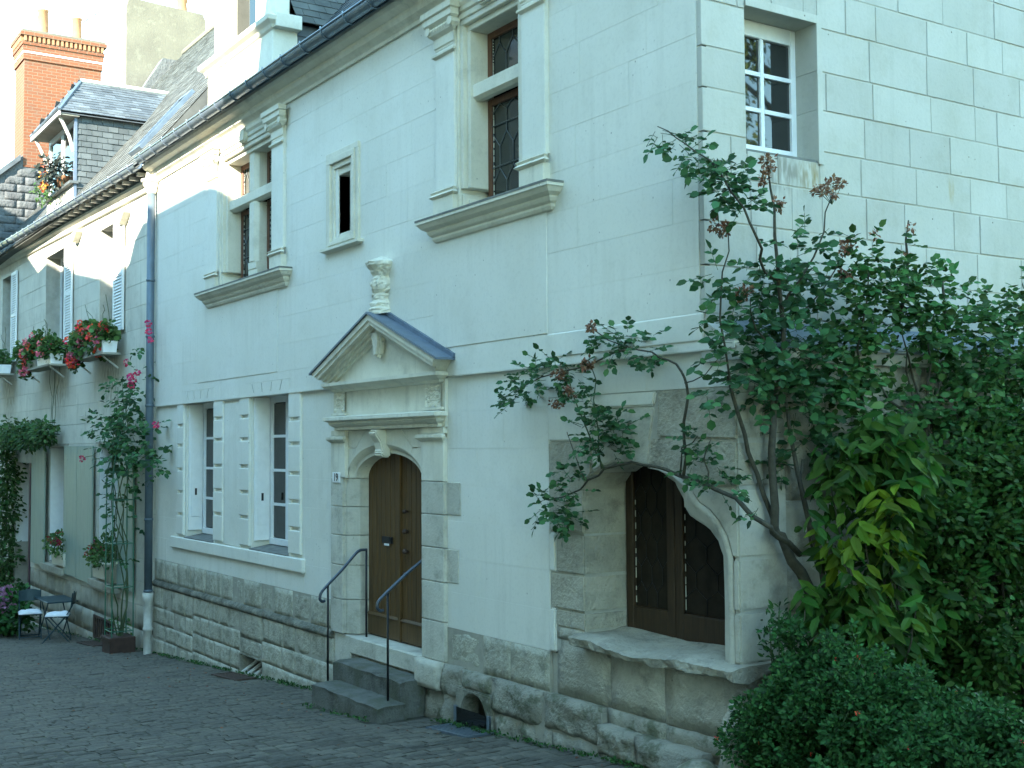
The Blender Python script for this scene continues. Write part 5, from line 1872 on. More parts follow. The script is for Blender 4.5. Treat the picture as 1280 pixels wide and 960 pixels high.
for a, b in zip(nb[:-1], nb[1:]):
    x = -25.6
    while x < NX1 - 0.05:
        w = min(rr.uniform(0.5, 0.95), NX1 - x)
        for (p, q) in intervals(x, x + w, [(h[0], h[1]) for h in (ND, NV) if h[2] < b - 0.02 and h[3] > a + 0.02]):
            if q - p > 0.05 and b > zg(q) - 0.05:
                rough_stone('base_stone', 'nbase', NB, p + 0.004, q - 0.004, a + 0.004, b - 0.004, -0.012, 0.06, 0.008, 0.015, 4, 3, seed=rr.uniform(0, 99))
        x += w
# eave: moulded stone, board, gutter
mb = MB()
za, zb = 6.70, 7.02


def eave_piece(mb, prof, ya=0.0):
    n = len(prof)
    vs = [(NX1, p[0], p[1]) for p in prof] + [(NX0, p[0], p[1] + 0.28) for p in prof]
    mb.add(vs, [tuple(range(n)), tuple(range(2 * n - 1, n - 1, -1))] + [(i, n + i, n + (i + 1) % n, (i + 1) % n) for i in range(n)])


eave_piece(mb, [(0.0, 6.52), (-0.05, 6.53), (-0.07, 6.60), (-0.13, 6.64), (-0.13, 6.69), (0.02, 6.70)])
mb.build('eave_cornice', 'nwall', NB)
mb = MB()
eave_piece(mb, [(0.02, 6.702), (-0.11, 6.702), (-0.11, 6.76), (0.02, 6.79)])
mb.build('eave_board', 'grime', NB)
for k in range(34):
    t = (k + 0.5) / 34
    x = NX1 + (NX0 - NX1) * t
    z = 6.72 + 0.28 * t
    MB().box(x - 0.04, x + 0.04, -0.28, -0.111, z, z + 0.055).build('rafter_end', 'castpipe', NB)
gutter(NB, NX1 + 0.12, NX0, 6.84, 7.16, -0.36, 0.08)
# roof
tan_n = 1.23
nvn = Vector((0, -tan_n, 1)).normalized()
vvn = Vector((0, 1, tan_n)).normalized()
mb = MB().prismx([(-0.30, 6.90), (5.0, 6.90 + 5.3 * tan_n), (10.3, 6.90), (10.3, 6.85), (-0.3, 6.85)], NX0, NX1 + 0.02)
nro = mb.build('roof', 'oldslate', NB)
mb = MB()
slates(mb, (NX0, -0.33, 6.88), (1, 0, 0), vvn, nvn, NX1 - NX0 + 0.02, 5.35 / vvn.y, 0.24, 0.14, random.Random(9))
o = link('roof_slates', mb.mesh('roof_slates', False), 'oldslate', nro)
o['kind'] = 'stuff'
MB().tube([(NX0, 5.0, 6.93 + 5.3 * tan_n), (NX1, 5.0, 6.93 + 5.3 * tan_n)], 0.09, 8).build('ridge', 'stucco', nro)
# roof light
rw0, rw1 = -14.9, -14.25


def roofpt(x, y, off=0.0):
    return Vector((x, y, 6.90 + tan_n * (y + 0.3))) + nvn * off


mb = MB()
for (a, b, ya, yb) in ((rw0, rw1, 0.12, 0.18), (rw0, rw1, 0.98, 1.04), (rw0, rw0 + 0.06, 0.18, 0.98), (rw1 - 0.06, rw1, 0.18, 0.98)):
    lo = [roofpt(a, ya, 0.0), roofpt(b, ya, 0.0), roofpt(b, yb, 0.0), roofpt(a, yb, 0.0)]
    hi = [roofpt(a, ya, 0.09), roofpt(b, ya, 0.09), roofpt(b, yb, 0.09), roofpt(a, yb, 0.09)]
    mb.add(lo + hi, [(0, 3, 2, 1), (4, 5, 6, 7), (0, 1, 5, 4), (1, 2, 6, 5), (2, 3, 7, 6), (3, 0, 4, 7)])
rwf = mb.build('roof_light', 'zinc', nro)
mb = MB().add([roofpt(rw0 + 0.05, 0.17, 0.06), roofpt(rw1 - 0.05, 0.17, 0.06), roofpt(rw1 - 0.05, 0.99, 0.06), roofpt(rw0 + 0.05, 0.99, 0.06)], [(0, 1, 2, 3)])
mb.build('pane', 'glass', rwf)

# upper windows of the neighbour: white casement, louvred shutter leaf folded on the wall
for (a, b, z0, z1) in NW:
    f = MB()
    f.box(a, a + 0.06, 0.30, 0.36, z0, z1)
    f.box(b - 0.06, b, 0.30, 0.36, z0, z1)
    f.box(a + 0.06, b - 0.06, 0.30, 0.36, z1 - 0.07, z1)
    f.box(a + 0.06, b - 0.06, 0.30, 0.36, z0, z0 + 0.08)
    f.box((a + b) / 2 - 0.04, (a + b) / 2 + 0.04, 0.295, 0.36, z0 + 0.08, z1 - 0.07)
    fr = f.build('window', 'white', NB)
    MB().box(a + 0.05, b - 0.05, 0.33, 0.335, z0 + 0.07, z1 - 0.06).build('pane', 'glass', fr)
    MB().prismx([(-0.10, z0 - 0.14), (-0.10, z0 - 0.05), (0.3, z0), (0.3, z0 - 0.14)], a - 0.08, b + 0.08).build('window_sill', 'nbase', NB)
    MB().box(a - 0.05, b + 0.05, 0.40, 0.42, z0 - 0.1, z1 + 0.1).build('room_shade', 'dark', NB)
    for (p, q, ang) in ((b + 0.02, b + 0.66, 0.015),):
        # leaf with its own slats, opened almost flat against the wall
        h = z1 - z0
        piv = b if ang > 0 else a
        w = q - p
        sh = MB()
        sh.box(0, 0.05, -0.035, 0, 0, h)
        sh.box(w - 0.05, w, -0.035, 0, 0, h)
        for zz in (0, h * 0.5, h - 0.07):
            sh.box(0.05, w - 0.05, -0.034, -0.001, zz, zz + 0.07)
        nsl = int(h / 0.055)
        sl_ = MB()
        for k in range(nsl):
            zz = 0.03 + k * (h - 0.06) / nsl
            sl_.prismx([(-0.034, zz), (-0.028, zz), (-0.002, zz + 0.05), (-0.008, zz + 0.05)], 0.05, w - 0.05)
        sgn = 1
        for g_ in (sh, sl_):
            g_.v = [(piv + sgn * (v[0] * math.cos(ang) + 0.015), -0.015 - abs(math.sin(ang)) * v[0] + v[1], v[2] + z0) for v in g_.v]
        so = sh.build('shutter', 'louvre', NB)
        sl_.build('louvre_slats', 'louvre', so)
# ground floor windows with solid sage leaves
for (a, b, z0, z1) in NL:
    f = MB()
    f.box(a, a + 0.07, 0.32, 0.38, z0, z1)
    f.box(b - 0.07, b, 0.32, 0.38, z0, z1)
    f.box(a + 0.07, b - 0.07, 0.32, 0.38, z1 - 0.08, z1)
    f.box(a + 0.07, b - 0.07, 0.32, 0.38, z0, z0 + 0.1)
    f.box((a + b) / 2 - 0.05, (a + b) / 2 + 0.05, 0.315, 0.38, z0 + 0.1, z1 - 0.08)
    for zz in (0.75, 1.45):
        f.box(a + 0.07, b - 0.07, 0.33, 0.37, zz, zz + 0.035)
    fr = f.build('window', 'white', NB)
    MB().box(a + 0.06, b - 0.06, 0.35, 0.355, z0 + 0.09, z1 - 0.07).build('pane', 'glass', fr)
    # white lining of the left reveal
    MB().box(a + 0.002, a + 0.02, 0.012, 0.315, z0 + 0.03, z1 - 0.01).build('reveal_lining', 'white', NB)
    MB().prismx([(-0.12, z0 - 0.16), (-0.12, z0 - 0.04), (0.32, z0 + 0.01), (0.32, z0 - 0.16)], a - 0.25, b + 0.12).build('window_sill', 'nbase', NB)
    MB().box(a - 0.12, b + 0.10, -0.03, 0.02, z1 + 0.03, z1 + 0.075).build('lintel_strip', 'nbase', NB)
    MB().box(a - 0.05, b + 0.05, 0.42, 0.44, z0 - 0.1, z1 + 0.1).build('room_shade', 'dark', NB)


def sage_leaf(x0, x1, z0, z1, y, tilt=0.0, hinge='l'):
    n = 4 if x1 - x0 > 0.8 else 3
    w = (x1 - x0) / n
    root = MB()
    for zz in (z0 + 0.22, z1 - 0.32):
        root.box(x0 + 0.03, x1 - 0.03, y + 0.0305, y + 0.05, zz, zz + 0.09)
    sh = root.build('shutter', 'sage', NB)
    for k in range(n):
        MB().cbox(x0 + k * w + 0.003, x0 + (k + 1) * w - 0.003, y, y + 0.03, z0, z1, 0.004).build('shutter_board', 'sage', sh)
    for zz in (z0 + 0.28, z1 - 0.28):
        MB().box(x0 + 0.02 if hinge == 'l' else x1 - 0.3, x0 + 0.3 if hinge == 'l' else x1 - 0.02, y - 0.006, y - 0.001, zz, zz + 0.03).build('strap_hinge', 'sage', sh)


sage_leaf(-21.55, -20.30, -0.10, 2.38, -0.10, hinge='r')
sage_leaf(-18.72, -17.72, -0.12, 2.38, -0.08)
sage_leaf(-17.71, -16.60, -0.14, 2.38, -0.075, hinge='r')
sage_leaf(-14.95, -14.05, -0.05, 2.38, -0.07)
# neighbour door
MB().box(ND[0], ND[1], 0.32, 0.38, -1.55, ND[3]).build('house_door', 'plum', NB)
MB().box(ND[0] + 0.002, ND[0] + 0.03, 0.01, 0.315, 0.2, ND[3] - 0.004).build('reveal_lining', 'white', NB)
MB().box(ND[0] + 0.002, ND[0] + 0.03, 0.01, 0.315, -1.5, 0.197).build('reveal_lining', 'nbase', NB)
MB().box(-22.16, -22.02, -0.02, 0.3, -1.5, ND[3]).build('door_edge', 'plum', NB)
MB().box(ND[0] - 0.1, ND[1] + 0.1, -0.02, 0.35, -1.75, -1.50).build('door_step', 'nbase', NB)
# grilled vent
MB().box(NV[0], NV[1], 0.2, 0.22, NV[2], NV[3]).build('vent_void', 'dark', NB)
g = MB()
g.box(NV[0], NV[1], -0.02, 0.01, NV[3] - 0.04, NV[3])
g.box(NV[0], NV[1], -0.02, 0.01, NV[2], NV[2] + 0.04)
g.box(NV[0], NV[0] + 0.06, -0.019, 0.01, NV[2] + 0.04, NV[3] - 0.04)
g.box(NV[1] - 0.06, NV[1], -0.019, 0.01, NV[2] + 0.04, NV[3] - 0.04)
vg = g.build('vent_grille', 'rust', NB)
for k in range(9):
    x = NV[0] + 0.1 + k * (NV[1] - NV[0] - 0.2) / 8
    MB().box(x - 0.025, x + 0.025, -0.012, 0.005, NV[2] + 0.041, NV[3] - 0.041).build('grille_bar', 'rust', vg)
MB().tube([(-17.65, -0.05, 2.95), (-17.2, -0.05, 2.95)], 0.012, 6).build('wall_hook', 'castpipe', NB)
MB().tube([(-17.2, -0.06, 2.90), (-17.2, -0.06, 3.02)], 0.012, 6).build('wall_hook', 'castpipe', NB)
for x, z in ((-14.75, 6.25), (-18.0, 6.4)):
    mb = MB().prism([(x - 0.28, z + 0.02), (x - 0.05, z - 0.06), (x + 0.10, z + 0.02), (x + 0.24, z + 0.12), (x + 0.24, z + 0.17), (x, z + 0.14), (x - 0.28, z + 0.09)], -0.14, 0.02)
    mb.build('corbel', 'nwall', NB, bevel=0.01)

# ---------------- slated dormer
DX1, DX0 = -18.60, -20.95
DRM = MB().box(DX0 + 0.06, DX1 - 0.03, 0.10, 2.3, 6.9, 9.02).build('dormer', 'nbase', NB)
srng = random.Random(4)
r = 0
z = 7.30
while z < 9.02:
    k = 0
    y = 0.06 - (0.11 if r % 2 else 0)
    yend = (z - 6.9) / tan_n - 0.3 + 0.15
    while y < yend:
        a, b = max(y, 0.045), min(y + 0.205, yend + 0.1)
        if b - a > 0.03:
            t = srng.uniform(0.02, 0.028)
            dz = srng.uniform(-0.006, 0.006)
            MB().add([(DX1 - 0.028 + t, a + 0.003, z + dz), (DX1 - 0.028 + t, b - 0.003, z + dz), (DX1 - 0.026, b - 0.003, z + 0.17), (DX1 - 0.026, a + 0.003, z + 0.17), (DX1 - 0.03, a + 0.003, z + dz), (DX1 - 0.03, b - 0.003, z + dz)],
                     [(0, 1, 2, 3), (4, 5, 1, 0), (4, 0, 3), (1, 5, 2)]).build('cheek_slate', 'slateobj', DRM)
        y += 0.21
    z += 0.122
    r += 1
MB().box(DX1 - 0.06, DX1 + 0.004, 0.02, 0.075, 7.28, 9.0).build('corner_board', 'lead', DRM)
# front: opening with arched soffit, white window, sill wall
MB().box(DX0, DX1 - 0.061, 0.03, 0.12, 7.0, 7.62).build('dormer_apron', 'nwall', DRM)
MB().box(DX0 - 0.02, DX1 + 0.05, -0.07, 0.10, 7.625, 7.68).build('dormer_sill', 'slateobj', DRM)
f = MB()
f.box(DX0 + 0.02, DX0 + 0.10, 0.05, 0.14, 7.68, 9.0)
f.box(DX1 - 0.14, DX1 - 0.065, 0.05, 0.14, 7.68, 9.0)
f.box(DX0 + 0.10, DX1 - 0.14, 0.05, 0.14, 8.86, 9.0)
f.box((DX0 + DX1) / 2 - 0.05, (DX0 + DX1) / 2 + 0.05, 0.052, 0.13, 7.68, 8.86)
dfr = f.build('dormer_window', 'white', DRM)
MB().box(DX0 + 0.10, DX1 - 0.14, 0.085, 0.092, 7.69, 8.86).build('pane', 'glass', dfr)
# roof of the dormer, overhanging towards the street on brackets
RID, EAVZ, FY, HY = 10.05, 9.05, -0.30, 0.42
mx = (DX0 + DX1) / 2
HB = 1.28
mb = MB()
Hs = math.hypot(HB, RID - EAVZ)
for sgn in (1, -1):
    ex = mx + sgn * HB
    v = Vector((-sgn * HB, 0, RID - EAVZ)).normalized()
    n = Vector((sgn * (RID - EAVZ), 0, HB)).normalized()
    mb.add([(ex, FY, EAVZ), (ex, 3.0, EAVZ), (mx, 3.0, RID), (mx, HY, RID)], [(0, 1, 2, 3)])
    mb.add([(ex, FY, EAVZ - 0.05), (ex, 2.0, EAVZ - 0.05), (mx, 2.0, RID - 0.05), (mx, HY, RID - 0.05)], [(3, 2, 1, 0)])
    slates(mb, (ex, FY, EAVZ), Vector((0, 1, 0)), v, n, 3.0, Hs, 0.22, 0.125, srng, inside=lambda a_, b_: a_ > (HY - FY) * b_ / Hs + 0.02 and b_ < Hs - 0.02)
vh = Vector((0, HY - FY, RID - EAVZ)).normalized()
nh = Vector((0, -(RID - EAVZ), HY - FY)).normalized()
Hh = math.hypot(HY - FY, RID - EAVZ)
mb.add([(mx - HB, FY, EAVZ), (mx + HB, FY, EAVZ), (mx, HY, RID)], [(0, 1, 2)])
slates(mb, (mx - HB, FY, EAVZ), Vector((1, 0, 0)), vh, nh, 2 * HB, Hh, 0.22, 0.125, srng, inside=lambda a_, b_: abs(a_ - HB) < HB * (1 - b_ / Hh) - 0.05)
o = link('dormer_slates', mb.mesh('dormer_slates', False), 'slate', DRM)
o['kind'] = 'stuff'
MB().tube([(mx, HY, RID + 0.02), (mx, 2.7, RID + 0.02)], 0.055, 8).build('dormer_ridge', 'castpipe', DRM)
for sgn in (1, -1):
    ex = mx + sgn * HB
    MB().tube([(ex, FY, EAVZ + 0.01), (mx, HY, RID + 0.01)], 0.035, 6).build('hip_ridge', 'zinc', DRM)
    px = mx + sgn * 1.08
    MB().tube([(px, 0.03, 8.30), (px, -0.06, 8.60), (px, -0.18, 8.85), (px, -0.27, 9.0)], 0.035, 6).build('roof_bracket', 'castpipe', DRM)
MB().box(mx - HB, mx + HB, FY - 0.01, FY + 0.03, EAVZ - 0.10, EAVZ - 0.02).build('eave_fascia', 'castpipe', DRM)
MB().box(mx - HB + 0.02, mx + HB - 0.02, FY + 0.031, 0.10, EAVZ - 0.08, EAVZ - 0.051).build('soffit', 'nbase', DRM)

# ------------------------------------------------------------------ house beyond, with the brick chimney
FH = empty('gabled_house', (-33.0, 3.0, zg(-33)), 'slate roofed house beyond with tall red brick chimney and rubble gable', 'house')
MB().box(-42.0, -27.02, 0.2, 9.0, -3.0, 7.2).build('wall', 'nwall', FH)
mb = MB().prismx([(-0.2, 7.2), (9.4, 7.2), (5.2, 13.6)], -42.0, -27.4)
fro = mb.build('roof', 'slate', FH)
mb = MB()
vf = Vector((0, 5.4, 6.4)).normalized()
slates(mb, (-42, -0.2, 7.2), (1, 0, 0), vf, Vector((0, -6.4, 5.4)).normalized(), 14.6, 8.3, 0.26, 0.16, srng)
o = link('roof_slates', mb.mesh('roof_slates', False), 'slate', fro)
o['kind'] = 'stuff'
gm = MB().prismx([(-0.3, 6.8), (0.0, 9.27), (0.66, 9.86), (0.72, 10.0), (2.75, 10.4), (4.4, 13.2), (6.5, 13.2), (9.0, 7.0)], -27.4, -27.0).build('gable_wall', 'gable', FH)
for j in range(9):
    for i in range(3):
        y0 = 0.10 + i * 0.5 + (0.2 if j % 2 else 0)
        z0 = 7.75 + j * 0.21
        if z0 + 0.2 > 9.2 + (y0) * 0.85:
            continue
        rough_stone('gable_stone', 'gable', FH, y0, y0 + 0.48, z0, z0 + 0.2, -26.98, -27.05, 0.015, 0.003, 5, 3, axis='x', seed=j * 3 + i)
MB().prismx([(-0.06, 9.20), (0.66, 9.85), (0.66, 10.0), (-0.12, 9.30)], -27.5, -26.9).build('coping', 'slate', FH)
# brick stack
BX0, BX1, BY0, BY1 = -28.15, -26.985, 0.74, 2.71
st = MB().box(BX0, BX1, BY0, BY1, 9.7, 12.55).build('chimney', 'brick', FH)


def band(z0, z1, out, mat, nm):
    MB().box(BX0 - out, BX1 + out, BY0 - out, BY1 + out, z0, z1).build(nm, mat, st)


band(12.55, 12.72, 0.035, 'brick', 'chimney_band')
band(12.72, 12.77, 0.045, 'white', 'chimney_stripe')
band(12.77, 12.93, 0.05, 'brick', 'chimney_band')
band(12.93, 13.02, 0.075, 'brick', 'chimney_band')
band(13.02, 13.17, 0.04, 'brick', 'chimney_neck')
band(13.17, 13.27, 0.12, 'brick', 'chimney_cap')
band(13.27, 13.33, 0.09, 'stucco', 'chimney_cap')
for k in range(18):
    y = BY0 - 0.06 + (BY1 - BY0 + 0.12) * (k + 0.5) / 18
    MB().box(BX1 + 0.041, BX1 + 0.10, y - 0.03, y + 0.03, 13.022, 13.168).build('dentil', 'terracotta', st)
for k in range(10):
    x = BX0 + (BX1 - BX0) * (k + 0.5) / 10
    MB().box(x - 0.03, x + 0.03, BY0 - 0.10, BY0 - 0.041, 13.022, 13.168).build('dentil', 'terracotta', st)
for (y, h, r_) in ((1.30, 0.78, 0.15), (2.18, 0.72, 0.14)):
    MB().lathe((-27.5, y, 13.33), [(r_ * 1.2, 0), (r_ * 1.1, 0.08), (r_ * 0.95, 0.2), (r_ * 0.85, h - 0.06), (r_ * 0.98, h - 0.04), (r_ * 0.98, h), (r_ * 0.75, h)], 14).build('chimney_pot', 'terracotta', st, smooth=True)
MB().tube([(-27.95, 1.25, 13.3), (-27.95, 1.25, 15.2)], 0.13, 12).build('flue_pipe', 'castpipe', st, smooth=True)
# aerial
ae = empty('tv_aerial', (-27.3, 2.52, 13.33), 'thin white mast TV aerial on the brick chimney', 'aerial')
MB().tube([(-27.3, 2.52, 13.3), (-27.3, 2.53, 14.25)], 0.016, 6).build('mast', 'white', ae)
mb = MB().tube([(-27.75, 2.40, 14.05), (-26.9, 2.62, 14.12)], 0.012, 5)
mb.build('boom', 'zinc', ae)
for k in range(7):
    t = k / 6
    c = Vector((-27.75, 2.40, 14.05)).lerp(Vector((-26.9, 2.62, 14.12)), t)
    MB().tube([c + Vector((0, -0.16, -0.02)), c + Vector((0, 0.16, 0.02))], 0.007, 4).build('element', 'zinc', ae)
# stucco stack behind the ridge
ss = MB().box(-31.3, -30.0, 4.22, 6.65, 11.5, 15.55).build('stucco_chimney', 'stucco', FH)
MB().prismx([(4.22, 15.55), (6.65, 15.55), (6.55, 15.75), (4.3, 15.85)], -31.3, -30.0).build('chimney_flaunching', 'stucco', ss)
for y in (6.1,):
    MB().lathe((-30.6, y, 15.7), [(0.2, 0), (0.17, 0.1), (0.14, 0.5), (0.17, 0.55), (0.17, 0.7), (0.1, 0.7)], 12).build('chimney_pot', 'terracotta', ss, smooth=True)


# ------------------------------------------------------------------ houses across the street (behind the viewer; their tops are shaped to shade the front)
def facing(x0, x1, prof, ridge, label, back=0.0):
    e = empty('facing_house', ((x0 + x1) / 2, -9.5, zg((x0 + x1) / 2)), label, 'house')
    prof = [(p[0], p[1] + 1.64) for p in prof]
    ridge += 1.2
    w = MB().prism([(x0, -2.5)] + prof + [(x1, -2.5)], -9.45, -9.0)
    w.build('wall', 'facing', e)
    top = min(p[1] for p in prof)
    xb = x0 + back
    MB().box(xb, x1, -16, -9.46, -2.5, top - 0.4).build('house_body', 'facing', e)
    MB().prismx([(-16.2, top - 0.4), (-9.47, top - 0.4), (-12.8, ridge)], xb, x1).build('roof', 'slate', e)
    n = max(2, int((x1 - x0) / 2.6))
    for fl in (0, 1):
        for k in range(n):
            x = x0 + (x1 - x0) * (k + 0.5) / n
            z = zg(x) + 1.0 + fl * 3.3
            f = MB()
            f.box(x - 0.55, x + 0.55, -8.995, -8.94, z, z + 0.07)
            f.box(x - 0.55, x + 0.55, -8.995, -8.94, z + 1.73, z + 1.8)
            f.box(x - 0.55, x - 0.48, -8.995, -8.95, z + 0.07, z + 1.73)
            f.box(x + 0.48, x + 0.55, -8.995, -8.95, z + 0.07, z + 1.73)
            f.box(x - 0.03, x + 0.03, -8.995, -8.95, z + 0.07, z + 1.73)
            fo = f.build('window', 'white', e)
            MB().box(x - 0.48, x + 0.48, -8.997, -8.98, z + 0.07, z + 1.73).build('pane', 'glass', fo)
    return e


facing(-60, -18.6, [(-60, 12.0), (-18.9, 12.0), (-18.6, 10.3)], 13.0, 'tall rendered house across the street at the far end of its row')
facing(-18.58, -4.36, [(-18.58, 10.2), (-17.0, 9.5), (-15.9, 9.65), (-15.6, 9.65), (-13.7, 9.08), (-11.9, 8.76), (-10.8, 8.58), (-10.0, 8.8), (-9.7, 9.14), (-9.2, 9.37), (-6.1, 9.37), (-5.4, 9.2), (-5.0, 9.09), (-4.36, 9.08)], 9.5, 'low rendered house across the street with a parapet stepped to shape its shadow')
facing(-4.34, 14.0, [(-4.34, 10.0), (-3.9, 10.4), (-3.3, 12.4), (-2.0, 13.6), (0.5, 14.0), (14.0, 13.4)], 14.0, 'tall rendered house across the street with a gable parapet sloped to shape its shadow', 5.0)

lh = empty('added_lane_house', (12.0, 3.0, zg(12)), 'plain unseen house added across the lane to dim the side wall', 'house')  # added out of view to block sky light from side wall and bushes
MB().box(9.2, 15.5, -3.0, 6.0, -0.5, 7.2).build('wall', 'facing', lh)
MB().prism([(8.9, 7.2), (15.8, 7.2), (12.35, 9.9)], -3.2, 6.2).build('roof', 'slate', lh)
for yy in (-1.0, 2.0, 5.0):
    for z_ in (1.4, 4.4):
        f = MB().box(9.15, 9.199, yy - 0.5, yy + 0.5, z_, z_ + 1.5).build('window', 'white', lh)
        MB().box(9.13, 9.149, yy - 0.44, yy + 0.44, z_ + 0.06, z_ + 1.44).build('pane', 'glass', f)

# ------------------------------------------------------------------ plants and small things
prng = random.Random(31)


def flower_box(x0, x1, zb, y0, label, cols, seed, pots=True, dens=1.0, cat='flower box', leaf='potleaf'):
    r = random.Random(seed)
    e = empty('flower_box', ((x0 + x1) / 2, y0, zb), label, cat, None)
    MB().prismx([(y0 - 0.13, zb + 0.04), (y0 - 0.15, zb + 0.19), (y0 + 0.12, zb + 0.19), (y0 + 0.10, zb + 0.04)], x0, (x0 + x1) / 2 - 0.02).build('trough', 'nbase', e)
    MB().prismx([(y0 - 0.12, zb + 0.04), (y0 - 0.145, zb + 0.24), (y0 + 0.12, zb + 0.24), (y0 + 0.10, zb + 0.04)], (x0 + x1) / 2 + 0.02, x1).build('trough', 'white', e)
    MB().box(x0 - 0.05, x1 + 0.05, y0 - 0.16, y0 + 0.16, zb - 0.0, zb + 0.035).build('shelf', 'nbase', e)
    for x in (x0 + 0.1, x1 - 0.1):
        MB().tube([(x, y0 + 0.16, zb - 0.22), (x, y0 - 0.12, zb - 0.01)], 0.015, 5).build('bracket', 'castpipe', e)
    cl = []
    n = int((x1 - x0) / 0.16)
    for k in range(n):
        cl.append((x0 + (x1 - x0) * (k + 0.5) / n + r.gauss(0, 0.04), y0 - 0.05 + r.gauss(0, 0.05), zb + 0.36 + r.gauss(0, 0.07), r.uniform(0.16, 0.26)))
    for k in range(3):
        cl.append((x0 - 0.05 + r.uniform(0, 0.3), y0 - 0.14, zb + 0.12 - 0.1 * k, 0.12))
    fr, _ = cluster_frames(r, cl, 2.4 * dens, 0.085, droop=0.1)
    joined_leaves('foliage', leaf, e, fr, 'round')
    for k in range(4):
        x = r.uniform(x0, x1)
        mb = MB().tube(wobble([(x, y0, zb + 0.4), (x + r.gauss(0, 0.05), y0, zb + 0.75), (x + r.gauss(0, 0.18), y0 - 0.05, zb + r.uniform(0.85, 1.1))], r, 0.02), 0.006, 4)
        mb.build('grass_stem', 'greenstem', e)
    for m_, cnt in cols:
        for k in range(cnt):
            c = r.choice(cl)
            v = Vector((r.gauss(0.5, 0.8), -abs(r.gauss(0.4, 0.8)), r.gauss(0.3, 0.7))).normalized()
            bloom('bloom', m_, e, Vector(c[:3]) + v * c[3] * 1.1, r.uniform(0.065, 0.10), r, 26)
    return e


flower_box(-16.75, -14.75, 3.93, -0.26, 'window box of red and pink geraniums under the upper window by the downpipe', [('redbloom', 20), ('pinkbloom', 16)], 3)
flower_box(-20.95, -18.6, 3.97, -0.26, 'window box of pink geraniums under the middle upper window of the row house', [('pinkbloom', 16), ('redbloom', 8)], 5)
flower_box(-25.4, -23.6, 4.05, -0.26, 'window box with pale trough and sparse green stems under the farthest upper window', [('pinkbloom', 3)], 7, dens=0.6)

# pot of dark leaves on the dormer sill
r = random.Random(77)
e = empty('dormer_pot_plant', (-19.6, -0.02, 7.68), 'dark leaved trailing plant with orange flowers on the slated dormer sill', 'potted plant')
MB().lathe((-19.35, -0.02, 7.68), [(0.10, 0), (0.14, 0.2), (0.15, 0.22), (0.12, 0.22)], 12).build('pot', 'terracotta', e, smooth=True)
fr, _ = cluster_frames(r, [(-19.5, -0.15, 8.05, 0.36), (-19.2, -0.2, 8.0, 0.28), (-19.9, -0.15, 8.0, 0.25)], 1.2, 0.12, droop=0.4)
joined_leaves('foliage', 'darkleaf', e, fr, 'oval')
fr, _ = cluster_frames(r, [(-20.3, -0.2, 7.9, 0.2), (-20.1, -0.25, 7.65, 0.22), (-19.8, -0.28, 7.6, 0.16)], 1.2, 0.08, droop=0.6)
joined_leaves('trailing_foliage', 'vineleaf', e, fr, 'oval')
for c in ((-20.3, -0.2, 8.15), (-20.4, -0.22, 8.05), (-19.45, -0.35, 7.72), (-19.6, -0.36, 7.68), (-20.1, -0.25, 8.2)):
    bloom('bloom', 'yellowbloom', e, c, 0.09, r, 20)


def sill_pot(x, y, z, w, h, label, leaf, cols, seed, long=False, fol=0.2):
    r = random.Random(seed)
    e = empty('sill_planter', (x, y, z), label, 'planter')
    if long:
        MB().prismx([(y - 0.09, z), (y - 0.115, z + h), (y + 0.10, z + h), (y + 0.08, z)], x - w / 2, x + w / 2).build('trough', 'cream', e, bevel=0.01)
    else:
        MB().lathe((x, y, z), [(w * 0.38, 0), (w * 0.48, h * 0.9), (w * 0.52, h * 0.92), (w * 0.52, h), (w * 0.42, h)], 14).build('pot', 'cream', e, smooth=True)
    cl = []
    n = 4 if long else 2
    for k in range(n):
        cl.append((x + w * 0.5 * ((k + 0.5) / n * 2 - 1), y - 0.02, z + h + fol * 0.6 + r.gauss(0, 0.02), fol))
    fr, _ = cluster_frames(r, cl, 1.8, 0.06, droop=0.1)
    joined_leaves('foliage', leaf, e, fr, 'round')
    for m_, cnt in cols:
        for k in range(cnt):
            c = r.choice(cl)
            v = Vector((r.gauss(0, 1), -abs(r.gauss(0, 0.7)), abs(r.gauss(0.4, 0.6)))).normalized()
            bloom('bloom', m_, e, Vector(c[:3]) + v * c[3] * 0.95, r.uniform(0.045, 0.06), r, 18)


sill_pot(-19.0, -0.02, 0.015, 1.0, 0.26, 'cream trough of crimson flowers on the sill between the sage shutters', 'potleaf', [('darkbloom', 14)], 11, True, 0.26)
sill_pot(-15.95, -0.02, 0.015, 0.8, 0.28, 'cream trough of dull crimson flowers on the sill beside the trellis', 'potleaf', [('darkbloom', 12)], 12, True, 0.24)
sill_pot(-15.15, -0.04, 0.015, 0.42, 0.34, 'round cream pot with leafy green plant on the sill beside the trellis', 'vineleaf', [], 13, False, 0.34)

# obelisk trellis, planter and pink climbing rose beside the downpipe
TX, TY = -13.72, -0.36
tz = zg(TX)
tr = empty('obelisk_trellis', (TX, TY, tz), 'tall green metal obelisk trellis beside the downpipe', 'trellis')
for (sx, sy) in ((-1, -1), (1, -1), (1, 1), (-1, 1)):
    MB().tube([(TX + sx * 0.20, TY + sy * 0.17, tz), (TX + sx * 0.19, TY + sy * 0.165, tz + 2.9), (TX + sx * 0.03, TY + sy * 0.03, tz + 3.5)], 0.011, 6).build('upright', 'trellis', tr)
for h in (0.35, 1.05, 1.75, 2.45, 2.9):
    MB().tube([(TX - 0.2, TY - 0.17, tz + h), (TX + 0.2, TY - 0.17, tz + h), (TX + 0.2, TY + 0.17, tz + h), (TX - 0.2, TY + 0.17, tz + h), (TX - 0.2, TY - 0.17, tz + h)], 0.009, 5).build('hoop', 'trellis', tr)
pl = empty('planter_box', (TX, TY, tz), 'square dark rusty planter at the foot of the trellis', 'planter')
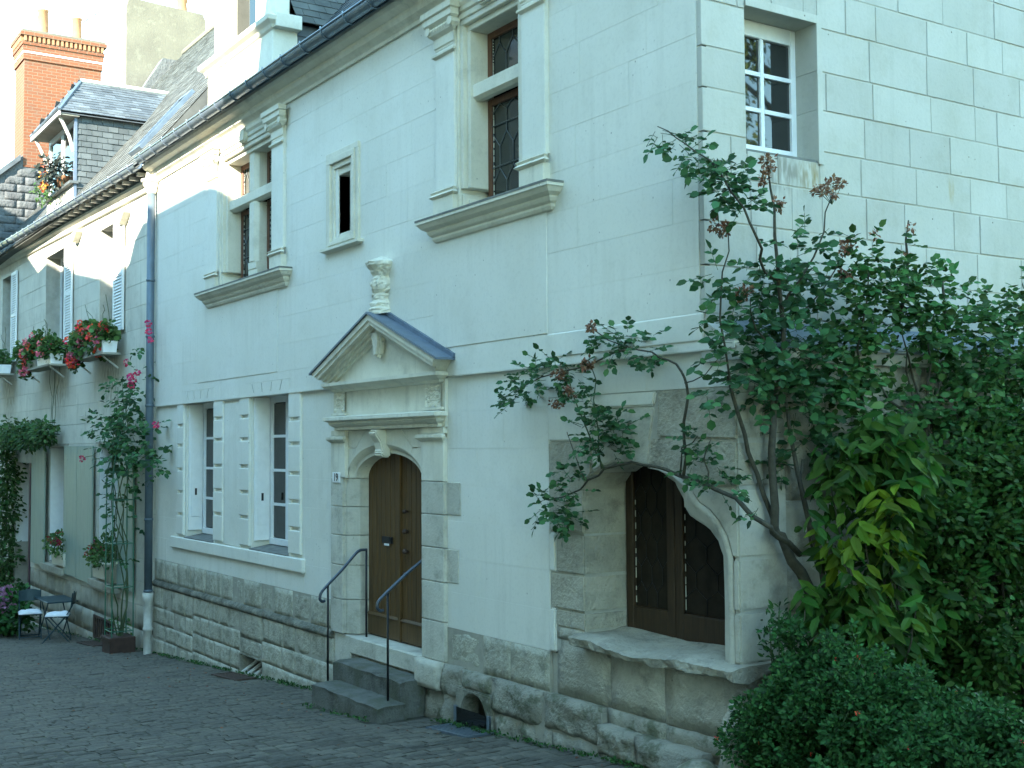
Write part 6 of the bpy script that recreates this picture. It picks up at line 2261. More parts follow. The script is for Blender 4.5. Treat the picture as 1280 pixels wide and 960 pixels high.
MB().box(TX - 0.235, TX + 0.235, TY - 0.205, TY + 0.205, tz - 0.03, tz + 0.26).build('tub', 'planter', pl, bevel=0.012)
MB().mould(TX - 0.235, TX + 0.235, [(0.0, tz + 0.2), (0.02, tz + 0.21), (0.02, tz + 0.255), (0.0, tz + 0.262)], TY - 0.205).build('rim', 'planter', pl)
fr, _ = cluster_frames(prng, [(TX, TY, tz + 0.36, 0.2)], 1.6, 0.06, droop=0.0)
joined_leaves('foliage', 'potleaf', pl, fr, 'oval')
rs = empty('climbing_rose', (TX + 0.02, TY, tz + 0.2), 'pink flowered climbing rose growing up the green trellis and downpipe', 'rose')
for k in range(6):
    a = prng.uniform(0, 6.28)
    mb = MB()
    path = [(TX + 0.05 * math.cos(a), TY + 0.05 * math.sin(a), tz + 0.2)]
    for j in range(1, 7):
        path.append((TX + 0.15 * math.cos(a + j * 0.8), TY + 0.13 * math.sin(a + j * 0.8), tz + 0.2 + j * 0.52))
    path += [(TX + prng.uniform(-0.3, 0.5), TY + 0.05, tz + 3.6), (TX + prng.uniform(-0.5, 0.7), TY, tz + prng.uniform(3.9, 4.4))]
    pth = wobble(path, prng, 0.03)
    mb.tube(pth, taper(len(pth), 0.013, 0.005), 5)
    mb.build('cane', 'greenstem', rs)
rc = [(-13.6, -0.36, 2.55, 0.30), (-13.2, -0.36, 2.35, 0.28), (-13.9, -0.38, 2.75, 0.28), (-14.5, -0.36, 2.75, 0.28), (-15.0, -0.35, 2.72, 0.24), (-13.4, -0.36, 2.95, 0.26), (-13.2, -0.34, 3.2, 0.22), (-12.9, -0.33, 3.45, 0.18),
      (-13.65, -0.36, 2.1, 0.26), (-13.3, -0.36, 1.9, 0.22), (-12.5, -0.34, 2.35, 0.22), (-12.15, -0.32, 2.3, 0.2), (-12.4, -0.34, 2.6, 0.16), (-13.75, -0.36, 1.55, 0.2), (-14.0, -0.38, 2.3, 0.2), (-13.55, -0.36, 1.15, 0.14), (-14.4, -0.3, 2.1, 0.16), (-13.9, -0.35, 3.2, 0.12), (-14.1, -0.35, 3.45, 0.08), (-12.75, -0.3, 3.95, 0.1), (-11.95, -0.3, 2.1, 0.14), (-13.6, -0.36, 0.6, 0.1)]
fr, _ = cluster_frames(prng, rc, 0.26, 0.10, droop=0.3, compound=5)
joined_leaves('foliage', 'roseleaf', rs, fr, 'rose')
for c in ((-12.84, -0.42, 3.40), (-12.95, -0.42, 3.32), (-12.7, -0.4, 3.5), (-13.29, -0.40, 3.7), (-12.6, -0.25, 4.15), (-12.5, -0.26, 4.0), (-12.62, -0.26, 4.28), (-11.95, -0.33, 2.68), (-16.2, -0.36, 2.15), (-13.0, -0.42, 3.45)):
    bloom('rose_bloom', 'pinkrose', rs, c, 0.062, prng, 30)
mb = MB().tube(wobble([(-13.8, -0.36, 2.3), (-14.8, -0.3, 2.35), (-15.7, -0.3, 2.2), (-16.2, -0.34, 2.12)], prng, 0.02), 0.006, 5)
mb.build('cane', 'greenstem', rs)

# vine round the neighbour's door
vn = empty('door_vine', (-24.0, -0.2, zg(-24)), 'dense green vine growing up and over the plum coloured door', 'vine')
vp = []
for k in range(14):
    vp.append((-23.7 + prng.gauss(0, 0.15), -0.25 + prng.gauss(0, 0.06), -1.2 + k * 0.28, prng.uniform(0.30, 0.45)))
for k in range(14):
    vp.append((-24.4 + k * 0.4, -0.28 + prng.gauss(0, 0.05), 2.62 + 0.1 * math.sin(k * 1.3) + prng.gauss(0, 0.06), prng.uniform(0.2, 0.34)))
for k in range(4):
    vp.append((-20.3 + k * 0.3, -0.25, 2.75 - 0.02 * k, 0.18))
fr, _ = cluster_frames(prng, vp, 1.9, 0.105, droop=0.4)
joined_leaves('foliage', 'vineleaf', vn, fr, 'oval')
pth = wobble([(-24.0, -0.15, zg(-24)), (-24.05, -0.12, 0.5), (-23.9, -0.15, 2.3), (-22.5, -0.2, 2.65), (-20.2, -0.2, 2.75)], prng, 0.04)
MB().tube(pth, taper(len(pth), 0.03, 0.01), 6).build('stem', 'bark', vn)
for k in range(3):
    x = -19.8 + 0.15 * k
    mb = MB().tube(wobble([(x, -0.1, 2.8), (x + 0.1, -0.1, 3.4), (x + 0.25 * k, -0.12, 4.0)], prng, 0.03), 0.006, 4)
    mb.build('tendril', 'greenstem', vn)

# hydrangea
hx, hy = -19.25, -0.98
hz = zg(hx)
hy_ = empty('hydrangea', (hx, hy, hz), 'mauve flowering hydrangea bush in front of the vine covered door', 'bush')
cl = [(hx + prng.gauss(0, 0.35), hy + prng.gauss(0, 0.2), hz + prng.uniform(0.25, 0.75), prng.uniform(0.2, 0.32)) for _ in range(14)]
fr, _ = cluster_frames(prng, cl, 1.3, 0.12, droop=0.1)
joined_leaves('foliage', 'lowleaf', hy_, fr, 'oval')
for k in range(5):
    MB().tube([(hx + prng.gauss(0, 0.08), hy, hz), (hx + prng.gauss(0, 0.3), hy + prng.gauss(0, 0.15), hz + 0.6)], 0.012, 5).build('stem', 'bark', hy_)
for k in range(24):
    a = prng.uniform(0, 6.28)
    rr_ = prng.uniform(0.15, 0.62)
    bloom('flower_head', 'hydbloom', hy_, (hx + rr_ * math.cos(a), hy - abs(0.35 * math.sin(a)) * rr_ * 1.4, hz + 1.02 - rr_ * 0.75 + prng.gauss(0, 0.06)), prng.uniform(0.09, 0.125), prng, 34, ps=0.5)


# ---------------- folding bistro chairs and table
def chair(x, y, rz, label, cushion=True):
    z = zg(x)
    e = empty('bistro_chair', (x, y, z), label, 'chair', 'folding chairs in front of the row house')
    R_ = Matrix.Translation((x, y, z)) @ Matrix.Rotation(rz, 4, 'Z')

    def put(mb, nm, mat, **k):
        mb.v = [tuple(R_ @ Vector(v)) for v in mb.v]
        return mb.build(nm, mat, e, **k)
    for s in (-0.19, 0.19):
        put(MB().tube([(s, -0.24, 0.0), (s, 0.16, 0.47), (s, 0.24, 0.62), (s, 0.27, 0.88)], 0.011, 6), 'leg', 'chairmetal')
        put(MB().tube([(s * 0.88, 0.22, 0.0), (s * 0.88, -0.18, 0.46)], 0.011, 6), 'leg', 'chairmetal')
    put(MB().tube([(-0.19, -0.2, 0.05), (0.19, -0.2, 0.05)], 0.008, 5), 'stretcher', 'chairmetal')
    put(MB().tube([(-0.17, 0.19, 0.04), (0.17, 0.19, 0.04)], 0.008, 5), 'stretcher', 'chairmetal')
    for k in range(6):
        yy = -0.18 + k * 0.068
        put(MB().box(-0.2, 0.2, yy, yy + 0.05, 0.455, 0.468), 'seat_slat', 'chairmetal')
    mb = MB()
    n = 8
    for i in range(n + 1):
        t = i / n
        xx = -0.2 + 0.4 * t
        bow = 0.03 * math.sin(PI * t)
        top = 0.86 + 0.035 * math.sin(PI * t)
        mb.v += [(xx, 0.262 + bow, 0.68), (xx, 0.285 + bow, top), (xx, 0.27 + bow, 0.68), (xx, 0.293 + bow, top)]
    for i in range(n):
        a = i * 4
        b = a + 4
        mb.f += [(a, b, b + 1, a + 1), (a + 2, a + 3, b + 3, b + 2), (a + 1, b + 1, b + 3, a + 3), (a, a + 2, b + 2, b)]
    put(mb, 'backrest', 'chairmetal')
    if cushion:
        c = empty('chair_cushion', (x, y, z + 0.47), 'white padded cushion on the ' + ('chair beside the hydrangea' if 'hydrangea' in label else 'chair nearest the trellis'), 'cushion', 'cushions on the folding chairs')
        mb = MB()
        nx = 8
        for j in range(nx + 1):
            for i in range(nx + 1):
                u, v = i / nx * 2 - 1, j / nx * 2 - 1
                h = 0.05 * math.sqrt(max(0, (1 - u ** 4) * (1 - v ** 4))) + noise.noise(Vector((u * 2, v * 2, x))) * 0.02
                mb.v.append((u * 0.21, v * 0.2, 0.475 + 0.012 + max(0.0, h)))
        nn = len(mb.v)
        for j in range(nx + 1):
            for i in range(nx + 1):
                u, v = i / nx * 2 - 1, j / nx * 2 - 1
                mb.v.append((u * 0.21, v * 0.2, 0.472))
        for j in range(nx):
            for i in range(nx):
                q = j * (nx + 1) + i
                mb.f += [(q, q + 1, q + nx + 2, q + nx + 1), (nn + q, nn + q + nx + 1, nn + q + nx + 2, nn + q + 1)]
        ring = list(range(nx + 1)) + [(nx + 1) * j + nx for j in range(1, nx + 1)] + [(nx + 1) * nx + i for i in range(nx - 1, -1, -1)] + [(nx + 1) * j for j in range(nx - 1, 0, -1)]
        for k in range(len(ring)):
            k2 = (k + 1) % len(ring)
            mb.f.append((ring[k], nn + ring[k], nn + ring[k2], ring[k2]))
        mb.v = [tuple(R_ @ Vector(v)) for v in mb.v]
        mb.build('pad', 'cushion', c, smooth=True)


chair(-16.75, -0.62, math.radians(-18), 'dark teal folding chair with white cushion nearest the trellis')
chair(-18.05, -0.82, math.radians(80), 'dark teal folding chair with white cushion beside the hydrangea')
tx_, ty_ = -17.75, -0.42
tbz = zg(tx_)
tb = empty('bistro_table', (tx_, ty_, tbz), 'small dark teal folding table between the two chairs', 'table')
MB().box(tx_ - 0.55, tx_ + 0.55, ty_ - 0.28, ty_ + 0.28, tbz + 0.70, tbz + 0.725).build('table_top', 'chairmetal', tb, bevel=0.008)
for s in (-0.22, 0.22):
    MB().tube([(tx_ - 0.4, ty_ + s, tbz), (tx_ + 0.35, ty_ + s, tbz + 0.70)], 0.012, 6).build('leg', 'chairmetal', tb)
    MB().tube([(tx_ + 0.4, ty_ + s * 0.85, tbz), (tx_ - 0.35, ty_ + s * 0.85, tbz + 0.70)], 0.012, 6).build('leg', 'chairmetal', tb)

# ------------------------------------------------------------------ plants at the corner
# big climbing rose
RF = [(-2.32, -0.18, 2.74, 0.12), (-2.01, -0.18, 2.83, 0.15), (-1.71, -0.18, 2.9, 0.15), (-1.43, -0.18, 2.88, 0.1), (-1.12, -0.18, 2.38, 0.16), (-1.01, -0.18, 2.54, 0.11), (-0.92, -0.18, 2.35, 0.14), (-0.86, -0.18, 2.44, 0.11), (-1.73, -0.18, 1.86, 0.12), (-1.56, -0.18, 1.77, 0.13), (-1.45, -0.18, 1.97, 0.09), (-1.5, -0.18, 2.1, 0.08), (-1.84, -0.18, 1.79, 0.09), (-0.95, -0.18, 3.09, 0.11), (-0.71, -0.18, 3.04, 0.13), (-0.47, -0.18, 3.02, 0.11), (-1.16, -0.18, 3.17, 0.05), (0.05, -0.18, 2.37, 0.06), (-0.04, -0.18, 2.2, 0.08), (0.09, -0.18, 2.31, 0.08), (0.28, -0.18, 2.06, 0.09), (0.2, -0.18, 2.12, 0.08), (0.44, -0.18, 2.04, 0.04), (-1.22, -0.18, 2.67, 0.08), (-1.38, -0.18, 2.71, 0.05), (0.63, -0.18, 1.91, 0.05)]
RS = [(0.42, 0.37, 3.58, 0.21), (0.42, 0.17, 3.48, 0.17), (0.42, 0.49, 3.42, 0.17), (0.42, 0.29, 3.35, 0.17), (0.42, 0.01, 3.22, 0.14), (0.42, -0.25, 2.93, 0.14), (0.42, -0.36, 2.71, 0.1), (0.42, -0.25, 3.1, 0.12), (0.42, -0.35, 3.15, 0.08), (0.42, -0.07, 3.0, 0.14), (0.42, 0.16, 2.95, 0.14), (0.42, 0.56, 3.08, 0.17), (0.42, 0.43, 2.85, 0.2), (0.42, 0.47, 2.62, 0.2), (0.42, 0.15, 2.64, 0.14), (0.42, 0.0, 2.72, 0.11), (0.42, -0.22, 2.66, 0.1), (0.42, -0.09, 3.46, 0.07), (0.42, -0.28, 3.39, 0.05), (0.42, -0.31, 3.47, 0.04), (0.42, -0.13, 3.29, 0.08), (0.42, 0.81, 3.2, 0.14), (0.42, 0.73, 3.49, 0.1), (0.42, 0.86, 3.62, 0.07), (0.42, 0.58, 3.77, 0.09), (0.42, 0.87, 3.88, 0.06), (0.42, 0.46, 2.37, 0.15), (0.42, 0.34, 2.17, 0.12), (0.42, 0.54, 2.28, 0.12)]
RSP = [(0.69, -0.3, 3.89, 0.07), (0.58, -0.3, 4.02, 0.07), (0.46, -0.3, 4.15, 0.08), (0.3, -0.3, 4.29, 0.08), (0.16, -0.3, 4.32, 0.07), (0.02, -0.3, 4.46, 0.06), (-0.16, -0.3, 4.56, 0.05), (0.46, -0.3, 4.04, 0.06), (0.5, -0.3, 3.93, 0.05)]
RH = [(0.45, 0.18, 4.26, 0.07), (0.45, 0.27, 3.98, 0.06), (0.45, 0.8, 4.16, 0.13), (0.45, 0.96, 3.74, 0.07), (0.45, -0.3, 3.77, 0.08), (0.45, -0.09, 3.35, 0.07), (0.45, 0.91, 3.53, 0.05), (0.45, 0.14, 4.15, 0.04)]
RFH = [(-1.13, -0.2, 3.23, 0.04), (-1.19, -0.2, 2.95, 0.06), (-1.41, -0.2, 2.74, 0.05), (-1.63, -0.2, 2.65, 0.05), (-1.57, -0.2, 2.88, 0.05)]
g = random.Random(101)
rose = empty('climbing_rose', (0.75, 0.5, zg(0.7)), 'large climbing rose with faded brown flower heads over the corner and shop window', 'rose')


def cane(pts, r0, r1, amp=0.012, mat='bark', parent=None, n=6):
    pth = wobble(pts, g, amp)
    MB().tube(pth, taper(len(pth), r0, r1), n).build('cane', mat, parent or rose, smooth=True)


yF = -0.12
cane([(0.55, 0.30, 1.55), (0.60, 0.05, 1.68), (0.70, yF, 1.76), (0.526, yF, 1.828), (0.177, yF, 1.995), (-0.2, yF, 2.084), (-0.513, yF, 2.156), (-0.749, yF, 2.178), (-1.099, yF, 2.126), (-1.31, yF, 2.035), (-1.419, yF, 1.956), (-1.813, -0.16, 1.86)], 0.022, 0.006)
yF = -0.15
cane([(-0.15, -0.13, 2.09), (-0.116, yF, 2.343), (-0.086, yF, 2.571), (-0.082, yF, 2.742), (-0.132, yF, 2.831), (-0.28, yF, 2.926), (-0.46, yF, 2.997), (-0.695, yF, 3.044), (-0.991, yF, 3.127), (-1.249, yF, 3.275)], 0.013, 0.004)
cane([(-0.695, yF, 3.044), (-1.201, yF, 2.953), (-1.64, yF, 2.914), (-2.112, yF, 2.837), (-2.557, yF, 2.716)], 0.009, 0.003)
cane([(-1.06, yF, 2.127), (-1.264, yF, 2.416), (-1.475, yF, 2.742), (-1.582, yF, 2.976)], 0.008, 0.004, mat='greenstem')
cane([(-1.091, yF, 2.126), (-1.127, yF, 2.414), (-1.185, yF, 2.667), (-1.223, yF, 2.954)], 0.007, 0.004, mat='greenstem')
cane([(-0.165, yF, 2.085), (-0.143, yF, 2.286), (0.029, yF, 2.37)], 0.007, 0.004)
cane([(0.13, yF, 2.034), (0.092, yF, 2.201), (0.161, yF, 2.34)], 0.007, 0.004)
cane([(-1.31, yF, 2.035), (-1.42, yF, 2.2), (-1.55, yF, 2.42)], 0.005, 0.003)
cane([(-0.10, yF, 2.75), (0.12, yF, 2.80), (0.25, yF, 2.9)], 0.005, 0.003)
cane([(0.34, 0.303, 1.692), (0.34, 0.178, 1.948), (0.34, 0.033, 2.255), (0.36, -0.074, 2.52), (0.38, -0.18, 2.777)], 0.02, 0.012)
cane([(0.75, 0.5, 0.0), (0.70, 0.52, 0.6), (0.55, 0.46, 1.15), (0.48, 0.38, 1.42), (0.45, 0.29, 1.56), (0.42, 0.192, 1.703), (0.42, 0.186, 2.061), (0.44, 0.18, 2.447), (0.45, 0.242, 2.765), (0.45, 0.27, 3.247), (0.45, 0.239, 3.566), (0.45, 0.218, 3.959), (0.45, 0.163, 4.235)], 0.05, 0.006, 0.015, n=8)
cane([(0.72, 0.55, 0.2), (0.62, 0.60, 0.9), (0.50, 0.55, 1.5), (0.45, 0.40, 2.1), (0.43, 0.32, 2.6)], 0.03, 0.014)
cane([(0.50, 0.60, 1.2), (0.46, 0.50, 1.62), (0.44, 0.44, 1.95), (0.44, 0.46, 2.2)], 0.012, 0.008)
cane([(0.45, 0.27, 3.247), (0.45, 0.457, 3.468), (0.45, 0.711, 3.834), (0.45, 0.819, 4.137)], 0.011, 0.004)
cane([(0.45, 0.24, 3.45), (0.62, -0.1, 3.55), (0.793, -0.3, 3.665), (0.686, -0.3, 3.867), (0.462, -0.3, 4.15), (0.224, -0.3, 4.336), (0.016, -0.3, 4.482), (-0.183, -0.3, 4.607)], 0.011, 0.004)
cane([(0.42, -0.2, 2.75), (0.4, -0.264, 3.152), (0.4, -0.235, 3.482), (0.4, -0.177, 3.789)], 0.009, 0.004)
cane([(0.45, 0.25, 3.1), (0.45, 0.37, 3.179), (0.45, 0.699, 3.427), (0.45, 0.959, 3.738)], 0.009, 0.004)
cane([(0.44, 0.25, 2.9), (0.42, 0.05, 3.1), (0.42, 0.0, 3.3)], 0.01, 0.004)
frF, tw1 = cluster_frames(g, RF, 1.1, 0.058, droop=0.15, compound=5)
frS, tw2 = cluster_frames(g, RS + [(0.42, 0.1, 2.8, 0.2), (0.42, 0.35, 3.0, 0.2), (0.45, 0.55, 2.75, 0.22)], 0.60, 0.074, flat=(0.8, 1.05, 1.05), droop=0.25, compound=5)
frP, tw3 = cluster_frames(g, RSP, 2.2, 0.066, droop=0.3, compound=5)
allfr = frF + frP + frS
tw = tw1 + tw2 + tw3
g.shuffle(allfr)
single_leaves('leaf', 'roseleafobj', rose, allfr[:290], 'rose')
joined_leaves('foliage', 'roseleaf', rose, allfr[290:], 'rose')
mb = MB()
for (a, b) in tw:
    mb.tube([a, b], 0.0022, 3, False)
o = mb.build('leaf_stalks', 'greenstem', rose)
o['kind'] = 'stuff'
for (x, y, z, r) in RH + RFH:
    k = max(2, int(r * 110))
    for _ in range(k):
        p, v = gauss_ball(g, (x, y, z), (r, r, r * 0.7))
        bloom('faded_flower', 'dryrose', rose, p, g.uniform(0.024, 0.042), g, 14, 'small', 1.0)
        MB().tube([(x, y, z - r * 0.9), (x * 0.3 + p.x * 0.7, y * 0.3 + p.y * 0.7, z * 0.3 + p.z * 0.7 - 0.01), p], 0.0022, 3, False).build('flower_stalk', 'greenstem', rose)

# second rose against the side wall
WS = [(0.5, 1.03, 3.62, 0.12), (0.5, 1.2, 3.51, 0.17), (0.5, 1.51, 3.6, 0.18), (0.5, 1.69, 3.42, 0.21), (0.5, 1.32, 3.34, 0.21), (0.5, 0.97, 3.21, 0.2), (0.5, 2.06, 3.35, 0.19), (0.5, 2.45, 3.28, 0.19), (0.5, 2.82, 3.33, 0.16), (0.5, 1.49, 3.11, 0.18), (0.5, 2.15, 3.08, 0.25), (0.5, 2.65, 3.03, 0.26), (0.5, 1.05, 2.92, 0.2), (0.5, 0.87, 2.74, 0.17), (0.5, 0.71, 2.91, 0.17), (0.5, 2.85, 2.85, 0.19), (0.5, 2.43, 2.71, 0.19), (0.5, 1.86, 3.13, 0.18), (0.5, 1.61, 3.85, 0.06), (0.5, 1.98, 3.57, 0.06), (0.5, 1.16, 3.75, 0.06), (0.5, 0.89, 3.4, 0.12), (0.5, 3.2, 3.2, 0.3), (0.5, 3.3, 2.8, 0.3), (0.55, 3.7, 3.3, 0.3), (0.5, 3.1, 3.5, 0.15), (0.5, 0.8, 2.5, 0.14), (0.5, 1.15, 2.55, 0.2), (0.5, 1.5, 2.62, 0.16), (0.52, 0.9, 2.3, 0.18), (0.5, 1.9, 2.6, 0.17), (0.58, 2.05, 2.45, 0.24), (0.6, 2.6, 2.5, 0.28), (0.6, 3.1, 2.5, 0.3), (0.55, 2.2, 2.75, 0.2)]
wr = empty('wall_rose', (0.55, 1.75, zg(0.5)), 'woody bare-stemmed rose spreading along the side wall behind the laurel', 'rose')
for (y0, pts) in ((1.75, [(0.52, 1.7, 1.2), (0.5, 1.72, 2.4), (0.47, 1.62, 2.8), (0.47, 1.5, 3.15)]), (1.75, [(0.5, 1.73, 2.35), (0.47, 1.78, 2.75), (0.47, 1.8, 3.1)]), (1.75, [(0.5, 1.72, 2.3), (0.47, 1.9, 2.7), (0.47, 2.1, 3.0)]),
                  (1.75, [(0.5, 1.72, 2.42), (0.47, 1.35, 2.62), (0.47, 1.1, 2.85)]), (1.75, [(0.5, 1.70, 2.5), (0.47, 1.62, 2.65), (0.47, 1.56, 3.0)]), (2.6, [(0.55, 2.5, 0.5), (0.5, 2.45, 2.2), (0.48, 2.4, 2.6), (0.48, 2.3, 3.0)]), (2.6, [(0.5, 2.45, 2.2), (0.48, 2.6, 2.6), (0.48, 2.8, 3.0)]),
                  (1.0, [(0.5, 1.1, 1.5), (0.48, 1.05, 2.4), (0.48, 1.0, 3.0), (0.48, 1.15, 3.6)]), (1.6, [(0.47, 1.5, 3.3), (0.48, 1.58, 3.7), (0.48, 1.6, 4.0)]), (2.0, [(0.47, 2.0, 3.2), (0.48, 1.98, 3.55), (0.48, 2.1, 3.65)]), (3, [(0.5, 2.9, 0.8), (0.5, 3.0, 2.4), (0.48, 3.05, 3.5)])):
    cane(pts, 0.017, 0.005, 0.02, parent=wr)
frW, twW = cluster_frames(g, WS, 1.1, 0.066, flat=(0.75, 1, 1), droop=0.2, compound=5)
joined_leaves('foliage', 'wallleaf', wr, frW, 'rose')
for c in ((0.5, 1.61, 3.95), (0.5, 1.55, 3.7), (0.5, 1.2, 3.85), (0.48, 2.5, 3.0)):
    bloom('faded_flower', 'dryrose', wr, c, 0.04, g, 16, 'small', 0.9)

# laurel with long glossy leaves
la = empty('laurel_shrub', (1.0, 0.6, zg(1.0)), 'glossy yellow-green laurel shrub with long drooping leaves at the corner', 'shrub')
lc = []
for k in range(75):
    p, v = gauss_ball(g, (0.95, 0.55, 1.62), (0.32, 0.55, 0.85))
    lc.append((p.x, p.y, p.z))
for k in range(32):
    p, v = gauss_ball(g, (0.95, 0.80, 2.2), (0.28, 0.45, 0.30))
    lc.append((p.x, p.y, p.z))
for k in range(26):
    p, v = gauss_ball(g, (1.05, 0.6, 1.05), (0.30, 0.50, 0.30))
    lc.append((p.x, p.y, p.z))
lfr = []
for ci, c in enumerate(lc):
    if ci % 6 == 0:
        mb = MB().tube(wobble([(1.0 + g.gauss(0, 0.1), 0.6 + g.gauss(0, 0.15), 0.1), (0.97 * 0.5 + c[0] * 0.5, 0.3 + c[1] * 0.5, c[2] * 0.6), c], g, 0.04), taper(5, 0.013, 0.004), 5)
        mb.build('branch', 'bark', la)
    for k in range(11):
        a = g.uniform(0, 6.28)
        d = Vector((math.cos(a), math.sin(a), g.uniform(-0.7, 0.35)))
        d += Vector((0.3, -0.3, -0.45))
        p = Vector(c) + Vector((g.gauss(0, 0.05), g.gauss(0, 0.05), g.gauss(0, 0.07)))
        lfr += leaf_frames([p], [d], [g.uniform(0.12, 0.19)], g)
g.shuffle(lfr)
lfr.sort(key=lambda f: (f[0] - CAM).length)
young = [f for f in lfr if (f[0].y - 0.45) ** 2 / 0.09 + (f[0].z - 1.72) ** 2 / 0.13 < 1.0 and f[0].x > 0.85][:90]
yid = set(id(f) for f in young)
rest = [f for f in lfr if id(f) not in yid]
single_leaves('leaf', 'younglaurel', la, young, 'long')
single_leaves('leaf', 'laurelobj', la, rest[:200], 'long')
joined_leaves('foliage', 'laurel', la, rest[200:], 'long')

# dark shrub further along the wall
ds = empty('dark_shrub', (0.95, 2.2, zg(1)), 'dense dark green shrub along the side wall beyond the laurel', 'shrub')
dc = []
for k in range(190):
    p, v = gauss_ball(g, (0.85, 2.15, 1.25), (0.55, 1.10, 1.30))
    if v.length > 0.45:
        dc.append((p.x, p.y, p.z, g.uniform(0.12, 0.22)))
for k in range(60):
    p, v = gauss_ball(g, (0.9, 3.5, 1.6), (0.5, 0.9, 1.2))
    dc.append((p.x, p.y, p.z, g.uniform(0.15, 0.26)))
fr, _ = cluster_frames(g, dc, 5.0, 0.062, droop=0.15)
joined_leaves('foliage', 'shrubleaf', ds, fr, 'oval')
for k in range(14):
    p, v = gauss_ball(g, (0.85, 2.15, 1.6), (0.4, 0.9, 0.9))
    MB().tube(wobble([(0.95, 2.2, 0.0), ((0.95 + p.x) / 2, (2.2 + p.y) / 2, p.z * 0.5), p], g, 0.04), taper(5, 0.022, 0.006), 5).build('branch', 'bark', ds)

# low fine-leaved bush at the corner
lb = empty('low_bush', (1.3, -0.1, zg(1.3)), 'low dense fine-leaved bush with tiny red flowers at the house corner', 'bush')
bc = []
for (cx, cy, cz_, rx, ry, rz, n) in ((0.92, -0.12, 0.34, 0.45, 0.36, 0.46, 50), (1.35, -0.05, 0.42, 0.50, 0.42, 0.50, 60), (1.8, 0.02, 0.36, 0.50, 0.45, 0.55, 56), (2.25, 0.1, 0.30, 0.42, 0.42, 0.46, 40), (0.80, -0.05, 0.68, 0.25, 0.22, 0.26, 16), (1.3, 0.05, 0.75, 0.5, 0.3, 0.25, 26)):
    for k in range(n):
        p, v = gauss_ball(g, (cx, cy, cz_), (rx, ry, rz))
        if v.length > 0.4 and p.z > 0.0:
            bc.append((p.x, p.y, p.z, g.uniform(0.08, 0.15)))
for k in range(9):
    a = g.uniform(0.55, 1.6)
    bc.append((a, -0.1 + g.gauss(0, 0.1), 1.02 + g.uniform(0, 0.12), 0.06))
for k in range(55):
    c = g.choice(bc)
    d_ = Vector((g.gauss(0.2, 0.5), g.gauss(-0.4, 0.5), g.uniform(0.3, 1.0))).normalized()
    p0 = Vector(c[:3]) + d_ * c[3] * 0.8
    p1 = p0 + d_ * g.uniform(0.08, 0.2)
    MB().tube([p0, p1], 0.003, 3, False).build('twig', 'greenstem', lb)
    for t in (0.2, 0.45, 0.7, 0.95):
        q = p0.lerp(p1, t)
        bc.append((q.x, q.y, q.z, 0.022))
fr, _ = cluster_frames(g, bc, 24, 0.036, droop=-0.1)
joined_leaves('foliage', 'lowleaf', lb, fr, 'oval')
for k in range(30):
    p, v = gauss_ball(g, (1.35, -0.05, 0.6), (0.75, 0.35, 0.35))
    MB().tube(wobble([(1.3 + g.gauss(0, 0.25), 0, 0.02), p], g, 0.03), 0.006, 4).build('twig', 'bark', lb)
for k in range(60):
    c = g.choice(bc)
    v = Vector((g.gauss(0.3, 0.6), -abs(g.gauss(0.5, 0.6)), g.gauss(0.3, 0.6))).normalized()
    bloom('tiny_flower', 'redbloom' if k % 4 else 'yellowbloom', lb, Vector(c[:3]) + v * c[3], g.uniform(0.008, 0.014), g, 7, 'small', 1.0)

# tall upright sprig between bush and sill
sp = empty('upright_sprig', (0.62, -0.02, 0.1), 'upright feathery green sprig rising from the low bush beside the shop sill', 'plant')
for (x, y, z) in ((0.66, -0.02, 1.2), (0.55, 0.0, 1.1), (0.74, 0.02, 1.14)):
    MB().tube([(0.62, 0, 0.1), (x, y, z)], 0.005, 4).build('stem', 'greenstem', sp)
    fr, _ = cluster_frames(g, [(x, y, z, 0.07), (x, y, z - 0.1, 0.07), (x, y, z - 0.2, 0.07)], 5, 0.05, droop=-0.5)
    joined_leaves('foliage', 'lowleaf', sp, fr, 'long')

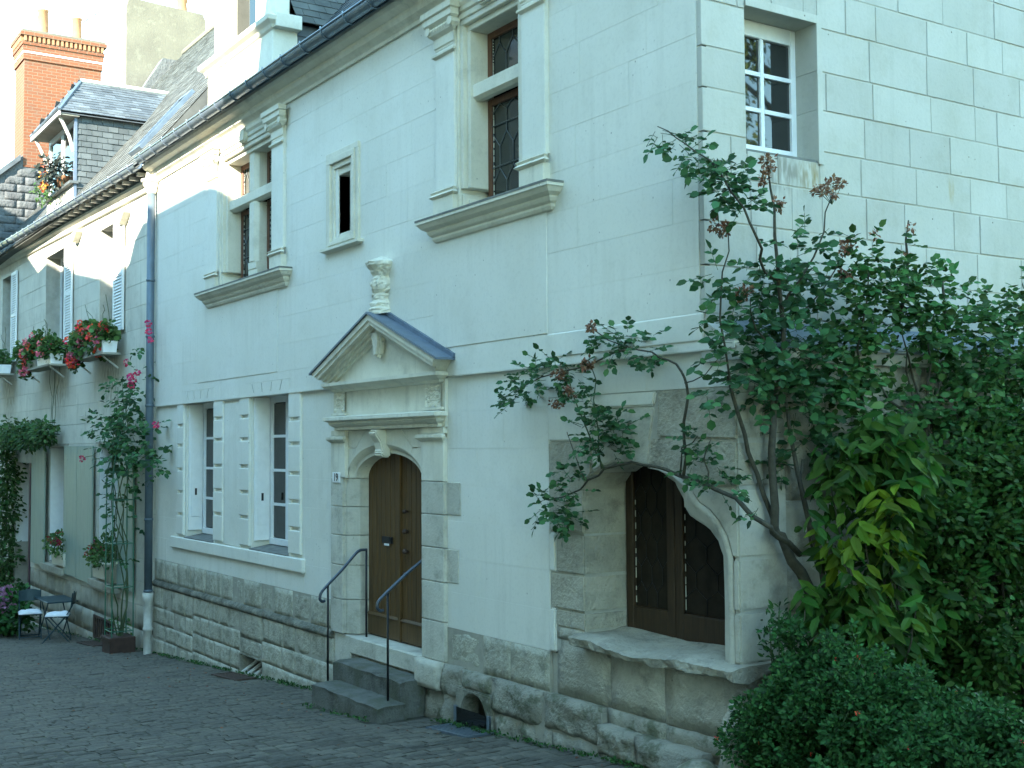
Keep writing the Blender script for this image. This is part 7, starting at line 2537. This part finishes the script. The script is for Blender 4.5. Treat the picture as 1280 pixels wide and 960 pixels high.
# tree on the far side of the lane: it shows in the panes of the side window
tx, ty = 10.5, 12.0
tree = empty('weeping_tree', (tx, ty, zg(tx)), 'tall yellow-green weeping tree across the lane, mirrored in the side window', 'tree')
tzz = zg(tx)
MB().tube(wobble([(tx, ty, tzz - 0.1), (tx + 0.1, ty, 4.5), (tx - 0.1, ty + 0.1, 9.0), (tx, ty, 12.0)], g, 0.1), taper(7, 0.32, 0.06), 10).build('trunk', 'trunk', tree, smooth=True)
tc = []
for k in range(60):
    h = g.uniform(3.2, 12.8)
    rr2 = 3.0 * (1 - ((h - 7.0) / 6.2) ** 2) ** 0.5 if abs(h - 7.0) < 6.2 else 0.3
    a = g.uniform(0, 6.28)
    q = g.uniform(0.35, 1.0) * rr2
    e_ = Vector((tx + q * math.cos(a), ty + q * math.sin(a), h))
    tc.append((e_.x, e_.y, e_.z, g.uniform(0.5, 0.95)))
    if k % 3 == 0:
        MB().tube(wobble([(tx, ty, max(2.5, h - 1.5)), e_], g, 0.15), taper(3, 0.07, 0.015), 5).build('limb', 'trunk', tree)
fr, _ = cluster_frames(g, tc, 0.30, 0.18, flat=(0.8, 0.8, 1.3), droop=0.9)
joined_leaves('crown', 'treeleaf', tree, fr, 'long')


# moss, weeds and litter along the foot of the walls
wd = random.Random(55)
mfr, wfr = [], []
for (xa, xb, yb, n_) in ((-12.8, -6.2, -0.05, 330), (-3.7, 0.2, -0.13, 200), (-24.0, -13.2, -0.04, 160), (-5.7, -4.0, -0.63, 40)):
    for k in range(n_):
        x = wd.uniform(xa, xb)
        if noise.noise(Vector((x * 2.1, 0, 4.0))) < -0.32:
            continue
        y = yb - abs(wd.gauss(0, 0.035))
        for j in range(4):
            d = Vector((wd.gauss(0, 1), wd.gauss(-0.3, 0.8), wd.uniform(0.1, 1.2)))
            p = Vector((x + wd.gauss(0, 0.025), y + wd.gauss(0, 0.01), zg(x) + wd.uniform(0, 0.03)))
            (mfr if j < 3 else wfr).extend(leaf_frames([p], [d], [wd.uniform(0.015, 0.04)], wd))
mo = joined_leaves('wall_foot_moss', 'lowleaf', None, mfr, 'small')
mo2 = joined_leaves('wall_foot_weeds', 'vineleaf', None, wfr, 'oval')
tag(mo, 'dark green moss growing in the joint between setts and house walls', 'moss', kind='stuff')
tag(mo2, 'tiny green weeds sprouting along the foot of the house walls', 'weeds', kind='stuff')
lfr2 = []
for k in range(150):
    x = wd.uniform(-14, 0.5)
    y = -abs(wd.gauss(0.1, 1.0))
    if -5.7 < x < -4 and y > -0.65:
        continue
    d = Vector((wd.gauss(0, 1), wd.gauss(0, 1), 0.05))
    lfr2.extend(leaf_frames([Vector((x, y, zg(x) + 0.006))], [d], [wd.uniform(0.015, 0.045)], wd))
lt = joined_leaves('leaf_litter', 'dryrose', None, lfr2, 'oval')
tag(lt, 'scattered dry leaves and bits of litter on the street setts', 'leaf litter', kind='stuff')
